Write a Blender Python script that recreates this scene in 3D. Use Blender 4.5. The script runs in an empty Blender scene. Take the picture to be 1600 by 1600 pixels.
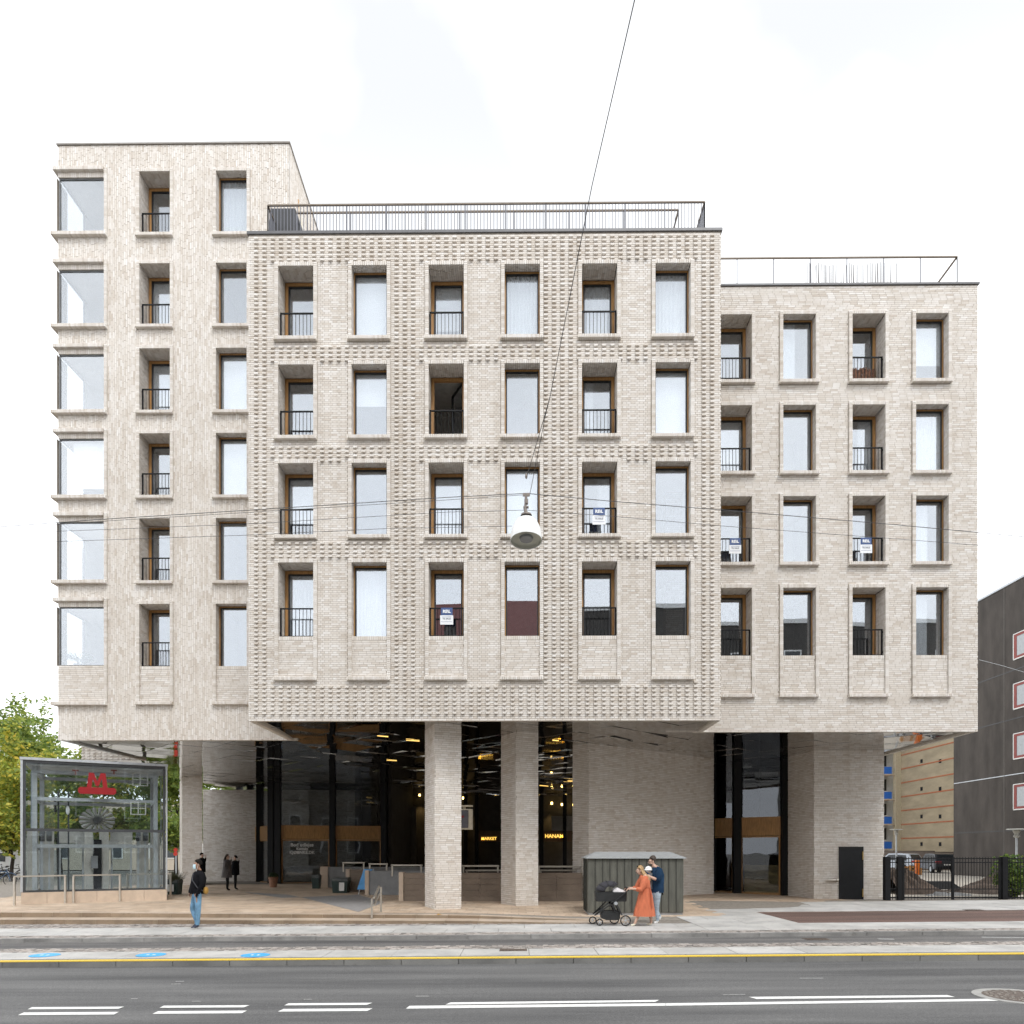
import bpy, bmesh, math, random
import numpy as np
from mathutils import Vector, Matrix
R = math.radians
rnd = random.Random(7)
SC = bpy.context.scene
COL = SC.collection

# ------------------------------------------------------------------ camera
FPX, CX, CY, ZC, YAW = 1150.0, 800.0, 1330.0, 1.95, R(0.52)   # focal length and horizon measured on a 1600 px frame
SN, CS = math.sin(YAW), math.cos(YAW)
cam = bpy.data.cameras.new('camera'); camo = bpy.data.objects.new('camera', cam); COL.objects.link(camo)
camo.location = (0, 0, ZC); camo.rotation_euler = (R(90), 0, YAW)
cam.sensor_width = 36; cam.lens = FPX / 1600 * 36; cam.shift_y = (CY - 800) / 1600
cam.clip_start = .05; cam.clip_end = 2000
SC.camera = camo

# ------------------------------------------------------------------ light
w = bpy.data.worlds.new('World'); SC.world = w; w.use_nodes = True
nt = w.node_tree; nt.nodes.clear()
sky = nt.nodes.new('ShaderNodeTexSky'); sky.sky_type = 'NISHITA'; sky.sun_disc = False
SUN_EL, SUN_AZ = R(54), R(20)        # sun high, in front of the facade and to the right (azimuth from -Y towards +X)
sky.sun_elevation = SUN_EL; sky.sun_rotation = math.pi - SUN_AZ
sky.air_density = 1.0; sky.dust_density = 1.0; sky.ozone_density = 1.0
hsv = nt.nodes.new('ShaderNodeHueSaturation'); hsv.inputs['Saturation'].default_value = .16
bg = nt.nodes.new('ShaderNodeBackground'); bg.inputs['Strength'].default_value = .12
out = nt.nodes.new('ShaderNodeOutputWorld')
# thin white cloud deck over the clear sky
tcw = nt.nodes.new('ShaderNodeTexCoord'); nzw = nt.nodes.new('ShaderNodeTexNoise'); nzw.inputs['Scale'].default_value = 1.6; nzw.inputs['Detail'].default_value = 4
crw = nt.nodes.new('ShaderNodeValToRGB'); crw.color_ramp.elements[0].position = .3; crw.color_ramp.elements[0].color = (8.1, 8.35, 8.7, 1); crw.color_ramp.elements[1].position = .7; crw.color_ramp.elements[1].color = (9.6, 9.7, 9.8, 1)
mxw = nt.nodes.new('ShaderNodeMix'); mxw.data_type = 'RGBA'; mxw.inputs[0].default_value = .9
nt.links.new(tcw.outputs['Generated'], nzw.inputs['Vector']); nt.links.new(nzw.outputs['Fac'], crw.inputs[0])
sxw = nt.nodes.new('ShaderNodeSeparateXYZ'); nt.links.new(tcw.outputs['Generated'], sxw.inputs[0])
mrw = nt.nodes.new('ShaderNodeMapRange'); mrw.interpolation_type = 'SMOOTHSTEP'; mrw.inputs[1].default_value = .42; mrw.inputs[2].default_value = .72
nt.links.new(sxw.outputs[2], mrw.inputs[0])
nz2 = nt.nodes.new('ShaderNodeTexNoise'); nz2.inputs['Scale'].default_value = 2.2; nz2.inputs['Detail'].default_value = 5; nt.links.new(tcw.outputs['Generated'], nz2.inputs['Vector'])
cr2 = nt.nodes.new('ShaderNodeValToRGB'); cr2.color_ramp.elements[0].position = .28; cr2.color_ramp.elements[1].position = .60; nt.links.new(nz2.outputs['Fac'], cr2.inputs[0])
mlw = nt.nodes.new('ShaderNodeMath'); mlw.operation = 'MULTIPLY'; nt.links.new(mrw.outputs[0], mlw.inputs[0]); nt.links.new(cr2.outputs[0], mlw.inputs[1])
mx2 = nt.nodes.new('ShaderNodeMix'); mx2.data_type = 'RGBA'; mx2.inputs[7].default_value = (4.3, 4.42, 4.55, 1); nt.links.new(mlw.outputs[0], mx2.inputs[0]); nt.links.new(crw.outputs[0], mx2.inputs[6])
nt.links.new(sky.outputs[0], hsv.inputs['Color']); nt.links.new(hsv.outputs[0], mxw.inputs[6]); nt.links.new(mx2.outputs[2], mxw.inputs[7])
nt.links.new(mxw.outputs[2], bg.inputs[0]); nt.links.new(bg.outputs[0], out.inputs[0])
sl = bpy.data.lights.new('sun', 'SUN'); sl.energy = 1.0; sl.angle = R(20); sl.color = (1, .985, .955)
so = bpy.data.objects.new('sun', sl); COL.objects.link(so)
sd = Vector((math.sin(SUN_AZ) * math.cos(SUN_EL), -math.cos(SUN_AZ) * math.cos(SUN_EL), math.sin(SUN_EL)))
so.rotation_euler = sd.to_track_quat('Z', 'Y').to_euler(); so.location = (20, -30, 60)
vs = SC.view_settings; vs.view_transform = 'Standard'; vs.look = 'None'; vs.gamma = 1; vs.use_curve_mapping = False
vs.exposure = .95
cy = SC.cycles
cy.max_bounces = 10; cy.diffuse_bounces = 6; cy.glossy_bounces = 5; cy.transmission_bounces = 4; cy.transparent_max_bounces = 14
cy.caustics_reflective = True; cy.blur_glossy = 2.0; cy.caustics_refractive = False
cy.use_denoising = True; cy.denoising_prefilter = 'FAST'; cy.use_adaptive_sampling = False; cy.sample_clamp_indirect = 4.0

# ------------------------------------------------------------------ measuring helpers
def W(u, v, Y):
    a = (u - CX) / FPX; b = (CY - v) / FPX
    t = Y / (CS + SN * a)
    return Vector((t * (CS * a - SN), Y, ZC + t * b))
def GP(u, v, z0=0.0, k=0.0):
    a = (u - CX) / FPX; b = (CY - v) / FPX
    dx, dy = CS * a - SN, CS + SN * a
    t = (z0 - ZC) / (b - k * dx)
    return Vector((t * dx, t * dy, ZC + t * b))
KS = .009
def zst(x): return KS * max(-40, min(40, x))
ZP = .143
def sm(a, b, x):
    t = max(0, min(1, (x - a) / (b - a))); return t * t * (3 - 2 * t)
def yedge(x): return 21.55 if x < -14 else (21.55 + (x + 14) / 17 * -1.15 if x < 3 else 20.4)
def zpl(x, y):
    s = sm(-2, 3.2, x) * (1 - sm(21.5, 26, y)); r = sm(7, 13, x)
    base = ZP * (1 - r) + .075 * r
    if x > 4: s = max(s, (1 - sm(23, 27.5, y)))
    return base * (1 - s) + (zst(x) + .004) * s

# ------------------------------------------------------------------ materials
MATS = {}
def nodes(name):
    m = bpy.data.materials.new(name); m.use_nodes = True
    n = m.node_tree; b = n.nodes['Principled BSDF']
    MATS[name] = m
    return m, n, b
def nn(n, t, **kw):
    x = n.nodes.new(t)
    for k, v in kw.items(): setattr(x, k, v)
    return x
def ramp(n, stops, inp):
    r = nn(n, 'ShaderNodeValToRGB'); e = r.color_ramp.elements
    while len(e) < len(stops): e.new(.5)
    for i, (p, c) in enumerate(stops): e[i].position = p; e[i].color = (*c, 1)
    n.links.new(inp, r.inputs[0]); return r.outputs[0]
def mixc(n, fac, a, b, mode='MIX'):
    x = nn(n, 'ShaderNodeMix', data_type='RGBA', blend_type=mode)
    for s, v in ((x.inputs[0], fac), (x.inputs[6], a), (x.inputs[7], b)):
        if isinstance(v, (int, float)): s.default_value = v
        elif isinstance(v, tuple): s.default_value = (*v, 1)
        else: n.links.new(v, s)
    return x.outputs[2]
def coords(n, scale=(1, 1, 1), which='Object'):
    t = nn(n, 'ShaderNodeTexCoord'); m = nn(n, 'ShaderNodeMapping'); m.inputs['Scale'].default_value = scale
    n.links.new(t.outputs[which], m.inputs[0]); return m.outputs[0]
def noise(n, vec, sc, det=4, rough=.6):
    x = nn(n, 'ShaderNodeTexNoise'); x.inputs['Scale'].default_value = sc; x.inputs['Detail'].default_value = det; x.inputs['Roughness'].default_value = rough
    n.links.new(vec, x.inputs['Vector']); return x.outputs['Fac']
def bump(n, b, h, st=.3, dist=.01):
    x = nn(n, 'ShaderNodeBump'); x.inputs['Strength'].default_value = st; x.inputs['Distance'].default_value = dist
    n.links.new(h, x.inputs['Height']); n.links.new(x.outputs[0], b.inputs['Normal'])
def M(name, col=None, rough=.6, metal=0, var=.12, sc=6, bmp=.0, scale=(1, 1, 1), spec=.5, emit=None, es=0):
    """plain procedural material: base colour varied by noise, noise bump"""
    if name in MATS: return MATS[name]
    m, n, b = nodes(name)
    v = coords(n, scale)
    f = noise(n, v, sc)
    lo = tuple(c * (1 - var) for c in col); hi = tuple(min(1, c * (1 + var)) for c in col)
    n.links.new(ramp(n, [(.3, lo), (.7, hi)], f), b.inputs['Base Color'])
    b.inputs['Roughness'].default_value = rough; b.inputs['Metallic'].default_value = metal
    b.inputs['Specular IOR Level'].default_value = spec
    if bmp: bump(n, b, noise(n, v, sc * 6), bmp, .01)
    if emit: b.inputs['Emission Color'].default_value = (*emit, 1); b.inputs['Emission Strength'].default_value = es
    return m
def brickmat(name, stops, rough=.85):
    m, n, b = nodes(name)
    g = nn(n, 'ShaderNodeNewGeometry')
    c = ramp(n, stops, g.outputs['Random Per Island'])
    v = coords(n, (1, 1, 1))
    f = noise(n, v, .7, 3)
    c = mixc(n, 1, c, ramp(n, [(.3, (.93, .92, .91)), (.7, (1.0, 1.0, 1.0))], f), 'MULTIPLY')
    f2 = noise(n, v, 26, 4)
    c = mixc(n, 1, c, ramp(n, [(.3, (.95, .945, .94)), (.7, (1, 1, 1))], f2), 'MULTIPLY')
    fs = noise(n, coords(n, (1.6, 1.6, .10)), 1.7, 5)      # rain streaks
    c = mixc(n, 1, c, ramp(n, [(.34, (.935, .925, .91)), (.52, (1, 1, 1))], fs), 'MULTIPLY')
    n.links.new(c, b.inputs['Base Color']); b.inputs['Roughness'].default_value = rough
    return m
BRICK = brickmat('pale_brick', [(0, (.62, .56, .495)), (.10, (.69, .64, .58)), (.5, (.745, .705, .655)), (.85, (.785, .75, .71)), (1, (.83, .81, .78))])
BRICK_W = brickmat('wing_brick', [(0, (.58, .53, .47)), (.5, (.73, .70, .66)), (1, (.80, .775, .74))])
MORTAR = M('mortar', (.43, .385, .33), .95, var=.1, sc=9)
OAK = M('oiled_oak', (.40, .215, .075), .5, var=.3, sc=5, scale=(6, 6, .6))
BLACK = M('black_metal', (.009, .0095, .011), .5, var=.2, spec=.22)
DARKF = M('dark_frame', (.02, .022, .025), .35, var=.1)
ZINCL = M('pale_cap', (.30, .28, .26), .5, metal=.2)
ZINC = M('dark_zinc_cap', (.13, .13, .135), .45, metal=.3)
STEEL = M('brushed_steel', (.60, .56, .50), .35, metal=.85, var=.1, sc=20)
GALV = M('galvanised_steel', (.52, .55, .58), .45, metal=.5)
ROOMO = M('room_grey', (.55, .54, .52), .9)
ROOMW = M('room_white', (.88, .88, .88), .9, var=.03)
ROOMF = M('room_floor', (.45, .36, .27), .6)
ROOMD = M('room_dark', (.26, .255, .25), .8)
CURT = M('white_curtain', (.86, .87, .88), .9, var=.03)
BLIND = M('white_blind', (.90, .91, .91), .8, var=.02)
WHITEP = M('white_paint', (.82, .82, .80), .5, var=.05)
CONC = M('grey_concrete', (.25, .255, .26), .85, var=.18, sc=2.5, bmp=.1)
TAN = M('tan_stone', (.42, .325, .245), .75, var=.15, sc=2)
TANL = M('light_tan_stone', (.56, .45, .35), .75, var=.1, sc=3)

def glassmat(name, base, tint, gl=(.9, .95, 1), wav=.0, fr=1.0):
    m, n, b = nodes(name); n.nodes.remove(b)
    tr = nn(n, 'ShaderNodeBsdfTransparent'); tr.inputs[0].default_value = (*tint, 1)
    g = nn(n, 'ShaderNodeBsdfGlossy'); g.inputs['Color'].default_value = (*gl, 1); g.inputs['Roughness'].default_value = 0.0
    fz = nn(n, 'ShaderNodeLayerWeight'); fz.inputs[0].default_value = .5      # Schlick: base + (1 - cos)^5
    pw = nn(n, 'ShaderNodeMath', operation='POWER'); pw.inputs[1].default_value = 5; n.links.new(fz.outputs['Facing'], pw.inputs[0])
    a = nn(n, 'ShaderNodeMath', operation='MULTIPLY_ADD', use_clamp=True); a.inputs[1].default_value = fr; a.inputs[2].default_value = base
    n.links.new(pw.outputs[0], a.inputs[0])
    mx = nn(n, 'ShaderNodeMixShader'); n.links.new(a.outputs[0], mx.inputs[0]); n.links.new(tr.outputs[0], mx.inputs[1]); n.links.new(g.outputs[0], mx.inputs[2])
    n.links.new(mx.outputs[0], n.nodes['Material Output'].inputs[0])
    if wav:
        bp = nn(n, 'ShaderNodeBump'); bp.inputs['Strength'].default_value = wav; bp.inputs['Distance'].default_value = .02
        n.links.new(noise(n, coords(n), .9, 1), bp.inputs['Height']); n.links.new(bp.outputs[0], g.inputs['Normal'])
    return m
GLASS = glassmat('window_glass', .26, (.89, .905, .915), (.90, .945, 1.0), .05)
GLASSC = glassmat('corner_glass', .25, (.95, .96, .97), (.92, .96, 1.0), .03)
GLASSD = glassmat('shop_glass', .055, (.72, .74, .74), (.9, .93, 1), .12)
GLASSL = glassmat('lift_glass', .06, (.88, .91, .92), (.9, .95, 1), .02)

# mirror-polished ceiling panel: real ripples as bump
m, n, b = nodes('mirror_steel')
b.inputs['Base Color'].default_value = (.62, .60, .575, 1); b.inputs['Metallic'].default_value = 1; b.inputs['Roughness'].default_value = .045
f1 = noise(n, coords(n, (1, 1, 1)), .55, 2, .4)
bump(n, b, f1, .35, .05)
MIRROR = m

# asphalt, paving
def asphalt(name, c, wear, scl=1.0):
    m, n, b = nodes(name)
    v = coords(n); vs_ = coords(n, (.12, 1.3, 1))
    f = noise(n, v, 55, 4, .85); f2 = noise(n, vs_, 1.1, 4); f3 = noise(n, v, 28, 2)
    c1 = ramp(n, [(.32, tuple(x * .55 for x in c)), (.55, c), (.72, tuple(x * 1.9 for x in c))], f)
    c2 = mixc(n, ramp(n, [(.38, (0, 0, 0)), (.68, (1, 1, 1))], f2), c1, wear, 'MIX') if False else mixc(n, 1, c1, ramp(n, [(.32, (.62, .62, .63)), (.66, (1.38, 1.37, 1.35))], f2), 'MULTIPLY')
    c3 = mixc(n, 1, c2, ramp(n, [(.3, (.9, .9, .9)), (.7, (1.08, 1.08, 1.08))], f3), 'MULTIPLY')
    n.links.new(c3, b.inputs['Base Color']); b.inputs['Roughness'].default_value = .85
    bump(n, b, f, .6, .006)
    return m
ASPH = asphalt('road_asphalt', (.12, .12, .121), None)
ASPHB = asphalt('lane_asphalt', (.145, .14, .137), None)
ASPHR = asphalt('red_asphalt', (.14, .088, .073), None)
def slabmat(name, stops, dirt=.25):
    m, n, b = nodes(name)
    g = nn(n, 'ShaderNodeObjectInfo'); gi = nn(n, 'ShaderNodeNewGeometry')
    ad = nn(n, 'ShaderNodeMath', operation='ADD'); fr = nn(n, 'ShaderNodeMath', operation='FRACT')
    n.links.new(g.outputs['Random'], ad.inputs[0]); n.links.new(gi.outputs['Random Per Island'], ad.inputs[1]); n.links.new(ad.outputs[0], fr.inputs[0])
    c = ramp(n, stops, fr.outputs[0])
    t = nn(n, 'ShaderNodeNewGeometry')
    f = noise(n, t.outputs['Position'], 1.3, 5); f2 = noise(n, t.outputs['Position'], 60, 3)
    c = mixc(n, 1, c, ramp(n, [(.3, (1 - dirt,) * 3), (.65, (1.05, 1.04, 1.03))], f), 'MULTIPLY')
    fd = noise(n, t.outputs['Position'], 5.5, 3); c = mixc(n, 1, c, ramp(n, [(.27, (.80, .79, .77)), (.40, (1, 1, 1))], fd), 'MULTIPLY')
    c = mixc(n, 1, c, ramp(n, [(.3, (.88, .88, .88)), (.7, (1.05, 1.05, 1.05))], f2), 'MULTIPLY')
    n.links.new(c, b.inputs['Base Color']); b.inputs['Roughness'].default_value = .8
    bump(n, b, f2, .3, .004)
    return m
SLAB = slabmat('grey_paving', [(0, (.47, .463, .445)), (.5, (.51, .503, .485)), (1, (.55, .545, .53))])
SLABT = slabmat('tan_paving', [(0, (.48, .37, .27)), (.5, (.55, .43, .32)), (1, (.60, .485, .375))], .2)
SETT = slabmat('granite_sett', [(0, (.20, .19, .18)), (.3, (.36, .32, .29)), (.6, (.44, .40, .37)), (1, (.52, .48, .45))], .3)
KERB = slabmat('granite_kerb', [(0, (.30, .295, .285)), (1, (.37, .365, .355))], .5)
KERBD = slabmat('dark_granite_kerb', [(0, (.20, .20, .195)), (1, (.26, .26, .25))], .3)
BED = M('sand_joint', (.24, .215, .185), .95, var=.25, sc=8)
WORN = M('worn_paint', (.30, .30, .295), .8, var=.5, sc=30)
PAINTW = M('road_paint', (.74, .74, .72), .7, var=.12, sc=25)
PAINTY = M('yellow_paint', (.74, .52, .07), .7, var=.1, sc=25)

# ------------------------------------------------------------------ mesh helpers
OFF = {}
def link(o, parent, off):
    COL.objects.link(o)
    if parent is not None:
        o.parent = parent
    OFF[o] = off
    return o
def thing(name, label, cat, loc, group=None, kind=None):
    o = bpy.data.objects.new(name, None); o.empty_display_size = .2
    o.location = loc; link(o, None, Vector(loc)); tag(o, label, cat, group, kind); return o
def tag(o, label=None, cat=None, group=None, kind=None):
    if label: o['label'] = label
    if cat: o['category'] = cat
    if group: o['group'] = group
    if kind: o['kind'] = kind
    return o
def mk(name, verts, faces, mats, parent=None, mi=None, smooth=False, origin=None):
    """mesh from world coordinates; the object sits at its parent's base (or at origin)"""
    off = OFF[parent] if parent is not None else Vector(origin or (0, 0, 0))
    me = bpy.data.meshes.new(name)
    me.from_pydata([(v[0] - off.x, v[1] - off.y, v[2] - off.z) for v in verts], [], faces)
    for mm in (mats if isinstance(mats, (list, tuple)) else [mats]): me.materials.append(mm)
    if mi: me.polygons.foreach_set('material_index', mi)
    if smooth: me.polygons.foreach_set('use_smooth', [True] * len(me.polygons))
    me.update()
    o = bpy.data.objects.new(name, me)
    if parent is None: o.location = off
    return link(o, parent, off)
class MB:
    def __init__(s): s.v = []; s.f = []; s.m = []; s.cur = 0
    def add(s, vs, fs):
        k = len(s.v); s.v += [tuple(v) for v in vs]; s.f += [tuple(i + k for i in f) for f in fs]; s.m += [s.cur] * len(fs); return s
    def box(s, x0, x1, y0, y1, z0, z1):
        if x0 > x1: x0, x1 = x1, x0
        if y0 > y1: y0, y1 = y1, y0
        if z0 > z1: z0, z1 = z1, z0
        return s.add([(x0, y0, z0), (x1, y0, z0), (x1, y1, z0), (x0, y1, z0), (x0, y0, z1), (x1, y0, z1), (x1, y1, z1), (x0, y1, z1)],
                     [(0, 3, 2, 1), (4, 5, 6, 7), (0, 1, 5, 4), (1, 2, 6, 5), (2, 3, 7, 6), (3, 0, 4, 7)])
    def obox(s, c, ex, ey, ez):
        c, ex, ey, ez = map(Vector, (c, ex, ey, ez))
        P = [c + ex * a + ey * b_ + ez * d for d in (-1, 1) for a, b_ in ((-1, -1), (1, -1), (1, 1), (-1, 1))]
        return s.add(P, [(0, 3, 2, 1), (4, 5, 6, 7), (0, 1, 5, 4), (1, 2, 6, 5), (2, 3, 7, 6), (3, 0, 4, 7)])
    def bar(s, a, b, w, h=None, up=(0, 0, 1)):
        a, b = Vector(a), Vector(b); d = (b - a); L = d.length; d.normalize(); up = Vector(up)
        if abs(d.dot(up)) > .98: up = Vector((0, 1, 0))
        x = d.cross(up).normalized(); z = x.cross(d); h = h or w
        return s.obox((a + b) / 2, d * L / 2, x * w / 2, z * h / 2)
    def quad(s, *p): return s.add(p, [tuple(range(len(p)))])
    def cyl(s, a, b, r0, r1=None, n_=10, caps=True):
        a, b = Vector(a), Vector(b); r1 = r0 if r1 is None else r1
        d = (b - a).normalized(); up = Vector((0, 0, 1)) if abs(d.z) < .9 else Vector((1, 0, 0))
        x = d.cross(up).normalized(); y = d.cross(x)
        P = []
        for c, r in ((a, r0), (b, r1)):
            P += [c + (x * math.cos(t) + y * math.sin(t)) * r for t in [2 * math.pi * i / n_ for i in range(n_)]]
        F = [(i, (i + 1) % n_, n_ + (i + 1) % n_, n_ + i) for i in range(n_)]
        if caps: F += [tuple(range(n_ - 1, -1, -1)), tuple(range(n_, 2 * n_))]
        return s.add(P, F)
    def tube(s, pts, r, n_=6):
        pts = [Vector(p) for p in pts]
        rr = r if isinstance(r, (list, tuple)) else [r] * len(pts)
        rings = []
        for i, p in enumerate(pts):
            d = (pts[min(i + 1, len(pts) - 1)] - pts[max(i - 1, 0)]).normalized()
            up = Vector((0, 0, 1)) if abs(d.z) < .9 else Vector((0, 1, 0))
            x = d.cross(up).normalized(); y = d.cross(x)
            rings.append([p + (x * math.cos(t) + y * math.sin(t)) * rr[i] for t in [2 * math.pi * k / n_ for k in range(n_)]])
        return s.loft(rings)
    def loft(s, rings, caps=True, closed=True):
        n_ = len(rings[0]); P = [p for r in rings for p in r]; F = []
        for i in range(len(rings) - 1):
            for k in range(n_ if closed else n_ - 1):
                F.append((i * n_ + k, i * n_ + (k + 1) % n_, (i + 1) * n_ + (k + 1) % n_, (i + 1) * n_ + k))
        if caps and closed: F += [tuple(range(n_ - 1, -1, -1)), tuple(range((len(rings) - 1) * n_, len(rings) * n_))]
        return s.add(P, F)
    def sph(s, c, rx, ry=None, rz=None, n_=10, mz=7):
        ry = ry or rx; rz = rz or rx; c = Vector(c); rings = []
        for i in range(mz + 1):
            ph = -math.pi / 2 + math.pi * min(max(i / mz, .02), .98)
            rings.append([(c.x + rx * math.cos(ph) * math.cos(t), c.y + ry * math.cos(ph) * math.sin(t), c.z + rz * math.sin(ph)) for t in [2 * math.pi * k / n_ for k in range(n_)]])
        return s.loft(rings)
    def prism(s, poly, fn0, fn1):
        """extrude 2D outline between two mappings"""
        n_ = len(poly); P = [fn0(*p) for p in poly] + [fn1(*p) for p in poly]
        F = [tuple(range(n_ - 1, -1, -1)), tuple(range(n_, 2 * n_))] + [(i, (i + 1) % n_, n_ + (i + 1) % n_, n_ + i) for i in range(n_)]
        return s.add(P, F)
    def torus(s, c, ax, R_, r, n_=20, k=6):
        c = Vector(c); ax = Vector(ax).normalized(); up = Vector((0, 0, 1)) if abs(ax.z) < .9 else Vector((1, 0, 0))
        x = ax.cross(up).normalized(); y = ax.cross(x); rings = []
        for i in range(n_ + 1):
            t = 2 * math.pi * i / n_; d = x * math.cos(t) + y * math.sin(t)
            rings.append([c + d * (R_ + r * math.cos(q)) + ax * r * math.sin(q) for q in [2 * math.pi * j / k for j in range(k)]])
        return s.loft(rings, caps=False)
    def build(s, name, mats, parent=None, smooth=False, origin=None):
        o = mk(name, s.v, s.f, mats, parent, s.m if max(s.m or [0]) else None, False, origin)
        if smooth:
            o.data.polygons.foreach_set('use_smooth', [True] * len(o.data.polygons))
            try: o.data.set_sharp_from_angle(angle=R(50))
            except Exception: pass
        return o
QB = np.array([(0, 3, 2, 1), (4, 5, 6, 7), (0, 1, 5, 4), (1, 2, 6, 5), (2, 3, 7, 6), (3, 0, 4, 7)])
def boxes(name, lst, mat_, parent=None, frame=None):
    """thousands of boxes as one mesh; frame = (origin, U, V, N) for walls that are not axis aligned (box given as s, depth, t)"""
    a = np.array(lst, dtype=np.float64)
    x0, x1, y0, y1, z0, z1 = a.T
    V = np.stack([np.stack(p, 1) for p in ((x0, y0, z0), (x1, y0, z0), (x1, y1, z0), (x0, y1, z0), (x0, y0, z1), (x1, y0, z1), (x1, y1, z1), (x0, y1, z1))], 1)
    V = V.reshape(-1, 3)
    if frame is not None:
        O, U, N = [np.array(q) for q in frame]
        V = O + V[:, :1] * U + V[:, 1:2] * N + V[:, 2:3] * np.array((0, 0, 1.0))
    off = OFF[parent] if parent is not None else Vector((0, 0, 0))
    V = V - np.array(off)
    nb = len(lst)
    F = (np.arange(nb)[:, None, None] * 8 + QB[None]).reshape(-1)
    me = bpy.data.meshes.new(name)
    me.vertices.add(nb * 8); me.vertices.foreach_set('co', V.reshape(-1))
    me.loops.add(nb * 24); me.loops.foreach_set('vertex_index', F.astype(np.int32))
    me.polygons.add(nb * 6); me.polygons.foreach_set('loop_start', np.arange(0, nb * 24, 4, dtype=np.int32)); me.polygons.foreach_set('use_smooth', np.zeros(nb * 6, dtype=bool))
    me.update(calc_edges=True); me.validate()
    me.materials.append(mat_)
    o = bpy.data.objects.new(name, me)
    return link(o, parent, off)
def text(name, s, size, pos, mat_, parent, rot=(R(90), 0, 0), ext=.004, bold=.0, align='CENTER'):
    cu = bpy.data.curves.new(name, 'FONT'); cu.body = s; cu.size = size; cu.extrude = ext; cu.offset = bold; cu.align_x = align; cu.resolution_u = 2
    o = bpy.data.objects.new(name, cu); COL.objects.link(o)
    dg = bpy.context.evaluated_depsgraph_get(); me = bpy.data.meshes.new_from_object(o.evaluated_get(dg))
    bpy.data.objects.remove(o)
    me.materials.clear(); me.materials.append(mat_)
    t = bpy.data.objects.new(name, me)
    off = OFF[parent] if parent else Vector((0, 0, 0))
    t.location = Vector(pos) - off; t.rotation_euler = rot
    return link(t, parent, Vector(pos))

# ================================================================== GROUND
def struct(o): o['kind'] = 'structure'; return o
def strip(name, y0, y1, z0, mat_, x0=-45, x1=45, parent=None, step=5.0):
    mb = MB(); x = x0
    while x < x1 - 1e-6:
        xb = min(x + step, x1)
        mb.quad((x, y0, zst(x) + z0), (xb, y0, zst(xb) + z0), (xb, y1, zst(xb) + z0), (x, y1, zst(x) + z0)); x = xb
    return mb.build(name, mat_, parent)
GROUNDM = M('far_ground', (.30, .285, .26), .95, var=.2, sc=.5)
g = MB(); g.quad((-900, -300, -.62), (900, -300, -.62), (900, 1500, -.62), (-900, 1500, -.62)); struct(g.build('ground', GROUNDM))
Y_KI, Y_ILB, Y_PK, = 13.45, 15.3, 17.05        # island kerb, island back edge, pavement kerb
ZR = -.11                                       # carriageway below pavement
road = struct(strip('road', -9, Y_KI + .1, ZR, ASPH))
bike = struct(strip('bike_lane', Y_ILB - .02, Y_PK + .02, -.075, ASPHB))
island = struct(strip('traffic_island', Y_KI, Y_ILB, -.02, BED))
pave = struct(strip('pavement', Y_PK, 27.9, -.016, BED))
# kerb stones, one by one
def seg_obj(name, x0, x1, y0, y1, zb, zt, mat_, parent, tilt=0):
    mb = MB(); j = .006
    a, b_ = x0 + j, x1 - j
    P = [(a, y0, zst(a) + zb), (b_, y0, zst(b_) + zb), (b_, y1, zst(b_) + zb), (a, y1, zst(a) + zb), (a, y0, zst(a) + zt), (b_, y0, zst(b_) + zt), (b_, y1, zst(b_) + zt), (a, y1, zst(a) + zt)]
    mb.add(P, [tuple(q) for q in QB]); return mb.build(name, mat_, parent)
x = -20.0
while x < 20:
    L = 1.05; seg_obj('kerb_stone', x, x + L, Y_KI, Y_KI + .32, -.16, .0 + rnd.uniform(-.002, .002), KERBD, island); x += L
x = -22.3
while x < 22:
    L = rnd.uniform(1.15, 1.5); seg_obj('kerb_stone', x, x + L, Y_PK, Y_PK + .16 + rnd.uniform(-.01, .01), -.12, .012 + rnd.uniform(-.006, .006), KERB, pave); x += L
strip('yellow_line', Y_KI + .004, Y_KI + .17, .0055, PAINTY, -24, 24, island)
mb = MB(); mb.quad((-24, Y_KI - .003, zst(-24) - .008), (24, Y_KI - .003, zst(24) - .008), (24, Y_KI - .003, zst(24) + .0055), (-24, Y_KI - .003, zst(-24) + .0055)); mb.build('yellow_line', PAINTY, island)
strip('tar_seam', Y_PK - .36, Y_PK - .325, -.071, M('tar', (.035, .034, .033), .6), -24, 24, bike)
# paving slabs in rows; setts as one stuff mesh per strip
def slab_rows(parent, x0, x1, rows, L, mat_, top=.0, stag=True):
    for r_, (ya, yb) in enumerate(rows):
        x = x0 - (L / 2 if (r_ % 2 and stag) else 0)
        while x < x1:
            a, b_ = max(x, x0), min(x + L, x1)
            if b_ - a > .08: seg_obj('paving_slab', a, b_, ya + .005, yb - .005, -.03, top + rnd.uniform(-.003, .003), mat_, parent)
            x += L
def setts(parent, x0, x1, y0, y1, s=.105, top=.003):
    lst = []; y = y0
    while y < y1 - .03:
        x = x0 + rnd.uniform(0, s)
        while x < x1:
            ww = s * rnd.uniform(.85, 1.3); t = top + rnd.uniform(-.008, .006)
            lst.append((x, x + ww - .012, y + rnd.uniform(0, .006), y + s - .012, zst(x) - .04, zst(x) + t)); x += ww
        y += s
    o = boxes('granite_setts', lst, SETT, parent); o['kind'] = 'stuff'; return o
slab_rows(island, -18, 18, [(Y_KI + .33, Y_KI + 1.3)], 1.3, SLAB)
setts(island, -18, 18, Y_KI + 1.31, Y_ILB)
setts(pave, -20, 20, Y_PK + .17, Y_PK + .72)
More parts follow.
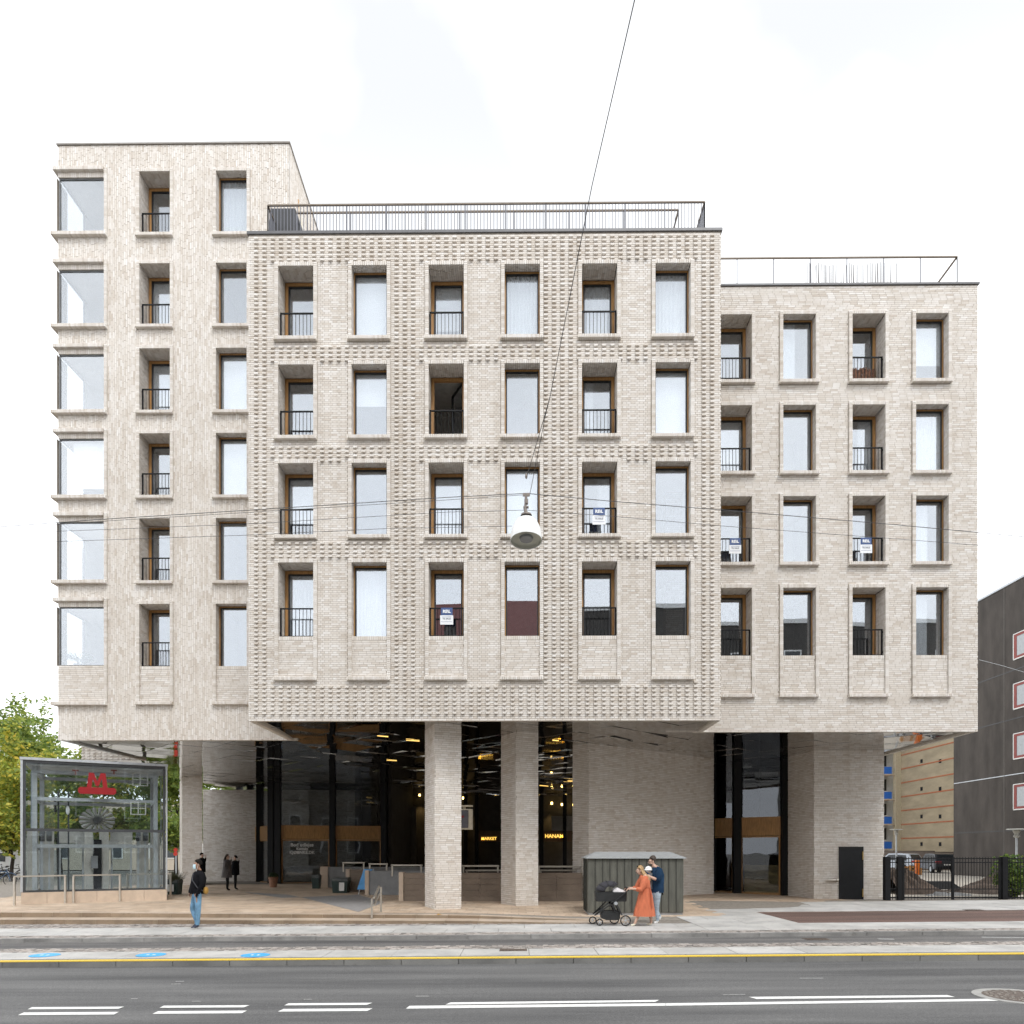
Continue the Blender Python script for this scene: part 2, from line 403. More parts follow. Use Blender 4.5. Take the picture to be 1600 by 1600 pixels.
slab_rows(pave, -20, 4.6, [(Y_PK + .73, Y_PK + 1.6), (Y_PK + 1.6, Y_PK + 2.5)], 1.3, SLAB)
setts(pave, -20, 3.0, Y_PK + 2.51, 20.85)
slab_rows(pave, 4.6, 20, [(Y_PK + .73, 18.6), (18.6, 19.4)], 1.5, SLAB)
slab_rows(pave, 4.6, 7.35, [(19.4, 20.6), (20.6, 21.8), (21.8, 22.9)], 1.38, SLAB)
slab_rows(pave, 6.0, 21, [(22.9, 24.3), (24.3, 25.7), (25.7, 27.1)], 1.6, SLAB)
strip('asphalt_patch', 19.41, 22.88, -.004, ASPHR, 7.36, 24, pave)
# road markings (thin sheets 4 mm up), each its own part of the road
def mark(pts, parent=road, mat_=PAINTW, dz=.005, name='lane_marking', z0=ZR):
    mb = MB(); P = []
    for u, v in pts:
        p = GP(u, v, z0 + dz, KS); P.append(p)
    mb.quad(*reversed(P)) if (P[1] - P[0]).cross(P[2] - P[0]).z < 0 else mb.quad(*P)
    return mb.build(name, mat_, parent)
for (a, b_, c, d, e, f_) in ((50, 194, 1573.6, 28, 178, 1582.5), (256, 390, 1571.3, 238, 378, 1580.5), (451, 582, 1567.5, 434, 574, 1577)):
    mark([(a, c), (b_, c - .8), (b_ - 9, c + 2.6), (a - 7, c + 3.4)])
    mark([(d + 9, f_ - .6), (e + 8, f_ - 1.6), (e, f_ + 2.6), (d, f_ + 3.6)])
mark([(704, 1566.2), (1030, 1562.2), (1024, 1565.4), (696, 1569.6)])
mark([(640, 1571.5), (1040, 1567.5), (1040, 1571.5), (634, 1576)])
mark([(1040.5, 1567.5), (1560, 1560.2), (1560, 1563.8), (1040.5, 1571.5)])
mark([(1170, 1557.5), (1480, 1554.6), (1492, 1557.8), (1182, 1561)])
for (u, v, l) in ((205, 1560, 10), (268, 1537, 14), (275, 1533, 12), (300, 1564, 14), (1130, 1553.5, 34), (1250, 1528, 36), (475, 1561, 12), (650, 1556, 20)):
    mark([(u, v), (u + l, v - .2), (u + l + 1, v + .8), (u - 1, v + 1)], mat_=WORN, name='worn_marking')
# bike symbol remains on the bike lane
for (u, v, l) in ((1370, 1466, 26), (1532, 1463.6, 70)):
    mark([(u, v), (u + l, v + .6), (u + l + 2, v + 2.4), (u + 3, v + 1.8)], bike, WORN, z0=-.075, name='worn_marking')

# plaza: gently falling towards the street on the right, with two low steps on the left
pl = MB(); XS = [-46 + i * 1.0 for i in range(93)]
NY = 34
def py(x, j):
    t = j / NY; return yedge(x) + (66 - yedge(x)) * t ** 1.6
V_ = [(x, py(x, j), zpl(x, py(x, j)) - .014) for j in range(NY + 1) for x in XS]
F_ = [(j * 93 + i, j * 93 + i + 1, (j + 1) * 93 + i + 1, (j + 1) * 93 + i) for j in range(NY) for i in range(92)]
plaza = struct(mk('plaza', V_, F_, BED))
lst = []; slabs = []
S = .46
for j in range(40):
    y0 = 21.6 + j * S
    for i in range(-44, 30):
        x0 = i * S + (S / 2 if j % 2 else 0)
        if x0 > 5.8 and y0 < 27: continue
        if x0 > 12.5: continue
        if y0 - .0 < yedge(x0) + .0: continue
        slabs.append((x0, y0))
# the row fringe between the step edge and the first slab row is laid with the edging bricks below
slabs.sort(key=lambda p: p[1])
def slab_v(x0, y0):
    g_ = .005; a, b_, c, d = x0 + g_, x0 + S - g_, y0 + g_, y0 + S - g_
    dz = rnd.uniform(-.002, .002)
    T = [(a, c), (b_, c), (b_, d), (a, d)]
    return [(px_, py_, zpl(px_, py_) - .03) for px_, py_ in T] + [(px_, py_, zpl(px_, py_) + dz) for px_, py_ in T]
vis = [s for s in slabs if abs(s[0] / s[1]) < .75]
first = set(vis[:300])
for s in vis[:300]:
    mk('paving_slab', slab_v(*s), [tuple(q) for q in QB], SLABT, plaza)
mb = MB()
for s in slabs:
    if s not in first: mb.add(slab_v(*s), [tuple(q) for q in QB])
o = mb.build('paving_slab', SLABT, plaza); o['kind'] = 'stuff'
# steps: upper riser + edging bricks, lower tread
STEPR_SHADE = slabmat('step_riser_shade', [(0, (.25, .18, .12)), (1, (.33, .25, .175))], .3)  # darker tone for the front faces: riser shade put into the colour
STEPB = slabmat('step_stone', [(0, (.42, .335, .255)), (1, (.52, .43, .34))], .25)
def stepz(x): return zpl(x, yedge(x))
x = -20.0
while x < 3.0:
    xb = min(x + .9, 3.0)
    ya, yb = yedge(x), yedge(xb)
    za, zb_ = stepz(x), stepz(xb)
    P = [(x + .004, ya - .02, za - .3), (xb - .004, yb - .02, zb_ - .3), (xb - .004, yb + .42, zb_ - .3), (x + .004, ya + .42, za - .3), (x + .004, ya - .02, za + .001), (xb - .004, yb - .02, zb_ + .001), (xb - .004, yb + .42, zpl(xb, yb + .42) + .002), (x + .004, ya + .42, zpl(x, ya + .42) + .002)]
    mb = MB(); mb.add(P, [tuple(q) for q in QB]); mb.m[2] = 1; o = mb.build('step_stone', [STEPB, STEPR_SHADE], plaza)
    m2 = lambda z, xx: max(zst(xx) + .006, (z + zst(xx)) / 2 - .0)
    z1, z2 = m2(za, x), m2(zb_, xb)
    P = [(x + .004, ya - .80, z1 - .3), (xb - .004, yb - .80, z2 - .3), (xb - .004, yb - .03, z2 - .3), (x + .004, ya - .03, z1 - .3), (x + .004, ya - .80, z1), (xb - .004, yb - .80, z2), (xb - .004, yb - .03, z2), (x + .004, ya - .03, z1)]
    mb = MB(); mb.add(P, [tuple(q) for q in QB]); mb.m[2] = 1; mb.build('step_stone', [STEPB, STEPR_SHADE], plaza)
    x = xb
# dark asphalt-like guide strips on the plaza
mb = MB()
for q in (((470, 1402), (560, 1398), (600, 1410), (560, 1425)), ((380, 1394), (450, 1398), (470, 1402), (440, 1403)),):
    P = [GP(u, v, ZP) for u, v in q]; P = [(p.x, p.y, zpl(p.x, p.y) + .006) for p in P]; mb.quad(*P)
mb.build('guide_strip', M('grey_guide', (.27, .26, .255), .8), plaza)

# ================================================================== APARTMENT BUILDING
D1, D2, D3 = 21.9, 25.67, 24.05
ZB = W(757, 1126, D1).z
bld = thing('apartment_building', 'pale brick apartment building of three joined blocks standing on brick columns over an open hall', 'building', (0, 24, 0))
def row_z(vs_, D, u): return [W(u, v, D).z for v in vs_]
CH = .0649
brick_l = []                     # all loose wall bricks  (x0,x1,y0,y1,z0,z1)
proud_l = []
def clip_iv(a, b_, holes):
    iv = [(a, b_)]
    for h0, h1 in holes:
        nv = []
        for p, q in iv:
            if h1 <= p or h0 >= q: nv.append((p, q)); continue
            if h0 > p: nv.append((p, h0))
            if h1 < q: nv.append((h1, q))
        iv = nv
    return iv
def holed_wall(mb, x0, x1, z0, z1, y, holes):
    xs = sorted({x0, x1, *[h[0] for h in holes], *[h[1] for h in holes]}); xs = [q for q in xs if x0 <= q <= x1]
    zs = sorted({z0, z1, *[h[2] for h in holes], *[h[3] for h in holes]}); zs = [q for q in zs if z0 <= q <= z1]
    for i in range(len(xs) - 1):
        for k in range(len(zs) - 1):
            cx_, cz_ = (xs[i] + xs[i + 1]) / 2, (zs[k] + zs[k + 1]) / 2
            if any(h[0] < cx_ < h[1] and h[2] < cz_ < h[3] for h in holes): continue
            mb.quad((xs[i], y, zs[k]), (xs[i + 1], y, zs[k]), (xs[i + 1], y, zs[k + 1]), (xs[i], y, zs[k + 1]))
J = .012
def lay_stretchers(lst, x0, x1, z0, z1, y, holes, proud=.008, L=.24, ch=.0667, mode='wild'):
    nz = max(1, round((z1 - z0) / ch)); ch = (z1 - z0) / nz
    for i in range(nz):
        a, b_ = z0 + i * ch, z0 + (i + 1) * ch - J; zm = (a + b_) / 2
        ph = rnd.uniform(0, L) if mode == 'wild' else (i % 2) * L / 2
        for p, q in clip_iv(x0, x1, [(h[0], h[1]) for h in holes if h[2] < zm < h[3]]):
            x = x0 + ph - L + math.floor((p - x0 - ph + L) / L) * L
            while x < q:
                u0, u1 = max(x, p), min(x + L - J, q)
                if u1 - u0 > .025: lst.append((u0, u1, y - proud - rnd.uniform(0, .003), y + .02, a, b_))
                x += L
def lay_vertical(lst, x0, x1, z0, z1, y, holes, proud=.008, L=.24, cw=.0645, axis='y', yfix=None):
    nx = max(1, round((x1 - x0) / cw)); cw = (x1 - x0) / nx
    for i in range(nx):
        a, b_ = x0 + i * cw, x0 + (i + 1) * cw - J; xm = (a + b_) / 2
        ph = rnd.uniform(0, L)
        for p, q in clip_iv(z0, z1, [(h[2], h[3]) for h in holes if h[0] < xm < h[1]]):
            z = z0 + ph - L + math.floor((p - z0 - ph + L) / L) * L
            while z < q:
                u0, u1 = max(z, p), min(z + L - J, q)
                if u1 - u0 > .025:
                    pr = proud + rnd.uniform(0, .007)
                    lst.append((a, b_, y - pr, y + .02, u0, u1))
                z += L

# ---- windows
SIGNW = []
def window(x0, x1, z0, z1, Y, kind, inter, sill='std', zpan=None, corner=False, label=None):
    """opening x0..x1, z0..z1 in the facade at depth Y; returns hole and surround rect"""
    deep = kind == 'deep'; d = .60 if deep else .24
    jw, pr = .105, .072
    t = .095 if deep else .03
    zs = zpan if zpan is not None else z0
    f_ = MB(); y = Y + d
    # timber frame
    for a in ((x0, x0 + t, z0, z1), (x1 - t, x1, z0, z1), (x0 + t, x1 - t, z1 - t * (1 if deep else 1.3), z1)): f_.box(a[0], a[1], y, y + .09, a[2], a[3])
    if deep: f_.box(x0 + t, x1 - t, y + .002, y + .09, z0, z0 + .03)
    wn = f_.build('window', OAK, bld)
    if label: wn['label'] = label
    a0, a1, b0, b1 = x0 + t, x1 - t, z0 + (.03 if deep else .0), z1 - t * (1 if deep else 1.3)
    op = inter == 'open'
    s_ = MB(); q = .045 if deep else .04
    sy0, sy1 = y + .02, y + .075
    for a in ((a0, a0 + q, b0, b1), (a1 - q, a1, b0, b1), (a0 + q, a1 - q, b1 - q, b1), (a0 + q, a1 - q, b0, b0 + q * .7)): s_.box(a[0], a[1], sy0, sy1, a[2], a[3])
    if op:
        ang = R(62); hx = a1
        def rot(o_):
            for v in o_.data.vertices:
                wx = v.co.x + OFF[o_].x - hx; wy = v.co.y + OFF[o_].y - sy0
                c, s = math.cos(-ang), math.sin(-ang)
                v.co.x = hx + wx * c - wy * s - OFF[o_].x; v.co.y = sy0 + wx * s + wy * c - OFF[o_].y
    so_ = s_.build('sash', DARKF, wn)
    g_ = MB(); g_.box(a0 + q, a1 - q, y + .045, y + .053, b0 + q * .7, b1 - q)
    go = g_.build('pane', GLASS, wn)
    if op: rot(so_); rot(go)
    # room behind
    r_ = MB(); ry0, ry1 = y + .1, y + 2.3; e = .25
    X0, X1, Z0, Z1 = x0 - e, x1 + e, z0 - .02, z1 + .16
    dark = inter in ('dark', 'open')
    r_.cur = 0
    r_.quad((X0, ry1, Z0), (X1, ry1, Z0), (X1, ry1, Z1), (X0, ry1, Z1)); r_.quad((X0, ry0, Z0), (X0, ry1, Z0), (X0, ry1, Z1), (X0, ry0, Z1))
    r_.quad((X1, ry1, Z0), (X1, ry0, Z0), (X1, ry0, Z1), (X1, ry1, Z1)); r_.quad((X0, ry1, Z1), (X1, ry1, Z1), (X1, ry0, Z1), (X0, ry0, Z1))
    r_.quad((X0, ry0, Z0), (x0 + t * .5, ry0, Z0), (x0 + t * .5, ry0, Z1), (X0, ry0, Z1)); r_.quad((x1 - t * .5, ry0, Z0), (X1, ry0, Z0), (X1, ry0, Z1), (x1 - t * .5, ry0, Z1)); r_.quad((x0, ry0, z1 - t * .5), (x1, ry0, z1 - t * .5), (x1, ry0, Z1), (x0, ry0, Z1))
    r_.cur = 1; r_.quad((X0, ry0, Z0), (X1, ry0, Z0), (X1, ry1, Z0), (X0, ry1, Z0))
    r_.build('room', [ROOMO if op else ROOMD if dark else ROOMW, ROOMF], wn)
    yc = y + .13
    if inter in ('blind', 'half'):
        c_ = MB(); H = b1 - b0
        zb0 = b0 + .02 if inter == 'blind' else b0 + H * rnd.choice((.2, .35, .55))
        zt = b1 - .02 if inter == 'blind' or rnd.random() < .5 else b1 - .02
        c_.box(x0 - .05, x1 + .05, yc, yc + .004, zb0, zt); c_.box(x0 - .05, x1 + .05, yc - .01, yc + .015, zb0 - .03, zb0); c_.build('blind', BLIND, wn)
    if inter in ('sheer', 'drape'):
        c_ = MB(); N = 46; wv = (x0, x1) if inter == 'sheer' else ((x0, x0 + (x1 - x0) * rnd.uniform(.35, .6)) if rnd.random() < .5 else (x1 - (x1 - x0) * rnd.uniform(.35, .6), x1))
        r1 = [];
        pts = [(wv[0] + (wv[1] - wv[0]) * i / N, yc + .03 * math.sin(i * 1.35) + rnd.uniform(-.008, .008)) for i in range(N + 1)]
        c_.loft([[(p, yy, b0 + .01) for p, yy in pts], [(p + .0, yy, b1) for p, yy in pts]], caps=False, closed=False); c_.build('curtain', CURT, wn, smooth=True)
    # brick surround
    B = []
    yo = Y - pr
    zt = z1; lin = .118
    # jambs: stacked headers
    zz = zs - (0 if sill == 'std' else 0)
    nj = round((zt + lin - zz) / CH); hj = (zt + lin - zz) / nj
    for i in range(nj):
        for (p, q2) in ([(x1, x1 + jw)] if corner else [(x0 - jw, x0), (x1, x1 + jw)]):
            B.append((p, q2, yo - rnd.uniform(0, .004), Y + .03, zz + i * hj, zz + (i + 1) * hj - J))
    # lintel soldiers
    nl = max(3, round((x1 - x0) / CH)); wl = (x1 - x0) / nl
    for i in range(nl): B.append((x0 + i * wl, x0 + (i + 1) * wl - J, yo - rnd.uniform(0, .004), Y + .03, zt, zt + lin - .004))
    # sill rowlock
    sp = .15
    xs0, xs1 = x0 - jw - .02, x1 + jw + .01
    ns = round((xs1 - xs0) / CH); ws = (xs1 - xs0) / ns
    for i in range(ns): B.append((xs0 + i * ws, xs0 + (i + 1) * ws - J, Y - sp - rnd.uniform(0, .004), Y + .03, zs - .1, zs - .004))
    if zpan is None:
        for i in range(round((x1 - x0) / CH)):      # inner sill
            ww = (x1 - x0) / round((x1 - x0) / CH)
            B.append((x0 + i * ww, x0 + (i + 1) * ww - J, Y + .032, Y + d - .003, z0 - .06, z0 - .006))
    # soffit and jamb linings
    for i in range(round((x1 - x0) / CH)):
        ww = (x1 - x0) / round((x1 - x0) / CH); k = 0; yy = Y + .032
        yy0 = yy - rnd.uniform(0, .2)
        while yy0 < Y + d - .01:
            c0, c1 = max(yy0, yy), min(yy0 + .23, Y + d - .003)
            if c1 - c0 > .02: B.append((x0 + i * ww, x0 + (i + 1) * ww - J, c0, c1 - J, zt + .004 + rnd.uniform(0, .003), zt + .05))
            yy0 += .24
    nj2 = round((z1 - z0) / CH); h2 = (z1 - z0) / nj2
    for i in range(nj2):
        yy0 = Y + .032 - (.12 if i % 2 else 0)
        while yy0 < Y + d - .01:
            c0, c1 = max(yy0, Y + .032), min(yy0 + .23, Y + d - .003)
            if c1 - c0 > .02:
                for p, q2 in ((x0 - .05, x0 - .003 - rnd.uniform(0, .003)), (x1 + .003 + rnd.uniform(0, .003), x1 + .05)):
                    B.append((p, q2, c0, c1 - J, z0 + i * h2, z0 + (i + 1) * h2 - J))
            yy0 += .24
    if zpan is not None:                             # brick apron below the window
        xa = x0 - (.6 if corner else 0) * 0
        nl2 = max(3, round((x1 - xa) / CH)); w2 = (x1 - xa) / nl2
        for i in range(nl2): B.append((xa + i * w2, xa + (i + 1) * w2 - J, Y - .012, Y + d - .002, z0 - .115, z0 - .005))
        lay_stretchers(B, xa, x1, zpan, z0 - .12, Y, [], .01)
    so2 = boxes('brick_surround', B, BRICK, wn)
    # juliet railing
    if deep:
        r_ = MB(); zr = z0 + (z1 - z0) * .405 + .0; yr = Y + .13
        r_.box(x0 + .01, x1 - .01, yr - .02, yr + .02, zr - .035, zr); r_.box(x0 + .01, x1 - .01, yr - .012, yr + .012, z0 + .03, z0 + .055)
        r_.box(x0 + .005, x0 + .045, yr - .02, yr + .02, z0 + .0, zr); r_.box(x1 - .045, x1 - .005, yr - .02, yr + .02, z0, zr)
        nb = 9
        for i in range(1, nb): 
            xx = x0 + .03 + (x1 - x0 - .06) * i / nb
            r_.box(xx - .007, xx + .007, yr - .007, yr + .007, z0 + .05, zr - .03)
        for xx, sg in ((x0, 1), (x1, -1)):
            for zz2 in (z0 + .12, zr - .1): r_.box(xx, xx + sg * .03, yr - .03, yr + .03, zz2 - .03, zz2 + .03)
        r_.build('railing', BLACK, wn)
    return (x0, x1, z0, z1), (xs0, xs1, zs - .1, zt + lin), (zr if deep else None)

def facade(D, xL, xR, ztop, zbot, cols, tops, bots, zpan, kinds, inters, nm, corner0=None, signs=()):
    holes, outs, out_w = [], [], {}
    for ci, (x0, x1) in enumerate(cols):
        for ri in range(len(tops)):
            last = ri == len(tops) - 1
            h, o_, zr = window(x0, x1, bots[ri], tops[ri], D, kinds[ci], inters[ri][ci], zpan=zpan if last else None)
            holes.append(h); outs.append(o_); out_w[(ri, ci)] = (x0, x1, bots[ri], tops[ri], zr)
    return holes, outs, out_w
def finish_wall(nm, D, xL, xR, zbot, ztop, holes, extra=None):
    mb = MB(); holed_wall(mb, xL, xR, zbot, ztop, D, holes)
    for h in holes:
        x0, x1, z0, z1 = h; d = .62
        mb.quad((x0 - .045, D, z0), (x0 - .045, D + d, z0), (x0 - .045, D + d, z1), (x0 - .045, D, z1)); mb.quad((x1 + .045, D + d, z0), (x1 + .045, D, z0), (x1 + .045, D, z1), (x1 + .045, D + d, z1))
        mb.quad((x0, D, z1 + .045), (x1, D, z1 + .045), (x1, D + d, z1 + .045), (x0, D + d, z1 + .045)); mb.quad((x0, D, z0 - .03), (x0, D + d, z0 - .03), (x1, D + d, z0 - .03), (x1, D, z0 - .03))
    if extra: extra(mb)
    return mb.build(nm, MORTAR, bld)

# ---- middle block (projecting-brick pattern)
xm0, xm1 = W(388.5, 740, D1).x, W(1126.3, 740, D1).x
zmt = W(757, 362.5, D1).z
uc = [435.5, 550, 670, 788.5, 909, 1023.5]
colsM = [(W(u, 740, D1).x, W(u + 55, 740, D1).x) for u in uc]
topsM = row_z([415.7, 570, 724.0, 879], D1, 757); botsM = row_z([527.5, 682, 837, 993.7], D1, 757)
zpM = W(757, 1058, D1).z
kM = ['deep', 'shal', 'deep', 'shal', 'deep', 'shal']
iM = [['light', 'blind', 'half', 'sheer', 'sheer', 'sheer'], ['light', 'half', 'open', 'light', 'drape', 'blind'], ['half', 'light', 'blind', 'blind', 'drape', 'light'], ['sheer', 'sheer', 'dark', 'dark', 'dark', 'dark']]
hM, oM, wM = facade(D1, xm0, xm1, zmt, ZB, colsM, topsM, botsM, zpM, kM, iM, 'middle')
SIDE = M('side_wall_brick', (.60, .56, .50), .9, var=.1, sc=3)
def solid(mb, x0, x1, y0, y1, z0, z1):   # sides, back and roof of a block (front is the facade, underside the ceiling)
    z0 += .2
    mb.quad((x0, y1, z0), (x0, y0, z0), (x0, y0, z1), (x0, y1, z1)); mb.quad((x1, y0, z0), (x1, y1, z0), (x1, y1, z1), (x1, y0, z1))
    mb.quad((x1, y1, z0), (x0, y1, z0), (x0, y1, z1), (x1, y1, z1)); mb.quad((x0, y0, z1 - .25), (x1, y0, z1 - .25), (x1, y1, z1 - .25), (x0, y1, z1 - .25))
    mb.quad((x0, y0, z0 + .05), (x0, y1, z0 + .05), (x1, y1, z0 + .05), (x1, y0, z0 + .05))
finish_wall('facade_wall', D1, xm0, xm1, ZB, zmt, hM, lambda mb: solid(mb, xm0, xm1, D1, 53, ZB, zmt))
PI_ = .2465
ux = lambda u: W(u, 740, D1).x
strips = [(ux(397), ux(426)), (ux(616), ux(655)), (ux(850.5), ux(902)), (ux(1084.5), ux(1122))]
vz = lambda v: W(757, v, D1).z
bands = [(vz(411), vz(372)), (vz(567), vz(539.5)), (vz(721.5), vz(694)), (vz(876), vz(848.5)), (vz(1122), vz(1070))]
ncrs = round((zmt - .08 - ZB) / CH); chm = (zmt - .08 - ZB) / ncrs
lst = []
for i in range(ncrs):
    a, b_ = ZB + i * chm, ZB + (i + 1) * chm - J; zm = (a + b_) / 2
    hol = [(o_[0], o_[1]) for o_ in oM if o_[2] < zm < o_[3]]
    if i % 2 == 0:
        ivs = clip_iv(xm0, xm1, hol)
        for p, q in ivs:
            x = xm0 + math.floor((p - xm0) / PI_) * PI_
            while x < q:
                u0, u1 = max(x, p), min(x + PI_ - J, q)
                if u1 - u0 > .02: lst.append((u0, u1, D1 - .008 - rnd.uniform(0, .004), D1 + .02, a, b_))
                x += PI_
    else:
        inb = any(b0 < zm < b1 for b0, b1 in bands)
        for p, q in clip_iv(xm0, xm1, hol):
            x = xm0 - PI_ * .25 + math.floor((p - xm0 + PI_ * .25) / PI_) * PI_
            while x < q:
                for k in (0, 1):
                    h0 = x + k * PI_ / 2; u0, u1 = max(h0, p), min(h0 + PI_ / 2 - J, q)
                    if u1 - u0 < .02: continue
                    xc = (u0 + u1) / 2
                    pat = k == 0 and u1 - u0 > .1 and xm0 + .12 < xc < xm1 - .08 and i > 1 and (inb or any(s0 < xc < s1 and vz(1122) < zm < vz(372) for s0, s1 in strips))
                    if pat: proud_l.append((u0, u1, D1 - .078 - rnd.uniform(0, .006), D1 + .02, a, b_))
                    else: lst.append((u0, u1, D1 - .008 - rnd.uniform(0, .004), D1 + .02, a, b_))
                x += PI_
brick_l += lst

# ---- left block (upright bricks)
xl0, xl1 = W(91, 700, D2).x, W(452, 260, D2).x
zlt = W(270, 224.5, D2).z
topsL = row_z([270, 413.5, 546, 678.5, 811, 944.5], D2, 270); botsL = row_z([367.3, 510, 643.7, 776, 908.7, 1041], D2, 270)
zpL = W(270, 1097, D2).z
colsL = [(W(219, 700, D2).x, W(266.8, 700, D2).x), (W(338.5, 700, D2).x, W(386.5, 700, D2).x)]
iL = [['light', 'sheer'], ['half', 'light'], ['half', 'blind'], ['light', 'blind'], ['light', 'light'], ['light', 'light']]
hL, oL, wL = facade(D2, xl0, xl1, zlt, ZB, colsL, topsL, botsL, zpL, ['deep', 'shal'], iL, 'left')
# glazed corner bays
cx1 = W(163.3, 700, D2).x; cgx0 = xl0 + .035
ctop = row_z([277, 421, 553, 685, 815, 948], D2, 130); cbot = row_z([366.5, 510, 643.5, 776, 908, 1040], D2, 130)
CD = 1.45
cornerH = []
for ri in range(6):
    z0, z1 = cbot[ri], ctop[ri]; last = ri == 5; zs = zpL if last else z0
    f_ = MB(); t = .035
    yf = D2 + .05
    f_.box(cgx0 - .03, cx1, yf, yf + .06, z1 - t, z1); f_.box(cgx0 - .03, cx1, yf, yf + .06, z0, z0 + t); f_.box(cx1 - t, cx1, yf, yf + .06, z0 + t, z1 - t); f_.box(cgx0 - .03, cgx0 + .0, yf, yf + .03, z0 + t, z1 - t)
    f_.box(cgx0 - .03, cgx0 + .02, yf + .06, yf + CD, z1 - t, z1); f_.box(cgx0 - .03, cgx0 + .02, yf + .06, yf + CD, z0, z0 + t); f_.box(cgx0 - .03, cgx0 + .02, yf + CD - t, yf + CD, z0 + t, z1 - t)
    wn = f_.build('corner_window', M('corner_frame', (.20, .21, .22), .4), bld)
    g_ = MB(); g_.box(cgx0 + .03, cx1 - t, yf + .025, yf + .033, z0 + t, z1 - t); g_.build('pane', GLASSC, wn)
    g_ = MB(); g_.box(cgx0 - .012, cgx0 - .004, yf + .03, yf + CD - t, z0 + t, z1 - t); g_.build('pane', GLASSC, wn)
    r_ = MB(); X0, X1, Y0, Y1 = cgx0 - .02, cx1 + .25, yf + .062, D2 + 4.2; Zc = z1 + .03; Zf = z0 - .01
    r_.quad((X0, Y1, Zf), (X1, Y1, Zf), (X1, Y1, Zc), (X0, Y1, Zc)); r_.quad((X1, Y1, Zf), (X1, Y0, Zf), (X1, Y0, Zc), (X1, Y1, Zc)); r_.quad((X0, Y0, Zc), (X0, Y1, Zc), (X1, Y1, Zc), (X1, Y0, Zc))
    r_.quad((X0, yf + CD, Zf), (X0, Y1, Zf), (X0, Y1, Zc), (X0, yf + CD, Zc)); r_.cur = 1; r_.quad((X0, Y0, Zf), (X1, Y0, Zf), (X1, Y1, Zf), (X0, Y1, Zf))
    r_.build('room', [ROOMW, ROOMF], wn)
    if ri == 3:
        c_ = MB(); c_.box(cgx0 + .35, cx1 - .05, yf + .2, yf + .204, z0 + .42, z1 - .03); c_.box(cgx0 + .35, cx1 - .05, yf + .19, yf + .215, z0 + .39, z0 + .42); c_.build('blind', BLIND, wn)
    else:
        c_ = MB(); pts = [(X1 - .3 - .012 * (i % 2) * 3, yf + .3 + i * .04) for i in range(18)]
        c_.loft([[(p, yy, Zf + .02) for p, yy in pts], [(p, yy, Zc - .05) for p, yy in pts]], caps=False, closed=False); c_.build('curtain', CURT, wn, smooth=True)
    B = []
    def ledge(za, zb_, pj, endx):
        nw = round((endx - (xl0 - pj)) / CH); ww = (endx - (xl0 - pj)) / nw
        for i in range(nw): B.append((xl0 - pj + i * ww, xl0 - pj + (i + 1) * ww - J, D2 - pj - rnd.uniform(0, .004), D2 + .045, za, zb_))
        nd = round((CD + .2) / CH)
        for i in range(nd): B.append((xl0 - pj - rnd.uniform(0, .004), xl0 + .1, D2 + .05 + i * CH, D2 + .05 + (i + 1) * CH - J, za, zb_))
    ledge(z1 + .17, z1 + .29, .13, cx1 + .02)
    for i in range(round((cx1 - xl0) / CH)):
        ww = (cx1 - xl0) / round((cx1 - xl0) / CH); B.append((xl0 + i * ww, xl0 + (i + 1) * ww - J, D2 - .005, D2 + .04, z1 + .0, z1 + .165))
    for i in range(round((CD + .2) / CH)): B.append((xl0 - .005, xl0 + .05, D2 + .045 + i * CH, D2 + .045 + (i + 1) * CH - J, z1 + .0, z1 + .165))
    ledge(zs - .115, zs - .004, .17, cx1 + .13)
    nj = round((z1 + .29 - zs) / CH); hj = (z1 + .29 - zs) / nj
    for i in range(nj): B.append((cx1 + .022, cx1 + .125, D2 - .085 - rnd.uniform(0, .004), D2 + .03, zs + i * hj, zs + (i + 1) * hj - J))
    if last:
        lay_stretchers(B, xl0, cx1, zs, z0 - .0, D2, [], .01)
        nz = round((z0 - zs) / .0667)
        for i in range(nz):
            h = (z0 - zs) / nz
            for k in range(7): B.append((xl0 - .01, xl0 + .1, D2 + .03 + k * .24, D2 + .03 + (k + 1) * .24 - J, zs + i * h, zs + (i + 1) * h - J))
    boxes('brick_surround', B, BRICK, wn)
    cornerH.append((xl0, cx1 + .125, zs - .115, z1 + .29))
bh = [(xl0 - .01, cx1, cbot[i], ctop[i]) for i in range(6)]
def extraL(mb):
    # left side wall with openings for the corner panes, back, roof, right wall
    z0, z1 = ZB + .2, zlt
    segs = [ZB] + [q for i in range(5, -1, -1) for q in ((cbot[i]), (ctop[i]))] + [zlt]
    for k in range(0, len(segs), 2): mb.quad((xl0, D2 + CD + .1, segs[k]), (xl0, D2, segs[k]), (xl0, D2, segs[k + 1]), (xl0, D2 + CD + .1, segs[k + 1]))
    mb.quad((xl0, 40, z0), (xl0, D2 + CD + .1, z0), (xl0, D2 + CD + .1, z1), (xl0, 40, z1))
    mb.quad((xl1, D2, zmt - .6), (xl1, 36, zmt - .6), (xl1, 36, z1), (xl1, D2, z1)); mb.quad((xl1, 40, z0), (xl0, 40, z0), (xl0, 40, z1), (xl1, 40, z1))
    mb.quad((xl0, D2, z1 - .2), (xl1, D2, z1 - .2), (xl1, 40, z1 - .2), (xl0, 40, z1 - .2)); mb.quad((xl0, D2, ZB + .25), (xl0, 48, ZB + .25), (xm0, 48, ZB + .25), (xm0, D2, ZB + .25))
xlf = xm0 + 1.4     # the left block's facade runs on behind the projecting block's corner
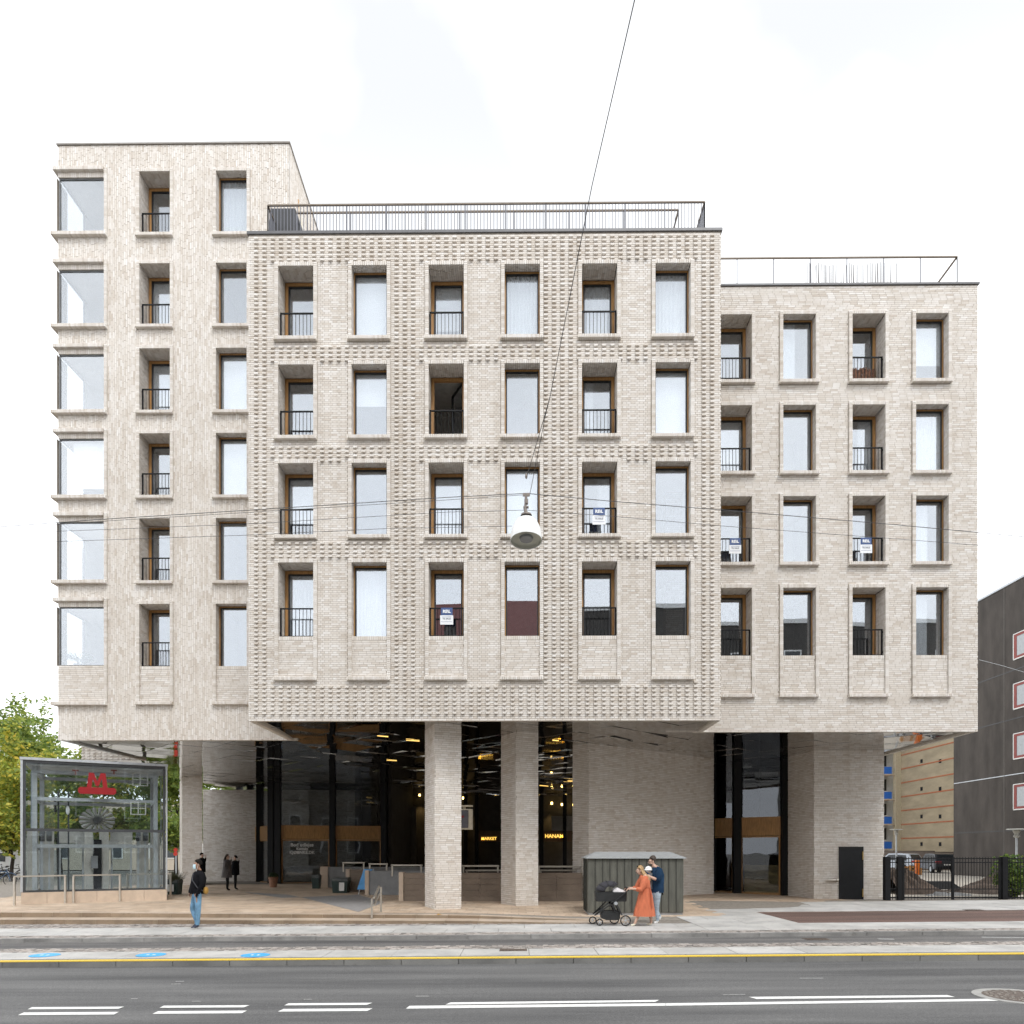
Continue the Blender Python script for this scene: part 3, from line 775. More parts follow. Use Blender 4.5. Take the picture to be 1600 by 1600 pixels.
finish_wall('facade_wall', D2, xl0, xl1, ZB, zlt, [(h[0], h[1], h[2], h[3]) for h in hL] + [(b0, b1, c0, c1) for b0, b1, c0, c1 in bh], extraL)
lay_vertical(brick_l, xl0, xl1, ZB, zlt - .06, D2, oL + cornerH)
# right return of the tower above the middle roof
nb = int((33 - D2) / .0645)
for i in range(nb):
    y = D2 + i * .0645; z = zmt - .6 + rnd.uniform(-.2, 0)
    while z < zlt - .06:
        brick_l.append((xl1 - .02, xl1 + .008 + rnd.uniform(0, .004), y, y + .0545, z, min(z + .23, zlt - .06))); z += .24
# left return
for i in range(int(1.5 / .0645)):
    pass
# ---- right block (stretcher bond)
xr0, xr1 = xm1 - 1.2, W(1527.6, 800, D3).x
zrt = W(1330, 444.5, D3).z
topsR = row_z([492.2, 634, 776.2, 919], D3, 1330); botsR = row_z([595.6, 738, 879.7, 1024], D3, 1330)
zpR = W(1330, 1085, D3).z
colsR = [(W(u, 800, D3).x, W(u2, 800, D3).x) for u, u2 in ((1124, 1174), (1222.7, 1273.6), (1330.6, 1382), (1429.6, 1480.4))]
iR = [['light', 'drape', 'light', 'half'], ['half', 'light', 'drape', 'sheer'], ['light', 'light', 'light', 'drape'], ['dark', 'dark', 'dark', 'drape']]
hR, oR, wR = facade(D3, xr0, xr1, zrt, ZB, colsR, topsR, botsR, zpR, ['deep', 'shal', 'deep', 'shal'], iR, 'right')
finish_wall('facade_wall', D3, xr0, xr1, ZB, zrt, hR, lambda mb: solid(mb, xr0, xr1, D3, 38.6, ZB, zrt))
lay_stretchers(brick_l, xr0, xr1, ZB, zrt - .06, D3, oR, ch=.0667)
# ---- rear wing seen under the tower's left corner
xw0 = W(128, 1170, 31.5).x
mb = MB(); mb.box(xw0, xl0 - .01, 31.5, 48, ZB + .12, 15); mb.build('rear_wing_wall', MORTAR, bld)
B = []
for i in range(24):
    z = ZB + i * CH
    for k in range(int((xl0 - xw0) / PI_)):
        x = xw0 + k * PI_
        pr = .05 if i % 2 else .008
        B.append((x, x + (.11 if i % 2 else .235), 31.5 - pr, 31.52, z, z + CH - J))
        if i % 2: B.append((x + .123, x + .235, 31.492, 31.52, z, z + CH - J))
o = boxes('brickwork', B, BRICK_W, bld); o['kind'] = 'stuff'

# ---- roof caps
def cap(x0, x1, y, yb, z, sides='lr', m_=None, up=.04):
    mb = MB(); mb.box(x0 - .04, x1 + .04, y - .055, y + .35, z - .04, z + up)
    if 'l' in sides: mb.box(x0 - .04, x0 + .3, y + .352, yb, z - .055, z + up - .002)
    if 'r' in sides: mb.box(x1 - .3, x1 + .04, y + .352, yb, z - .055, z + up - .002)
    mb.build('roof_cap', m_ or ZINC, bld)
cap(xm0, xm1, D1, 40, zmt); cap(xl0, xl1, D2, 36, zlt, 'lr', ZINCL, .01); cap(xm1 + .06, xr1, D3, 36, zrt, 'r', None, .02)
# ---- roof terraces: railings
RAILW = M('weathered_handrail', (.22, .18, .14), .6)
RAILB = M('railing_grey', (.17, .175, .20), .6, spec=.2)
def roof_rail(pts, ztop, zbot, bars, pname='roof_railing', post_gap=1.2, bar_gap=.1, bm=RAILB, tm=RAILW):
    t = MB()
    for a, b_ in zip(pts, pts[1:]):
        a3, b3 = Vector((*a, ztop)), Vector((*b_, ztop)); t.bar(a3, b3, .05, .04)
    o = t.build(pname, tm, bld)
    p = MB(); q = MB()
    for a, b_ in zip(pts, pts[1:]):
        A, B_ = Vector((*a, 0)), Vector((*b_, 0)); L = (B_ - A).length
        n_ = max(1, round(L / post_gap))
        for i in range(n_ + 1):
            c = A.lerp(B_, i / n_); p.bar((c.x, c.y, zbot), (c.x, c.y, ztop - .026), .03, .012)
        p.bar((a[0], a[1], zbot + .12), (b_[0], b_[1], zbot + .12), .03, .03)
        if bars:
            n_ = round(L / bar_gap)
            for i in range(1, n_):
                c = A.lerp(B_, i / n_); q.bar((c.x, c.y, zbot + .13), (c.x, c.y, ztop - .026), .019)
    p.build('railing_posts', bm, o)
    if bars: q.build('railing_bars', bm, o)
yr = D1 + .45
zt1 = W(757, 318.5, yr).z
ra, rb = W(418.5, 318.5, yr).x, W(1101, 318.5, yr).x
roof_rail([(ra, 33), (ra, yr), (rb, yr), (rb, 33)], zt1, zmt - .2, True)
yr2 = D1 + .9; zt2 = W(757, 330.5, yr2).z
roof_rail([(W(463, 331, yr2).x, yr2), (W(1060, 331, yr2).x, yr2), (W(1060, 331, yr2).x, yr2 + 3)], zt2, zmt - .2, False, post_gap=1.6)
yr3 = D3 + .5; zt3 = W(1330, 402.5, yr3).z
roof_rail([(xm1 + .05, yr3), (W(1495.5, 402.5, yr3).x, yr3), (W(1495.5, 402.5, yr3).x, 34)], zt3, zrt - .2, False, post_gap=1.25)

# ---- columns and ground-floor brick walls (not parallel to the facade)
def brick_block(name, P, zt, zb, faces=(0, 1), lab=None, mats=BRICK):
    """P: 4 plan corners anticlockwise seen from above; the listed edges get bricks"""
    mb = MB(); mb.prism([(p[0], p[1]) for p in P], lambda a, b_: (a, b_, zb), lambda a, b_: (a, b_, zt))
    o = mb.build(name, MORTAR, bld)
    for e in faces:
        a, b_ = Vector((*P[e], 0)), Vector((*P[(e + 1) % 4], 0)); U = b_ - a; L = U.length; U.normalize(); N = Vector((U.y, -U.x, 0))
        B = []; lay_stretchers(B, 0, L, zb, zt, 0, [])
        B = [(p[0], p[1], -p[2], -p[3], p[4], p[5]) for p in B]
        q = boxes('brickwork', B, mats, o, frame=((a.x, a.y, 0), (U.x, U.y, 0), (N.x, N.y, 0))); q['kind'] = 'stuff'
    return o
ZCEIL = ZB + .05
def rect_from(corner, right, depth):
    c = Vector(corner[:2]); r_ = Vector(right[:2]) - c; U = r_.normalized(); N = Vector((-U.y, U.x))
    d = N * depth
    return [tuple(c), tuple(Vector(right[:2])), tuple(Vector(right[:2]) + d), tuple(c + d)]
c1 = GP(679.5, 1421.5, ZP)
a20 = R(20)
def col_rect(c, wdt, dep, ang): 
    U = Vector((math.cos(ang), math.sin(ang))); N = Vector((-U.y, U.x)); c = Vector((c.x, c.y))
    return [tuple(c), tuple(c + U * wdt), tuple(c + U * wdt + N * dep), tuple(c + N * dep)]
brick_block('column', col_rect(W(679.5, 1420, 22.75), .845, 1.35, a20), ZCEIL + .02, 0, (0, 3))
brick_block('column', col_rect(W(806, 1415, 24.3), .82, 1.2, R(25)), ZCEIL + .02, 0, (0, 3))
# big wall behind the shed
pA, pB = W(920, 1400, 26.9), W(1115, 1397, 31.6)
brick_block('ground_floor_wall', rect_from(pA, pB, .85), ZCEIL + .02, 0, (0, 3))
# right wall with door
pC, pD, pE = W(1272, 1404, 29.0), W(1381, 1404, 29.0), W(1231.5, 1398, 31.0)
P4 = [tuple(pC[:2]), tuple(pD[:2]), (pD.x, 34.0), (pE.x, pE.y)]
door_wall = brick_block('ground_floor_wall', [P4[0], P4[1], P4[2], P4[3]], ZCEIL + .02, -.05, (0, 1, 3))
# left pier and the pale wing wall behind
pL = W(285, 1383, 39.0)
brick_block('column', [(pL.x, pL.y), (W(316, 1383, 39).x, 39.0), (W(316, 1383, 42).x - .2, 42), (W(281, 1383, 42).x, 42)], ZCEIL + .02, 0, (0, 3))
q0, q1 = W(317, 1376, 44.5), W(420, 1376, 47.0)
brick_block('wing_wall', [(q0.x, 44.5), (q1.x + 6, 44.9), (q1.x + 6, 47), (q0.x, 47)], ZB - .15, -.1, (0,), mats=BRICK_W)

# door, hinges, standpipe on the right wall
yd = 29.0 - .012
dz0, dz1 = W(1340, 1405, yd).z, W(1340, 1323, yd).z
dx0, dx1 = W(1310.5, 1400, yd).x, W(1348.5, 1400, yd).x
mb = MB(); mb.box(dx0, dx1, yd - .04, yd, dz0, dz1); dr = mb.build('door', M('charcoal_door', (.017, .018, .020), .5, spec=.25), bld)
mb = MB()
for zz in (dz0 + .25, dz1 - .35): mb.cyl((dx1 - .035, yd - .06, zz - .16), (dx1 - .035, yd - .06, zz + .16), .022)
mb.build('hinge', M('brass', (.55, .38, .13), .35, metal=.8), dr)
mb = MB(); pz = W(1300, 1375, yd).z; px0, px1 = W(1291, 1375, yd).x, W(1308, 1375, yd).x
mb.cyl((px0, yd - .12, pz), (px1 - .03, yd - .12, pz), .05); mb.cyl((px0 + .1, yd + .01, pz), (px0 + .1, yd - .12, pz), .06); mb.cyl((px1 - .09, yd - .12, pz), (px1 - .02, yd - .12, pz), .085); mb.cyl((px0 - .06, yd - .12, pz - .01), (px0 + .01, yd - .12, pz), .03)
mb.build('standpipe', STEEL, bld, smooth=True)

# ---- ceiling: mirror panels laid diagonally, one by one
def clip_rect(poly, x0, x1, y0, y1):
    for ax, lim, sg in ((0, x0, 1), (0, x1, -1), (1, y0, 1), (1, y1, -1)):
        out_ = []
        for i in range(len(poly)):
            a, b_ = poly[i], poly[(i + 1) % len(poly)]
            da, db = (a[ax] - lim) * sg, (b_[ax] - lim) * sg
            if da >= 0: out_.append(a)
            if da * db < 0:
                t = da / (da - db); out_.append((a[0] + (b_[0] - a[0]) * t, a[1] + (b_[1] - a[1]) * t))
        poly = out_
        if not poly: return []
    return poly
rim = .16
rects = [(xm0 + rim, xm1 - .0, D1 + rim, 52.6), (xl0 + rim, xm0 + rim, D2 + rim, 48), (xm1, xr1 - rim, D3 + rim, 38.2), (xw0 + .1, xl0 + rim, 31.6, 48)]
pans = []
cg, sg_ = math.cos(R(43)), math.sin(R(43)); PW, PH = 1.5, 1.5
for i in range(-30, 45):
    for j in range(-5, 50):
        q = []
        for du, dv in ((0, 0), (1, 0), (1, 1), (0, 1)):
            a, b_ = (i + du) * PW, (j + dv) * PH
            a += (-.008 if du else .008); b_ += (-.008 if dv else .008)
            q.append((a * cg - b_ * sg_, a * sg_ + b_ * cg))
        for rc in rects:
            c = clip_rect(q, *rc)
            if len(c) > 2:
                mx = sum(p[0] for p in c) / len(c); my = sum(p[1] for p in c) / len(c)
                pans.append((my, c, mx))
pans.sort(key=lambda p: p[0])
rest = MB()
for k, (my, c, mx) in enumerate(pans):
    ti = .006 if my < 24.5 or mx < xm0 or mx > xm1 - 1 else .022
    tx, ty = rnd.gauss(0, ti), rnd.gauss(0, ti)
    mb = MB() if k < 300 else rest
    n_ = len(c)
    z = lambda p: ZCEIL + .01 + (p[0] - mx) * tx + (p[1] - my) * ty
    mb.add([(p[0], p[1], z(p)) for p in c] + [(p[0], p[1], z(p) + .03) for p in c], [tuple(range(n_ - 1, -1, -1)), tuple(range(n_, 2 * n_))] + [(i, (i + 1) % n_, n_ + (i + 1) % n_, n_ + i) for i in range(n_)])
    if k < 300: mb.build('ceiling_panel', MIRROR, bld)
o = rest.build('ceiling_panel', MIRROR, bld); o['kind'] = 'stuff'
mb = MB()
for x0, x1, y0, y1 in rects: mb.quad((x0, y0, ZCEIL + .07), (x0, y1, ZCEIL + .07), (x1, y1, ZCEIL + .07), (x1, y0, ZCEIL + .07))
mb.build('ceiling_void', BLACK, bld)
mb = MB()   # brick rim round the underside
for a in ((xm0, xm1, D1 + .021, D1 + rim), (xl0, xm0 + .3, D2 + .021, D2 + rim), (xm1 - .3, xr1, D3 + .021, D3 + rim)): mb.box(a[0], a[1], a[2], a[3], ZB, ZB + .24)
mb.box(xm0, xm0 + rim, D1 + rim, D2 + .02, ZB, ZB + .24); mb.box(xm1 - rim, xm1, D1 + rim, D3 + .02, ZB, ZB + .24); mb.box(xl0, xl0 + rim, D2 + rim, 31.45, ZB, ZB + .24); mb.box(xr1 - rim, xr1, D3 + rim, 38.5, ZB, ZB + .24)
mb.build('soffit_rim', SIDE, bld)
WARM = M('warm_lamp', (1, .8, .4), .5, emit=(1, .62, .16), es=.9)
def strip_light(u, v, L, ang):
    Y = (ZCEIL - ZC) * FPX / (CY - v); p = W(u, v, Y); d = Vector((math.cos(ang), math.sin(ang), 0)) * L / 2
    mb = MB(); mb.bar((p.x - d.x, p.y - d.y, ZCEIL - .005), (p.x + d.x, p.y + d.y, ZCEIL - .005), .022, .02); mb.build('ceiling_light', WARM, bld)
for a in ((598, 1150, .4, .6), (645, 1157, .5, .5), (612, 1188, .45, .5), (868, 1157, .25, .5), (850, 1228, .7, .7), (893, 1221, .6, .7)): strip_light(*a)

# ---- glazing of the hall
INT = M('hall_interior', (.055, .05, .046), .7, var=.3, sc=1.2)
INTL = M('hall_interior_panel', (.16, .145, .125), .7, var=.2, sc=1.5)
def glazing(pts, spandrel=True, door_row=True, zt=None):
    """pts: plan points of the posts"""
    zt = zt or ZCEIL
    z_a, z_b = 2.62, 3.42
    for i, p in enumerate(pts):
        mb = MB(); mb.box(p[0] - .16, p[0] + .16, p[1] - .2, p[1] + .15, 0, zt); mb.build('glazing_post', BLACK, bld)
    for a, b_ in zip(pts, pts[1:]):
        A, B_ = Vector((*a, 0)), Vector((*b_, 0)); U = (B_ - A); L = U.length; U.normalize(); A = A + U * .14; B_ = B_ - U * .14
        up = Vector((0, 0, 1))
        mb = MB(); mb.bar(A + up * (z_a + z_b) / 2, B_ + up * (z_a + z_b) / 2, .1, z_b - z_a); sp = mb.build('spandrel', OAK, bld)
        mb = MB(); mb.bar(A + up * (zt + z_b) / 2, B_ + up * (zt + z_b) / 2, .02, zt - z_b); mb.build('shop_pane', GLASSD, bld)
        mb = MB(); mb.bar(A + up * (z_a / 2 + .1), B_ + up * (z_a / 2 + .1), .02, z_a - .25); mb.build('shop_pane', GLASSD, bld)
        mb = MB()
        mb.bar(A + up * .12, B_ + up * .12, .08, .09); mb.bar(A + up * (z_a - .05), B_ + up * (z_a - .05), .08, .06)
        for c in (A + U * .06, B_ - U * .06): mb.bar(c + up * .15, c + up * (z_a - .08), .08, .07)
        mb.build('door_frame', OAK, bld)
gl = [W(435, 1380, 41.5), W(520, 1380, 42.3), W(600, 1380, 43.0)]
glazing([(p.x, p.y) for p in gl])
gl2 = [W(374, 1376, 48.5), W(391, 1376, 46.0), W(406, 1376, 43.8), W(424, 1380, 41.9)]
glazing([(p.x, p.y) for p in gl2])
gl3 = [W(1112, 1393, 33.4), W(1151, 1396, 32.3), W(1226, 1398, 31.2)]
glazing([(p.x, p.y) for p in gl3])
ply = M('plywood', (.34, .26, .13), .6, var=.35, sc=2.2, scale=(1, 1, 3))
p1, p2 = W(1163, 1390, 32.33), W(1221, 1390, 31.47)
mb = MB(); mb.bar((p1.x, p1.y, .75), (p2.x, p2.y, .75), .03, 1.2); mb.build('plywood_board', ply, bld)
# interiors: back wall, side walls, floors
hw = []
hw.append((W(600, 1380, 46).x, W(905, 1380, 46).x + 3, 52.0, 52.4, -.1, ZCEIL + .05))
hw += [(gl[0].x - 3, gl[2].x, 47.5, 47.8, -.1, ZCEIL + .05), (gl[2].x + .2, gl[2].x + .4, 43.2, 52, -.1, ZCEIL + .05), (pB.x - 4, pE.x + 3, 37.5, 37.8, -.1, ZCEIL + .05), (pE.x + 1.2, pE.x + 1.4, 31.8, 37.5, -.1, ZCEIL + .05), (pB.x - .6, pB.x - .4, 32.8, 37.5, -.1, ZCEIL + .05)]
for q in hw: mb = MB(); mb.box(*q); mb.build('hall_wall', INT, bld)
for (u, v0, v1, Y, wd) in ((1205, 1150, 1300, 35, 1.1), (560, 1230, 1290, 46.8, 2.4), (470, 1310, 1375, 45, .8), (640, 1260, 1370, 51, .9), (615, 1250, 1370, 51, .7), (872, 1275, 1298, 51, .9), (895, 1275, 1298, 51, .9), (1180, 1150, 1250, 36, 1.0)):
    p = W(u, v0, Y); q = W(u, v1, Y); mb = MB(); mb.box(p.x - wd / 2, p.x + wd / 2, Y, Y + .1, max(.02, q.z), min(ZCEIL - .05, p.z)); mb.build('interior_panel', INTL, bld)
# back shop fronts with posts and lit names
for u in (602, 640, 728, 745, 790, 846, 882):
    p = W(u, 1300, 51.3); mb = MB(); mb.box(p.x - .13, p.x + .13, 51.0, 51.3, 0, ZCEIL); mb.build('glazing_post', BLACK, bld)
for u0, u1 in ((745, 788), (846, 881), (886, 915)):
    p, q = W(u0, 1298, 51.2), W(u1, 1315, 51.2); mb = MB(); mb.box(p.x, q.x, 51.15, 51.25, q.z, p.z); mb.build('spandrel', M('dark_oak', (.10, .055, .025), .5, var=.2), bld)
SIGNY = M('lit_letters', (1, .8, .3), .5, emit=(1, .58, .10), es=.85)
p = W(867, 1309, 51.1); text('lit_sign', 'HANAMI', .36, (p.x, 51.1, p.z), SIGNY, bld, bold=.008)
p = W(764, 1312.3, 51.1); text('lit_sign', 'MARKET', .28, (p.x, 51.1, p.z), SIGNY, bld, bold=.006)
# wall-washer lamps in the hall
lampm = M('lamp_glow', (1, .8, .4), .5, emit=(1, .66, .2), es=5)
for k, (u, v, Y) in enumerate(((607, 1241, 51.6), (632, 1243, 51.6), (656, 1244, 51.6), (724, 1249, 51.6), (862, 1257, 51.6), (878, 1259, 51.6), (896, 1259, 51.6))):
    p = W(u, v, Y); mb = MB(); mb.cyl((p.x, Y - .12, p.z), (p.x, Y - .12, p.z + .16), .07, .07, 8); lp = mb.build('wall_lamp', lampm, bld)
    l_ = bpy.data.lights.new('wall_lamp_light', 'SPOT'); l_.energy = 40; l_.color = (1, .66, .24); l_.spot_size = R(70); l_.spot_blend = .7; l_.shadow_soft_size = .05
    lo = bpy.data.objects.new('wall_lamp_light', l_); lo.location = Vector((p.x, Y - .28, p.z - .02)) - OFF[lp]; lo.rotation_euler = (R(12), 0, 0); COL.objects.link(lo); lo.parent = lp
# letting notice on the shop pane
p = W(472, 1327, 41.0); LET = M('vinyl_lettering', (.75, .74, .72), .6)
ang = math.atan2(gl[1].y - gl[0].y, gl[1].x - gl[0].x)
for s, v, sz in (('Bod udlejes', 1322.5, .27), ('Kontakt', 1328, .19), ('KJØBNKE.DK', 1334, .235)):
    y = 41.62; p = W(472, v, y); text('shop_lettering', s, sz, (p.x, y, p.z), LET, bld, rot=(R(90), 0, ang), bold=.006)

# ---- all bricks: 300 projecting ones as parts, the rest joined
proud_l.sort(key=lambda b_: b_[4])
for b_ in proud_l[:300]:
    mb = MB(); mb.box(*b_); mb.build('brick', BRICK, bld)
o = boxes('brickwork', brick_l + proud_l[300:], BRICK, bld); o['kind'] = 'stuff'
BRICKCOUNT = len(brick_l) + len(proud_l)
#__PART2__
# ================================================================== SMALL THINGS ON THE BUILDING
NAVY = M('sign_navy', (.045, .085, .22), .5); SIGNWH = M('sign_white', (.80, .82, .84), .5, var=.03); INK = M('sign_ink', (.12, .13, .18), .6)
def agent_sign(wr, D, label, off=.0):
    x0, x1, z0, z1, zr = wr
    c = (x0 + x1) / 2 + off; y = D + .13 - .032
    t = thing('estate_agent_sign', label, 'sign', (c, y, zr), 'estate agent signs hung on balcony railings')
    mb = MB(); mb.box(c - .175, c + .175, y - .012, y, zr - .235, zr - .01); mb.build('name_board', NAVY, t)
    mb = MB(); mb.box(c - .195, c + .195, y - .012, y, zr - .515, zr - .238); mb.build('info_board', SIGNWH, t)
    text('lettering', 'RE\\L', .125, (c, y - .014, zr - .165), SIGNWH, t, bold=.006)
    text('lettering', 'TIL SALG', .062, (c, y - .014, zr - .36), INK, t, bold=.001)
    for zz, wd in ((.285, .28), (.43, .33)):
        mb = MB(); mb.box(c - wd / 2, c + wd / 2, y - .014, y - .0125, zr - zz - .01, zr - zz + .01); mb.build('text_line', M('pale_ink', (.42, .45, .52), .6), t)
agent_sign(wM[(2, 4)], D1, 'navy and white estate agent sign on the railing right of the hanging street lamp')
agent_sign(wM[(3, 2)], D1, 'navy and white estate agent sign on the lowest railing above the left brick column')
agent_sign(wR[(2, 0)], D3, 'navy and white estate agent sign on the right block railing beside the patterned corner', .02)
agent_sign(wR[(2, 2)], D3, 'navy and white estate agent sign on the rightmost railing column of the right block', -.02)
# dried plants behind the railing of the top right-block window
x0, x1, z0, z1, zr = wR[(0, 2)]
t = thing('balcony_plant_box', 'row of dried brown plants in a box behind a top right-block railing', 'plant box', (x0 + .3, D3 + .3, z0))
mb = MB(); mb.box(x0 + .02, x1 - .22, D3 + .22, D3 + .4, z0, z0 + .1); mb.build('box', ZINC, t)
mb = MB()
for i in range(150):
    px = x0 + .04 + rnd.random() * (x1 - x0 - .3); a = rnd.uniform(-.25, .25); h = rnd.uniform(.2, .55); yy = D3 + .3 + rnd.uniform(-.06, .06)
    mb.quad((px, yy, z0 + .1), (px + .035, yy + rnd.uniform(-.02, .02), z0 + .1), (px + .04 + a * h, yy, z0 + .1 + h), (px + a * h, yy, z0 + .1 + h * .96))
o = mb.build('dried_stems', M('dried_leaves', (.15, .065, .035), .8, var=.5, sc=14), t); o['kind'] = 'stuff'
# palm in the lowest corner window
pz = cbot[5]; pp = W(122, 1035, D2 + .9)
t = thing('potted_palm', 'green potted palm standing inside the lowest glazed corner window', 'plant', (pp.x, pp.y, pz + .02))
mb = MB(); mb.cyl((pp.x, pp.y, pz), (pp.x, pp.y, pz + .28), .13, .16, 12); mb.build('pot', CONC, t)
LEAFD = M('palm_green', (.06, .12, .05), .6, var=.3)
mb = MB()
for i in range(16):
    a = i * 2.4; r0 = rnd.uniform(.35, .6); h = rnd.uniform(.45, .75)
    P = [Vector((pp.x + math.cos(a) * r0 * t_, pp.y + math.sin(a) * r0 * t_ * .8, pz + .28 + h * (1.7 * t_ - 1.1 * t_ * t_))) for t_ in (0, .25, .5, .75, 1)]
    mb.tube(P, [.006] * 5, 4)
    d = Vector((-math.sin(a), math.cos(a), 0))
    for k in range(9):
        q = P[1].lerp(P[4], k / 9)
        for s in (-1, 1): mb.quad(q, q + d * s * .1 + Vector((math.cos(a) * .05, math.sin(a) * .05, -.03)), q + d * s * .2 + Vector((math.cos(a) * .09, math.sin(a) * .09, -.1)), q + d * s * .1 + Vector((math.cos(a) * .08, math.sin(a) * .08, -.03)))
mb.build('fronds', LEAFD, t)
pp = W(122, 362, D2 + .8); pz = cbot[0]
t = thing('window_plant', 'small sparse twig plant behind the topmost corner window glass', 'plant', (pp.x, pp.y, pz))
mb = MB(); mb.cyl((pp.x, pp.y, pz), (pp.x, pp.y, pz + .16), .08, .1, 10); mb.build('pot', WHITEP, t)
mb = MB()
for i in range(14):
    a = rnd.uniform(0, 6.3); h = rnd.uniform(.2, .45); e = (pp.x + math.cos(a) * h * .7, pp.y + math.sin(a) * .15, pz + .15 + h)
    mb.tube([(pp.x, pp.y, pz + .14), e], [.008, .004], 4); mb.sph(e, .025, n_=6, mz=4)
mb.build('stems', LEAFD, t)
# roof terrace
ry = D1 + 1.5; rz = zmt - .18
p0, p1 = W(424, 350, ry).x, W(485, 350, ry).x
mb = MB(); mb.loft([[(p0 + a * (p1 - p0), ry - .5 * b_, z) for a, b_ in ((0, 1), (1, 1), (1, -1), (0, -1))] for z in (rz,)] + [[(p0 + .02 + a * (p1 - p0) * .99, ry - .48 * b_, rz + .65) for a, b_ in ((0, 1), (1, 1), (1, -1), (0, -1))]] + [[(p0 + .12 + a * (p1 - p0) * .62, ry - .42 * b_, W(450, 343.5, ry).z) for a, b_ in ((0, 1), (1, 1), (1, -1), (0, -1))]])
o = mb.build('covered_furniture', M('black_tarpaulin', (.03, .032, .037), .55, bmp=.4, sc=3), origin=(p0, ry, rz)); tag(o, 'garden furniture under a black tarpaulin at the left end of the roof terrace', 'furniture cover')
p = W(754, 350, ry)
t = thing('roof_planter', 'grey round planter standing on the middle roof terrace', 'planter', (p.x, ry, rz))
mb = MB(); mb.cyl((p.x, ry, rz), (p.x, ry, rz + .62), .17, .19, 14); mb.build('pot', CONC, t)
mb = MB(); mb.sph((p.x, ry, rz + .72), .19, .19, .16); mb.build('ball_plant', M('grey_green', (.12, .14, .14), .8, var=.3), t)
p = W(661, 354, ry); mb = MB(); mb.box(p.x - .1, p.x + .1, ry - .1, ry + .1, rz, W(661, 347, ry).z); o = mb.build('roof_crate', WHITEP, origin=(p.x, ry, rz)); tag(o, 'small white crate on the roof terrace left of the grey planter', 'crate')
p0_, p1_ = W(466, 312, ry + 1), W(478, 358, ry + 1)
t = thing('closed_parasol', 'closed parasol pole leaning over the left end of the roof terrace', 'parasol', (p1_.x, ry + 1, rz))
mb = MB(); mb.cyl((p1_.x + .1, ry + 1, rz), (p0_.x, ry + 1, p0_.z), .025, .02, 8); mb.build('pole', OAK, t)
mb = MB(); mb.cyl((p1_.x + .02, ry + 1, rz + .55), (p0_.x + .03, ry + 1, p0_.z - .1), .09, .02, 8); mb.build('canopy', M('cream_cloth', (.6, .55, .45), .9), t)
for u, lab in ((905, 'sparse dry grass tuft on the roof terrace behind the wire'), (980, 'sparse dry grass tuft on the right part of the roof terrace'), (1083, 'small grass tuft at the right corner of the middle roof terrace')):
    p = W(u, 358, ry); mb = MB()
    for i in range(26):
        a = rnd.uniform(-.35, .35); bx = p.x + a; h = rnd.uniform(.3, .75) * (1.2 - abs(a)); l_ = rnd.uniform(-.1, .1)
        mb.tube([(bx, ry, rz), (bx + l_ * .5, ry, rz + h * .6), (bx + l_, ry, rz + h)], [.006, .005, .004], 3)
        if h > .5: mb.sph((bx + l_, ry, rz + h), .018, .018, .03, 5, 3)
    o = mb.build('terrace_grass', M('dry_grass', (.22, .2, .17), .9, var=.3), origin=(p.x, ry, rz)); tag(o, lab, 'grass', 'grass tufts on the middle roof terrace')
ry3 = yr3 + .12; rz3 = zrt - .18
p0, p1 = W(1258, 420, ry3).x, W(1405, 420, ry3).x
mb = MB(); zt_ = W(1330, 408, ry3).z
for i in range(105):
    x = p0 + (p1 - p0) * (i + rnd.random() * .7) / 105
    if rnd.random() < .15: continue
    mb.tube([(x, ry3, rz3), (x + rnd.uniform(-.02, .02), ry3 + rnd.uniform(-.01, .01), zt_ - rnd.uniform(0, .14))], [.009, .006], 4)
for zz in (rz3 + .25, rz3 + .7): mb.tube([(p0, ry3 + .015, zz), (p1, ry3 + .015, zz)], .004, 4)
o = mb.build('reed_screen', M('dark_reed', (.10, .09, .08), .9, var=.4, sc=9), origin=((p0 + p1) / 2, ry3, rz3)); tag(o, 'screen of thin dark reeds tied along the right roof railing', 'screen')
p = W(1189, 440, ry3 + .6); mb = MB(); mb.cyl((p.x, p.y, rz3), (p.x, p.y, rz3 + .2), .13, .13, 10); mb.cyl((p.x, p.y, rz3 + .2), (p.x + .03, p.y, rz3 + .48), .11, .01, 10)
o = mb.build('terrace_ornament', M('terracotta', (.45, .24, .10), .7), origin=(p.x, p.y, rz3)); tag(o, 'small orange cone shaped ornament on the right roof terrace', 'ornament')
p = W(1394, 440, ry3 + .3); t = thing('roof_plant', 'small leafy green plant at the foot of the reed screen', 'plant', (p.x, p.y, rz3))
mb = MB()
for i in range(60):
    c = Vector((p.x + rnd.gauss(0, .16), p.y + rnd.gauss(0, .08), rz3 + .12 + abs(rnd.gauss(0, .14)))); d = Vector((rnd.uniform(-1, 1), rnd.uniform(-1, 1), rnd.uniform(-.5, 1))).normalized() * .06; e = d.orthogonal().normalized() * .03
    mb.quad(c - d, c + e, c + d, c - e)
mb.build('leaves', LEAFD, t)

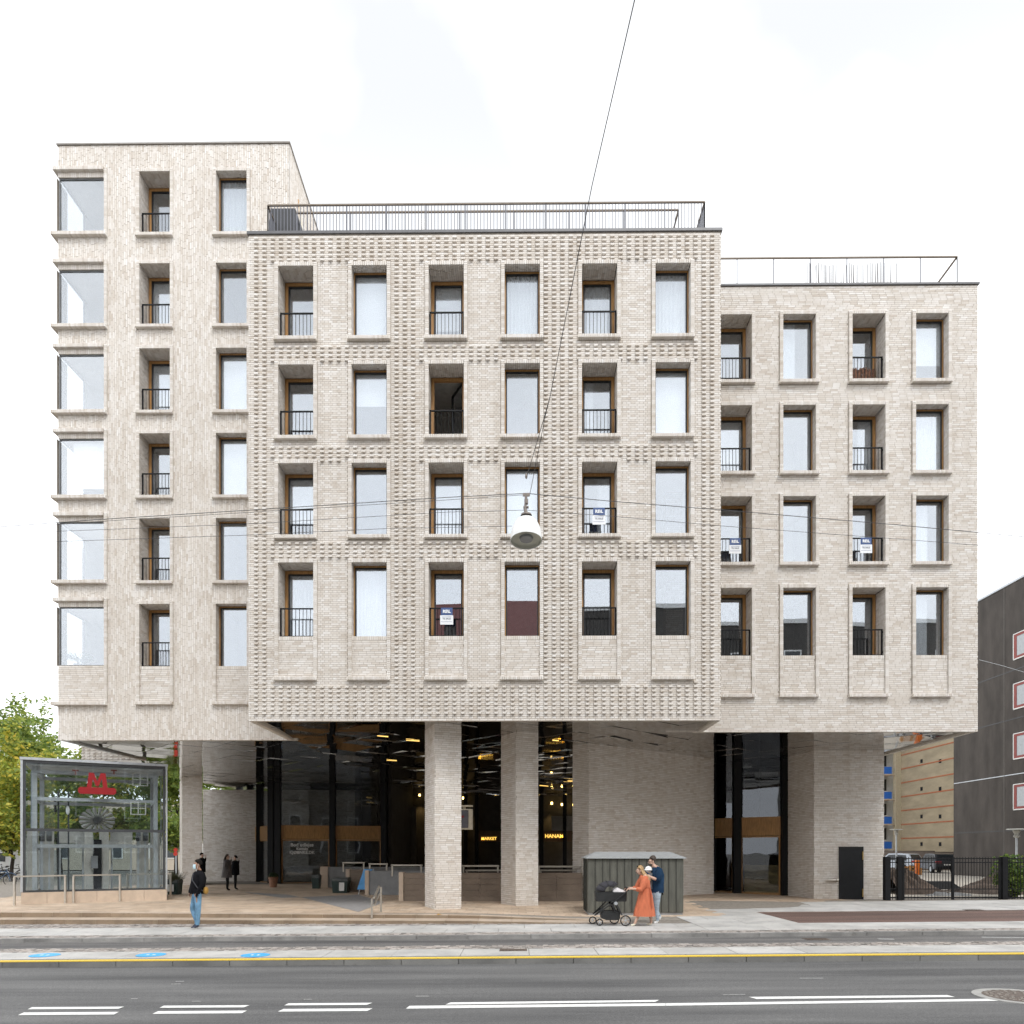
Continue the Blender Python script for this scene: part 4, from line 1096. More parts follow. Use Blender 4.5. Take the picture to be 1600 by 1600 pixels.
# ================================================================== STREET LAMP ON WIRES
LY = 12.7
lc = W(822.3, 845, LY)
t = thing('hanging_street_lamp', 'white bell shaped street lamp hanging from wires in front of the building', 'street lamp', (lc.x, LY, lc.z))
def lathe(mb, c, prof, n_=28, caps=False):
    mb.loft([[(c[0] + r * math.cos(2 * math.pi * k / n_), c[1] + r * math.sin(2 * math.pi * k / n_), c[2] + z) for k in range(n_)] for r, z in prof], caps=caps)
lr = 24.6 * LY / FPX
mb = MB(); lathe(mb, lc, [(lr * .985, .01), (lr, 0), (lr * 1.0, .05), (lr * .97, .14), (lr * .88, .24), (lr * .70, .345), (lr * .45, .41), (lr * .2, .43), (.03, .435)]); mb.build('shade', M('white_enamel', (.86, .86, .85), .3, var=.02), t, smooth=True)
mb = MB(); lathe(mb, lc, [(lr * .98, .012), (lr * .93, .05), (lr * .6, .06), (.02, .055)]); mb.build('diffuser', M('lamp_underside', (.55, .55, .47), .35, var=.12), t, smooth=True)
mb = MB(); mb.cyl((lc.x, LY, lc.z + .06), (lc.x, LY, lc.z + .02), .12, .11, 16); mb.build('lens', M('lens_glass', (.28, .30, .32), .2), t)
tz = W(822, 773, LY).z
mb = MB(); lathe(mb, (lc.x, LY, lc.z + .43), [(.10, 0), (.09, .03), (.05, .05), (.03, .05)], 14); mb.cyl((lc.x, LY, lc.z + .45), (lc.x - .02, LY, lc.z + .56), .035, .03); mb.cyl((lc.x - .02, LY, lc.z + .54), (lc.x, LY, tz + .02), .022, .024); mb.cyl((lc.x - .05, LY, lc.z + .58), (lc.x + .04, LY, lc.z + .58), .022); mb.cyl((lc.x, LY, tz - .16), (lc.x, LY, tz - .08), .035); mb.build('suspension_rod', M('weathered_steel', (.24, .21, .19), .5, metal=.5), t, smooth=True)
mb = MB(); mb.bar((lc.x - .06, LY, tz), (lc.x + .06, LY, tz), .03, .05); mb.sph((lc.x - .0, LY, W(822, 744, LY).z), .022, .022, .05); mb.build('wire_clamp', M('weathered_steel'), t)
for c_ in t.children:
    if c_.name.split('.')[0] in ('shade', 'diffuser', 'lens'): c_.rotation_euler = (-R(9), 0, 0)      # the shade hangs tipped towards the carriageway
WIREM = M('wire_grey', (.10, .10, .105), .5)
def wire(pts, label, r=.006, sag=0, name='span_wire'):
    P = []
    a, b_ = Vector(pts[0]), Vector(pts[-1])
    if len(pts) == 2 and sag:
        P = [a.lerp(b_, i / 14) - Vector((0, 0, sag * 4 * (i / 14) * (1 - i / 14))) for i in range(15)]
    else: P = [Vector(p) for p in pts]
    mb = MB(); mb.tube(P, r, 5); o = mb.build(name, WIREM, origin=tuple(P[0])); tag(o, label, 'wire', 'wires holding the street lamp')
    return o
def LW(u, v, Y=LY): return W(u, v, Y)
k6 = W(992, -2, 6.0)
knot = LW(859, 622, 10.3)
wire([LW(824, 742), LW(848, 660, 10.9), knot], 'short lower wire from the lamp rising to the dark knot', .006)
wire([LW(828, 772), LW(852, 650, 10.7), knot, W(925, 290, 8.2), k6, k6 + (k6 - knot) * 3.0], 'long wire rising from the lamp over the roof railing to the top edge', .005)
wire([LW(821, 771), LW(700, 777, 12.8), LW(390, 797, 13.0), LW(150, 812, 13.2), LW(-120, 832, 13.4)], 'upper wire running left from the lamp clamp across the facade', .006)
wire([LW(821, 773), LW(700, 781, 12.8), LW(390, 800.5, 13.0), LW(150, 815, 13.2), LW(-120, 836, 13.4)], 'second wire just below the upper left wire', .004)
wire([LW(821, 797), LW(700, 800, 12.8), LW(390, 818.5, 13.0), LW(94, 830, 13.3), LW(-120, 840, 13.5)], 'middle wire running left from the lamp rod', .004)
wire([LW(800, 822), LW(600, 826, 12.8), LW(390, 836, 13.0), LW(94, 846, 13.3), LW(-120, 855, 13.5)], 'lowest wire running left behind the lamp shade', .004)
wire([LW(823, 771), LW(964, 784, 12.8), LW(1130, 797, 13.0), LW(1400, 820, 13.2), LW(1720, 850, 13.4)], 'upper wire running right from the lamp to the frame edge', .006)
wire([LW(823, 797), LW(960, 807, 12.8), LW(1130, 822, 13.0), LW(1480, 848, 13.2), LW(1720, 868, 13.4)], 'lower wire running right from the lamp rod', .004)
o = wire([W(1530, 1031, 34), W(1565, 1040, 34), W(1640, 1062, 34)], 'pale wire crossing in front of the dark building at right', .012); o.data.materials[0] = GALV

# ================================================================== STATION LIFT
A_ = GP(33, 1413, ZP); B_ = GP(260.5, 1406.5, ZP)
U_ = Vector((B_.x - A_.x, B_.y - A_.y, 0)); WL = U_.length; U_.normalize(); N_ = Vector((-U_.y, U_.x, 0)); DL = 3.6
lift = thing('station_lift', 'glass lift house of the underground station with a red letter M', 'station lift', (A_.x, A_.y, ZP))
def LP(s, d, z): return Vector((A_.x, A_.y, 0)) + U_ * s + N_ * d + Vector((0, 0, z))
def LS(u, v, d=0.0):
    """front-plane (or parallel) coordinates of a photo point"""
    a = (u - CX) / FPX; b = (CY - v) / FPX; dx, dy = CS * a - SN, CS + SN * a
    O = Vector((A_.x, A_.y, 0)) + N_ * d
    t_ = (O.dot(N_)) / (dx * N_.x + dy * N_.y)
    P = Vector((dx, dy, 0)) * t_
    return (P - O).dot(U_), ZC + b * t_
ZT = 5.16
FRM = M('lift_frame_grey', (.50, .515, .53), .45, metal=.1); FRD = M('lift_frame_dark', (.055, .06, .065), .4)
def lbar(mb, a, b_, w_, h=None): mb.bar(LP(*a), LP(*b_), w_, h or w_)
def lbox(mb, s0, s1, d0, d1, z0, z1): mb.obox(LP((s0 + s1) / 2, (d0 + d1) / 2, (z0 + z1) / 2), U_ * (s1 - s0) / 2, N_ * (d1 - d0) / 2, Vector((0, 0, (z1 - z0) / 2)))
zb0 = .56
n_ = 6
for i in range(n_):
    mb = MB(); lbox(mb, i * WL / n_ + .004, (i + 1) * WL / n_ - .004, -.03, .3, ZP - .1, zb0 - .02); mb.build('base_stone', TANL, lift)
mb = MB(); lbox(mb, 0, .3, .3, DL, ZP - .1, zb0 - .02); mb.build('base_stone', TANL, lift)
mb = MB(); lbox(mb, WL - .3, WL, .3, DL, ZP - .1, zb0 - .02); mb.build('base_stone', TANL, lift)
mb = MB(); lbox(mb, -.04, WL + .04, -.05, DL + .05, ZT - .09, ZT); mb.build('roof', GALV, lift)
mb = MB()
for s, d in ((0, 0), (WL, 0), (0, DL), (WL, DL)): lbox(mb, s - .03 if s else -.02, s + .05 if not s else s + .02, d - .03, d + .04, zb0, ZT - .09)
mb.build('corner_trim', GALV, lift)
zm = LS(140, 1297.5)[1]
mb = MB()
for z0, z1 in ((zb0 - .02, zb0 + .05), (zm - .05, zm + .05), (ZT - .18, ZT - .09)): lbox(mb, .05, WL - .05, -.01, .07, z0, z1)
for s0 in (.05, WL - .13): lbox(mb, s0, s0 + .08, -.01, .07, zb0 + .05, ZT - .18)
mb.build('front_frame', FRD, lift)
for z0, z1 in ((zb0 + .05, zm - .05), (zm + .05, ZT - .18)):
    mb = MB(); lbox(mb, .13, WL - .13, .02, .032, z0, z1); mb.build('front_pane', GLASSL, lift)
    for s in (0.0, WL - .015):
        mb = MB(); lbox(mb, s, s + .012, .1, DL - .1, z0, z1); mb.build('side_pane', GLASSL, lift)
    mb = MB(); lbox(mb, .15, WL - .15, DL - .03, DL - .02, z0, z1); mb.build('rear_pane', GLASSL, lift)
# inner steel portal
mb = MB()
for d in (.45, DL - .35):
    for s in (.28, WL - .42): lbox(mb, s, s + .14, d, d + .14, .3, ZT - .2)
    for z in (ZT - .42, LS(140, 1250, .45)[1], LS(140, 1322, .45)[1]): lbox(mb, .42, WL - .42, d + .01, d + .13, z - .06, z + .06)
for s in (.28, WL - .42):
    for z in (ZT - .42, LS(140, 1250, .45)[1], LS(140, 1322, .45)[1]): lbox(mb, s + .01, s + .13, .59, DL - .35, z - .058, z + .058)
mb.build('inner_frame', FRM, lift)
mb = MB(); lbox(mb, .15, WL - .15, .1, DL - .1, ZT - .24, ZT - .2); mb.build('ceiling', M('lift_ceiling', (.7, .71, .72), .5), lift)
mb = MB(); lbox(mb, .2, WL - .2, .35, DL - .2, .1, .3); mb.build('floor', CONC, lift)
# lower cladding and lift doors behind the glass
PAN = M('lift_cladding', (.56, .535, .49), .45, metal=.1)
zl0, zl1 = .3, LS(140, 1299, 1.2)[1]
for u0, u1, d in ((42, 60, 1.2), (66, 84, 1.25), (132, 145, 1.0), (155, 170, 1.0), (213, 232, 1.2), (236, 250, 1.3)):
    s0, s1 = LS(u0, 1340, d)[0], LS(u1, 1340, d)[0]; mb = MB(); lbox(mb, s0, s1, d, d + .08, zl0, zl1); mb.build('cladding_panel', PAN, lift)
for u0, u1 in ((92, 131), (173, 206)):
    s0, s1 = LS(u0, 1340, 1.5)[0], LS(u1, 1340, 1.5)[0]; mb = MB()
    za, zb_ = .3, LS(110, 1318, 1.5)[1]
    for a in ((s0, s0 + .06, za, zb_), (s1 - .06, s1, za, zb_), (s0, s1, zb_ - .08, zb_)): lbox(mb, a[0], a[1], 1.5, 1.56, a[2], a[3])
    dd = mb.build('lift_door', FRM, lift); mb = MB(); lbox(mb, s0 + .06, s1 - .06, 1.52, 1.535, za, zb_ - .08); mb.build('door_pane', GLASSL, dd)
    mb = MB(); lbox(mb, s0 - .02, s1 + .02, 1.48, 1.58, zb_ + .02, zl1); mb.build('overdoor_panel', M('pale_panel', (.62, .60, .56), .5), lift)
s0, s1 = LS(146, 1340, .95)[0], LS(154, 1340, .95)[0]; mb = MB(); lbox(mb, s0, s1 + .1, .9, 1.0, zl0, LS(150, 1312, .95)[1]); mb.build('call_panel', BLACK, lift)
mb = MB(); sa, za = LS(152, 1348, .88); lbox(mb, sa - .2, sa + .02, .86, .895, za - .2, za + .25); mb.build('notice', M('notice_grey', (.3, .3, .31), .6), lift)
# pleated rosette disc on its bracket
cs_, cz_ = LS(152, 1281.5, 1.1); rr = LS(180, 1281, 1.1)[0] - cs_
DISC = M('cast_disc', (.44, .43, .41), .5, metal=.4, var=.1)
for k in range(16):
    a0, a1 = 2 * math.pi * k / 16 + .04, 2 * math.pi * (k + 1) / 16 - .04; am = (a0 + a1) / 2; mb = MB()
    pt = lambda r, a, d: LP(cs_ + r * math.cos(a), d, cz_ + r * math.sin(a) * .80)
    mb.add([pt(.1, am - .2, 1.1), pt(.1, am + .2, 1.1), pt(rr * .97, a1, 1.1), pt(rr * 1.02, am, 1.06), pt(rr * .97, a0, 1.1), pt(.1, am, 1.04), pt(.1, am - .2, 1.2), pt(.1, am + .2, 1.2), pt(rr * .97, a1, 1.2), pt(rr * 1.02, am, 1.2), pt(rr * .97, a0, 1.2)],
           [(0, 4, 3, 5), (5, 3, 2, 1), (6, 7, 8, 9, 10), (0, 6, 10, 4), (4, 10, 9, 3), (3, 9, 8, 2), (2, 8, 7, 1)])
    mb.build('disc_blade', DISC, lift)
mb = MB(); mb.cyl(LP(cs_, 1.0, cz_), LP(cs_, 1.22, cz_), .13, .13, 16); mb.build('disc_hub', M('hub_dark', (.1, .1, .1), .4), lift)
mb = MB(); mb.loft([[LP(cs_ + a * .75, 1.12 + b_ * .1, cz_ - .75) for a, b_ in ((-1, -1), (1, -1), (1, 1), (-1, 1))], [LP(cs_ + a * .5, 1.12 + b_ * .1, cz_ - 1.0) for a, b_ in ((-1, -1), (1, -1), (1, 1), (-1, 1))], [LP(cs_ + a * .22, 1.12 + b_ * .1, cz_ - 1.25) for a, b_ in ((-1, -1), (1, -1), (1, 1), (-1, 1))]]); mb.build('disc_bracket', DISC, lift)
# cable drums and guide rails
for u in (72, 222):
    for du in (-6, 5):
        s0, z0 = LS(u + du, 1306, .8); mb = MB(); mb.cyl(LP(s0 - .08, .8, z0), LP(s0 + .08, .8, z0), .2, .2, 14); mb.build('cable_drum', FRD, lift)
        mb = MB(); lbox(mb, s0 - .025, s0 + .025, .78, .83, .3, z0); mb.build('guide_rail', GALV, lift)
for u in (91, 107):
    s0, z0 = LS(u, 1250, .7); mb = MB(); lbox(mb, s0 - .025, s0 + .025, .7, .75, .3, z0 + .3); mb.build('guide_rail', FRD, lift)
s0, z0 = LS(106, 1266, .7); mb = MB(); mb.sph(LP(s0, .68, z0), .07, .05, .17); mb.build('counterweight', WHITEP, lift)
# window-like switch panels on the right
for u, v in ((219, 1218), (216, 1263)):
    s0, z0 = LS(u, v, .4); mb = MB()
    for a in ((-.26, -.22, -.24, .24), (.22, .26, -.24, .24), (-.02, .02, -.24, .24)): lbox(mb, s0 + a[0], s0 + a[1], .38, .41, z0 + a[2], z0 + a[3])
    for zz in (-.24, -.02, .22): lbox(mb, s0 - .26, s0 + .26, .375, .405, z0 + zz, z0 + zz + .03)
    mb.build('grid_panel', M('pale_panel'), lift)
# red M
RED = M('sign_red', (.29, .010, .014), .4, var=.06)
Mp = [(-.5, 0), (-.40, 1), (-.16, 1), (0, .42), (.16, 1), (.40, 1), (.5, 0), (.27, 0), (.22, .62), (.07, .08), (-.07, .08), (-.22, .62), (-.27, 0)]
s0, z0 = LS(152, 1230.5, -.1); s1, z1 = LS(152, 1208, -.1); sw = LS(169, 1220, -.1)[0] - LS(136.5, 1220, -.1)[0]
mb = MB(); mb.prism([(a * sw, b_ * (z1 - z0)) for a, b_ in Mp], lambda a, b_: LP(s0 + a, -.02, z0 + b_), lambda a, b_: LP(s0 + a, -.16, z0 + b_)); mb.build('letter_m', RED, lift)
sl_, sr_ = LS(122, 1235, -.1)[0], LS(181.5, 1235, -.1)[0]; zt_, zb_ = LS(152, 1230.5, -.1)[1], LS(152, 1241, -.1)[1]
rd = .06; cnr = [(sl_ + rd, zb_), (sr_ - rd, zb_), (sr_, zb_ + rd), (sr_, zt_ - rd), (sr_ - rd, zt_), (sl_ + rd, zt_), (sl_, zt_ - rd), (sl_, zb_ + rd)]
mb = MB(); mb.prism(cnr, lambda a, b_: LP(a, -.02, b_), lambda a, b_: LP(a, -.17, b_)); mb.build('sign_bar', RED, lift)
for u in (118, 178):
    s0, z0 = LS(u, 1204, .2); mb = MB(); lbox(mb, s0 - .1, s0 + .1, .2, .25, z0 - .02, z0 + .03); lbox(mb, s0 - .02, s0 + .02, .2, .24, z0 - .14, z0 - .02); mb.build('sign_bracket', M('dull_red', (.28, .05, .03), .5), lift)

# ================================================================== HANDRAILS, STAIR PARAPET, BINS
def urail(p, q, h, label, group, name='handrail'):
    t = thing(name, label, 'handrail', tuple(p), group)
    for c in (p, q):
        mb = MB(); mb.box(c.x - .028, c.x + .028, c.y - .028, c.y + .028, c.z - .05, p.z + h - .05); mb.build('post', STEEL, t)
    mb = MB(); mb.bar((p.x - .03, p.y, p.z + h - .025), (q.x + .03, q.y, p.z + h - .025), .05, .05); mb.build('rail', STEEL, t)
for (u0, v0, u1, v1), lab in (((22.5, 1415, 102, 1411.6), 'leftmost steel handrail in front of the glass lift house'), ((115, 1411.3, 187.5, 1408.8), 'middle steel handrail in front of the glass lift house'), ((199, 1408, 266.5, 1405.6), 'rightmost steel handrail in front of the glass lift house')):
    urail(GP(u0, v0, ZP), GP(u1, v1, ZP), .99, lab, 'steel handrails in front of the station lift')
p, q = GP(581, 1441.5, 0, KS), GP(595.3, 1426.5, .13)
t = thing('step_handrail', 'short sloping steel handrail across the two low steps', 'handrail', tuple(p))
mb = MB(); mb.box(p.x - .025, p.x + .025, p.y - .02, p.y + .02, -.05, W(581, 1404, p.y).z); mb.build('post', STEEL, t)
mb = MB(); mb.box(q.x - .025, q.x + .025, q.y - .02, q.y + .02, 0, W(595, 1386, q.y).z); mb.build('post', STEEL, t)
for va, vb in ((1403, 1385), (1414.5, 1397)):
    a, b_ = W(584, va, p.y - .02), W(592.5, vb, q.y - .02); mb = MB(); mb.bar(a, b_, .05, .05); mb.build('rail', STEEL, t)
par = thing('stair_parapet', 'low stone clad parapet walls around the station stairs behind the columns', 'parapet', (-4, 33, ZP))
PARM = M('parapet_stone', (.20, .155, .12), .7, var=.22, sc=1.6)
for u, vb, vt, uend, mt in ((500, 1387, 1354, 690, CONC), (540, 1393.5, 1358, 574, PARM), (570, 1398.5, 1360, 700, CONC), (623, 1408, 1363, 910, PARM)):
    p = GP(u, vb, ZP); zt_ = W(u, vt, p.y).z; xe = W(uend, vb, p.y).x
    e = GP(u + (12 if u < 540 else 7 if u > 600 else 6), vb, ZP).x
    mb = MB(); mb.box(p.x, e, p.y, p.y + .5, 0, zt_); mb.build('end_pier', TANL, par)
    n_ = max(1, round((xe - e) / .95))
    for i in range(n_):
        a, b_ = e + (xe - e) * i / n_, e + (xe - e) * (i + 1) / n_
        if mt is CONC:
            if i == 0: mb = MB(); mb.box(e + .003, xe, p.y + .06, p.y + .4, 0, zt_ - .02); mb.build('concrete_wall', CONC, par)
            continue
        for k in range(5):
            z0, z1 = ZP - .02 + (zt_ - ZP) * k / 5, ZP - .02 + (zt_ - ZP) * (k + 1) / 5
            mb = MB(); mb.box(a + .004, b_ - .004, p.y + .03 + rnd.uniform(0, .004), p.y + .4, z0 + .003, z1 - .003); mb.build('cladding_stone', PARM, par)
for u0, u1, v, Y in ((535, 570, 1348, 36), (576, 606, 1350, 33), (611, 660, 1352, 30), (722, 780, 1353, 27.2), (840, 910, 1354, 27.2), (727, 905, 1360, 27.4)):
    a, b_ = W(u0, v, Y), W(u1, v, Y); mb = MB(); mb.bar(a, b_, .06, .06)
    nn_ = max(2, int((b_.x - a.x) / 1.1) + 1)
    for i in range(nn_):
        xx = a.x + .05 + (b_.x - a.x - .1) * i / (nn_ - 1); mb.box(xx - .03, xx + .03, Y - .03, Y + .03, a.z - .45, a.z)
    mb.build('stair_rail', STEEL, par)
BING = M('bin_green', (.022, .045, .042), .45, var=.2); PAPER = M('paper', (.72, .72, .70), .8, var=.06)
def bin_(u0, u1, vt, vb, label, paper=None, name='litter_bin', D=None):
    p = GP((u0 + u1) / 2, vb, ZP); Y = p.y; a, b_ = W(u0, vb, Y).x, W(u1, vb, Y).x; zt_ = W(u0, vt, Y).z; z0 = zpl(p.x, Y); wd = (b_ - a); c = (a + b_) / 2; yc = Y + wd / 2
    t = thing(name, label, 'bin', (c, yc, z0), 'dark green bins on the plaza')
    mb = MB(); sq = ((-1, -1), (1, -1), (1, 1), (-1, 1)); mb.loft([[(c + i * wd * .42, yc + j * wd * .40, z0) for i, j in sq], [(c + i * wd * .48, yc + j * wd * .46, zt_ - .14) for i, j in sq]]); mb.build('body', BING, t)
    mb = MB(); mb.loft([[(c + i * wd * .51, yc + j * wd * .49, zt_ - .15) for i, j in sq], [(c + i * wd * .51, yc + j * wd * .49, zt_ - .07) for i, j in sq], [(c + i * wd * .45, yc + j * wd * .42, zt_) for i, j in sq]]); mb.build('lid', M('bin_grey', (.09, .10, .10), .5, var=.3), t)
    if paper:
        x0, x1, v0, v1 = paper; mb = MB(); mb.box(W(x0, v0, Y - .02).x, W(x1, v0, Y - .02).x, Y + wd * .01, Y + wd * .03, W(x0, v1, Y).z, W(x0, v0, Y).z); mb.build('notice', PAPER, t)
    return t
bin_(486.5, 499, 1367, 1388.5, 'narrow dark green bin against the letting shop window')
bin_(517, 543, 1371.5, 1395.5, 'square dark green bin with a white notice by the stair parapet', (529.5, 537.5, 1379, 1392))
t = bin_(260, 278, 1374, 1398, 'dark green tub with a white notice and plant beside the lift house', (259.5, 271, 1382, 1393))
c = OFF[t]; mb = MB()
for i in range(160):
    a = rnd.uniform(0, 6.3); r_ = rnd.uniform(0, .35); b0 = Vector((c.x + math.cos(a) * r_ * .5, c.y + math.sin(a) * r_ * .5, c.z + .5)); e = b0 + Vector((math.cos(a) * r_ * 1.2, math.sin(a) * r_, rnd.uniform(.2, .5))); d = Vector((-math.sin(a), math.cos(a), 0)) * .02
    mb.quad(b0 - d, b0 + d, e + d * .3, e - d * .3)
o = mb.build('tub_plant', M('tub_green', (.09, .10, .05), .8, var=.5, sc=8), origin=tuple(c)); tag(o, 'bushy grass growing out of the dark tub beside the lift house', 'plant')
# terracotta pot with a clipped plant
p = GP(427, 1386.5, ZP); rr = 7.3 * p.y / FPX
t = thing('flower_pot', 'terracotta pot with a dark clipped plant at the corner of the glazed shop', 'plant pot', (p.x, p.y, ZP))
mb = MB(); lathe(mb, (p.x, p.y, ZP), [(rr * .7, 0), (rr * .95, .42), (rr * 1.05, .42), (rr * 1.05, .52), (rr * .85, .52), (rr * .8, .45)], 16, True); mb.build('pot', M('terracotta_pot', (.26, .13, .08), .8, var=.25), t)
mb = MB()
for i in range(260):
    d = Vector((rnd.gauss(0, 1), rnd.gauss(0, 1), abs(rnd.gauss(0, 1)))).normalized(); q = Vector((p.x, p.y, ZP + .5)) + Vector((d.x * rr * 1.1, d.y * rr * 1.1, d.z * .26)) * rnd.uniform(.7, 1); e = Vector((rnd.uniform(-1, 1), rnd.uniform(-1, 1), rnd.uniform(-1, 1))).normalized() * .05; f_ = e.orthogonal().normalized() * .03
    mb.quad(q - e, q + f_, q + e, q - f_)
mb.build('foliage', M('dark_foliage', (.03, .05, .02), .8, var=.5), t)
# A-board
p = GP(566, 1398, ZP); Y = p.y
t = thing('pavement_sign', 'blue A shaped pavement sign behind the stair parapet pier', 'pavement sign', (p.x, Y, ZP))
a, b_ = W(560, 1398, Y), W(577, 1358, Y + .1); wd = W(575, 1398, Y).x - a.x
mb = MB(); mb.obox(((a.x + b_.x) / 2 + .05, Y, 0.78), Vector((.13, 0, .0)) + Vector((.05, 0, 0)), Vector((0, .02, 0)), Vector((.14, 0, .42)))
mb.build('blue_panel', M('poster_blue', (.11, .36, .72), .4, var=.25, sc=3), t)
mb = MB()
for dx in (-.2, .2): mb.bar((a.x + .2 + dx, Y + .03, ZP), (a.x + .42 + dx, Y + .03, 1.22), .03)
mb.bar((a.x + .5, Y + .4, ZP), (a.x + .45, Y + .05, 1.22), .03); mb.build('frame', GALV, t)
# cabinet behind the column
p = GP(657, 1407, ZP); o = MB().box(W(652.5, 1407, p.y).x, W(668, 1407, p.y).x, p.y, p.y + .4, ZP, W(655, 1374, p.y).z).build('service_cabinet', M('cabinet_grey', (.42, .40, .40), .5), origin=tuple(p)); tag(o, 'light grey service cabinet half hidden behind the left brick column', 'cabinet')
# information display
Y = 25.6; p = W(729, 1277, Y)
t = thing('information_display', 'cream framed hanging display beside the left brick column', 'display', (p.x, Y, p.z))
x0, x1, z0, z1 = W(716, 1277, Y).x, W(738, 1277, Y).x, W(729, 1296, Y).z, W(729, 1264, Y).z
CREAM = M('cream_metal', (.66, .60, .47), .5)
mb = MB(); mb.box(x0, x1, Y, Y + .35, z0, z1); mb.build('housing', CREAM, t)
mb = MB(); mb.box(x0, x1 - .14, Y - .02, Y - .003, z0 + .05, z1 - .04); mb.build('screen', M('screen_dark', (.13, .13, .15), .2), t)
mb = MB(); mb.box(x0 - .3, x1, Y, Y + .3, z1 + .08, W(729, 1258, Y).z); mb.box(x0 + .15, x0 + .25, Y + .1, Y + .2, z1, z1 + .08); mb.build('bracket', CREAM, t)
mb = MB(); mb.box(x0, x0 + .2, Y - .026, Y - .021, z1 - .3, z1 - .24); mb.build('red_mark', RED, t)

# ================================================================== SHED
SY = 22.0
sx0, sx1 = W(918.5, 1430, SY).x, W(1068, 1430, SY).x; szt = W(990, 1341.5, SY).z; sz0 = .06
SHG = M('shed_paint', (.098, .098, .082), .7, var=.28, sc=2.2, scale=(5, 5, .6), bmp=.15)
shed = thing('timber_shed', 'dark grey boarded shed with a pale metal roof behind the couple', 'shed', (sx0, SY, sz0))
bw = .224
def shed_boards(a, b_, fixed, axis):
    n_ = round((b_ - a) / bw); w_ = (b_ - a) / n_
    for i in range(n_):
        p, q = a + i * w_, a + (i + 1) * w_
        mb = MB()
        if axis == 'x': mb.box(p + .004, q - .004, fixed, fixed + .025, sz0 + .06, szt)
        else: mb.box(fixed, fixed + .025, p + .004, q - .004, sz0 + .06, szt)
        mb.build('board', SHG, shed)
        mb = MB()
        if axis == 'x' and i: mb.box(p - .012, p + .012, fixed - .015, fixed - .001, sz0 + .06, szt - .003)
        elif i: mb.box(fixed - .015, fixed - .001, p - .012, p + .012, sz0 + .06, szt - .003)
        if i: mb.build('batten', M('shed_batten', (.035, .036, .03), .7), shed)
shed_boards(sx0, sx1, SY, 'x'); shed_boards(SY + .03, SY + 1.55, sx0, 'y')
mb = MB(); mb.box(sx0 + .03, sx1 - .0, SY + .03, SY + 1.55, sz0 + .06, szt - .003); mb.build('core', SHG, shed)
mb = MB(); mb.box(sx0 + .02, sx1 - .02, SY + .02, SY + 1.5, sz0 - .1, sz0 + .058); mb.build('plinth', CONC, shed)
rz = W(990, 1331, SY + 1.2).z
mb = MB(); mb.loft([[(sx0 - .06, SY - .07, szt + .002), (sx1 + .07, SY - .07, szt + .002), (sx1 + .07, SY + 1.62, szt + .002), (sx0 - .06, SY + 1.62, szt + .002)], [(sx0 - .06, SY - .07, szt + .03), (sx1 + .07, SY - .07, szt + .03), (sx1 + .07, SY + 1.62, szt + .03), (sx0 - .06, SY + 1.62, szt + .03)], [(sx0 + .32, SY + .75, rz), (sx1 - .25, SY + .75, rz), (sx1 - .25, SY + .95, rz), (sx0 + .32, SY + .95, rz)]])
mb.build('roof', M('pale_zinc', (.42, .44, .45), .5, metal=.3, var=.08), shed)

# ================================================================== PEOPLE
def skin_fig(nodes_, edges, root):
    ids = list(nodes_); me = bpy.data.meshes.new('tmp'); me.from_pydata([nodes_[i][0] for i in ids], [(ids.index(a), ids.index(b_)) for a, b_ in edges], [])
    o = bpy.data.objects.new('tmp', me); COL.objects.link(o)
    o.modifiers.new('s', 'SKIN'); sv = me.skin_vertices[0].data
    for k, i in enumerate(ids):
        r_ = nodes_[i][1]; sv[k].radius = r_ if isinstance(r_, tuple) else (r_, r_); sv[k].use_root = (i == root)
    sb = o.modifiers.new('b', 'SUBSURF'); sb.levels = 2; sb.render_levels = 2
    dg = bpy.context.evaluated_depsgraph_get(); em = bpy.data.meshes.new_from_object(o.evaluated_get(dg))
    V = [tuple(v.co) for v in em.vertices]; F = [tuple(p.vertices) for p in em.polygons]
    bpy.data.objects.remove(o); return V, F
def body(root, nodes_, edges, start, mats, region):
    V, F = skin_fig(nodes_, edges, start); L = OFF[root]
    mi = []
    for f in F:
        c = [sum(V[i][k] for i in f) / len(f) for k in range(3)]; mi.append(region(*c))
    return mk('body', [(L.x + v[0], L.y + v[1], L.z + v[2]) for v in V], F, mats, root, mi, True)
def hand(N, E, wrist, pre, d, up, s=1.0, curl=.35):
    """palm, four fingers and a thumb rooted at the wrist node"""
    d = Vector(d).normalized(); up = Vector(up).normalized(); sd_ = d.cross(up).normalized(); w_ = Vector(N[wrist][0])
    N[pre + 'p'] = (tuple(w_ + d * .05 * s), (.034 * s, .018 * s)); E.append((wrist, pre + 'p'))
    for k, (o_, L) in enumerate(((-.03, .075), (-.01, .085), (.01, .08), (.03, .062))):
        b0 = w_ + d * .09 * s + sd_ * o_ * s; m_ = b0 + d * L * .5 * s - up * L * curl * .3 * s; e = m_ + d * L * .35 * s - up * L * curl * .9 * s
        N[pre + 'a%d' % k] = (tuple(b0), .0105 * s); N[pre + 'b%d' % k] = (tuple(m_), .009 * s); N[pre + 'c%d' % k] = (tuple(e), .008 * s)
        E += [(pre + 'p', pre + 'a%d' % k), (pre + 'a%d' % k, pre + 'b%d' % k), (pre + 'b%d' % k, pre + 'c%d' % k)]
    t0 = w_ + d * .045 * s - sd_ * .035 * s; t1 = t0 + d * .04 * s - sd_ * .025 * s - up * .01
    N[pre + 't0'] = (tuple(t0), .012 * s); N[pre + 't1'] = (tuple(t1), .01 * s); E += [(pre + 'p', pre + 't0'), (pre + 't0', pre + 't1')]
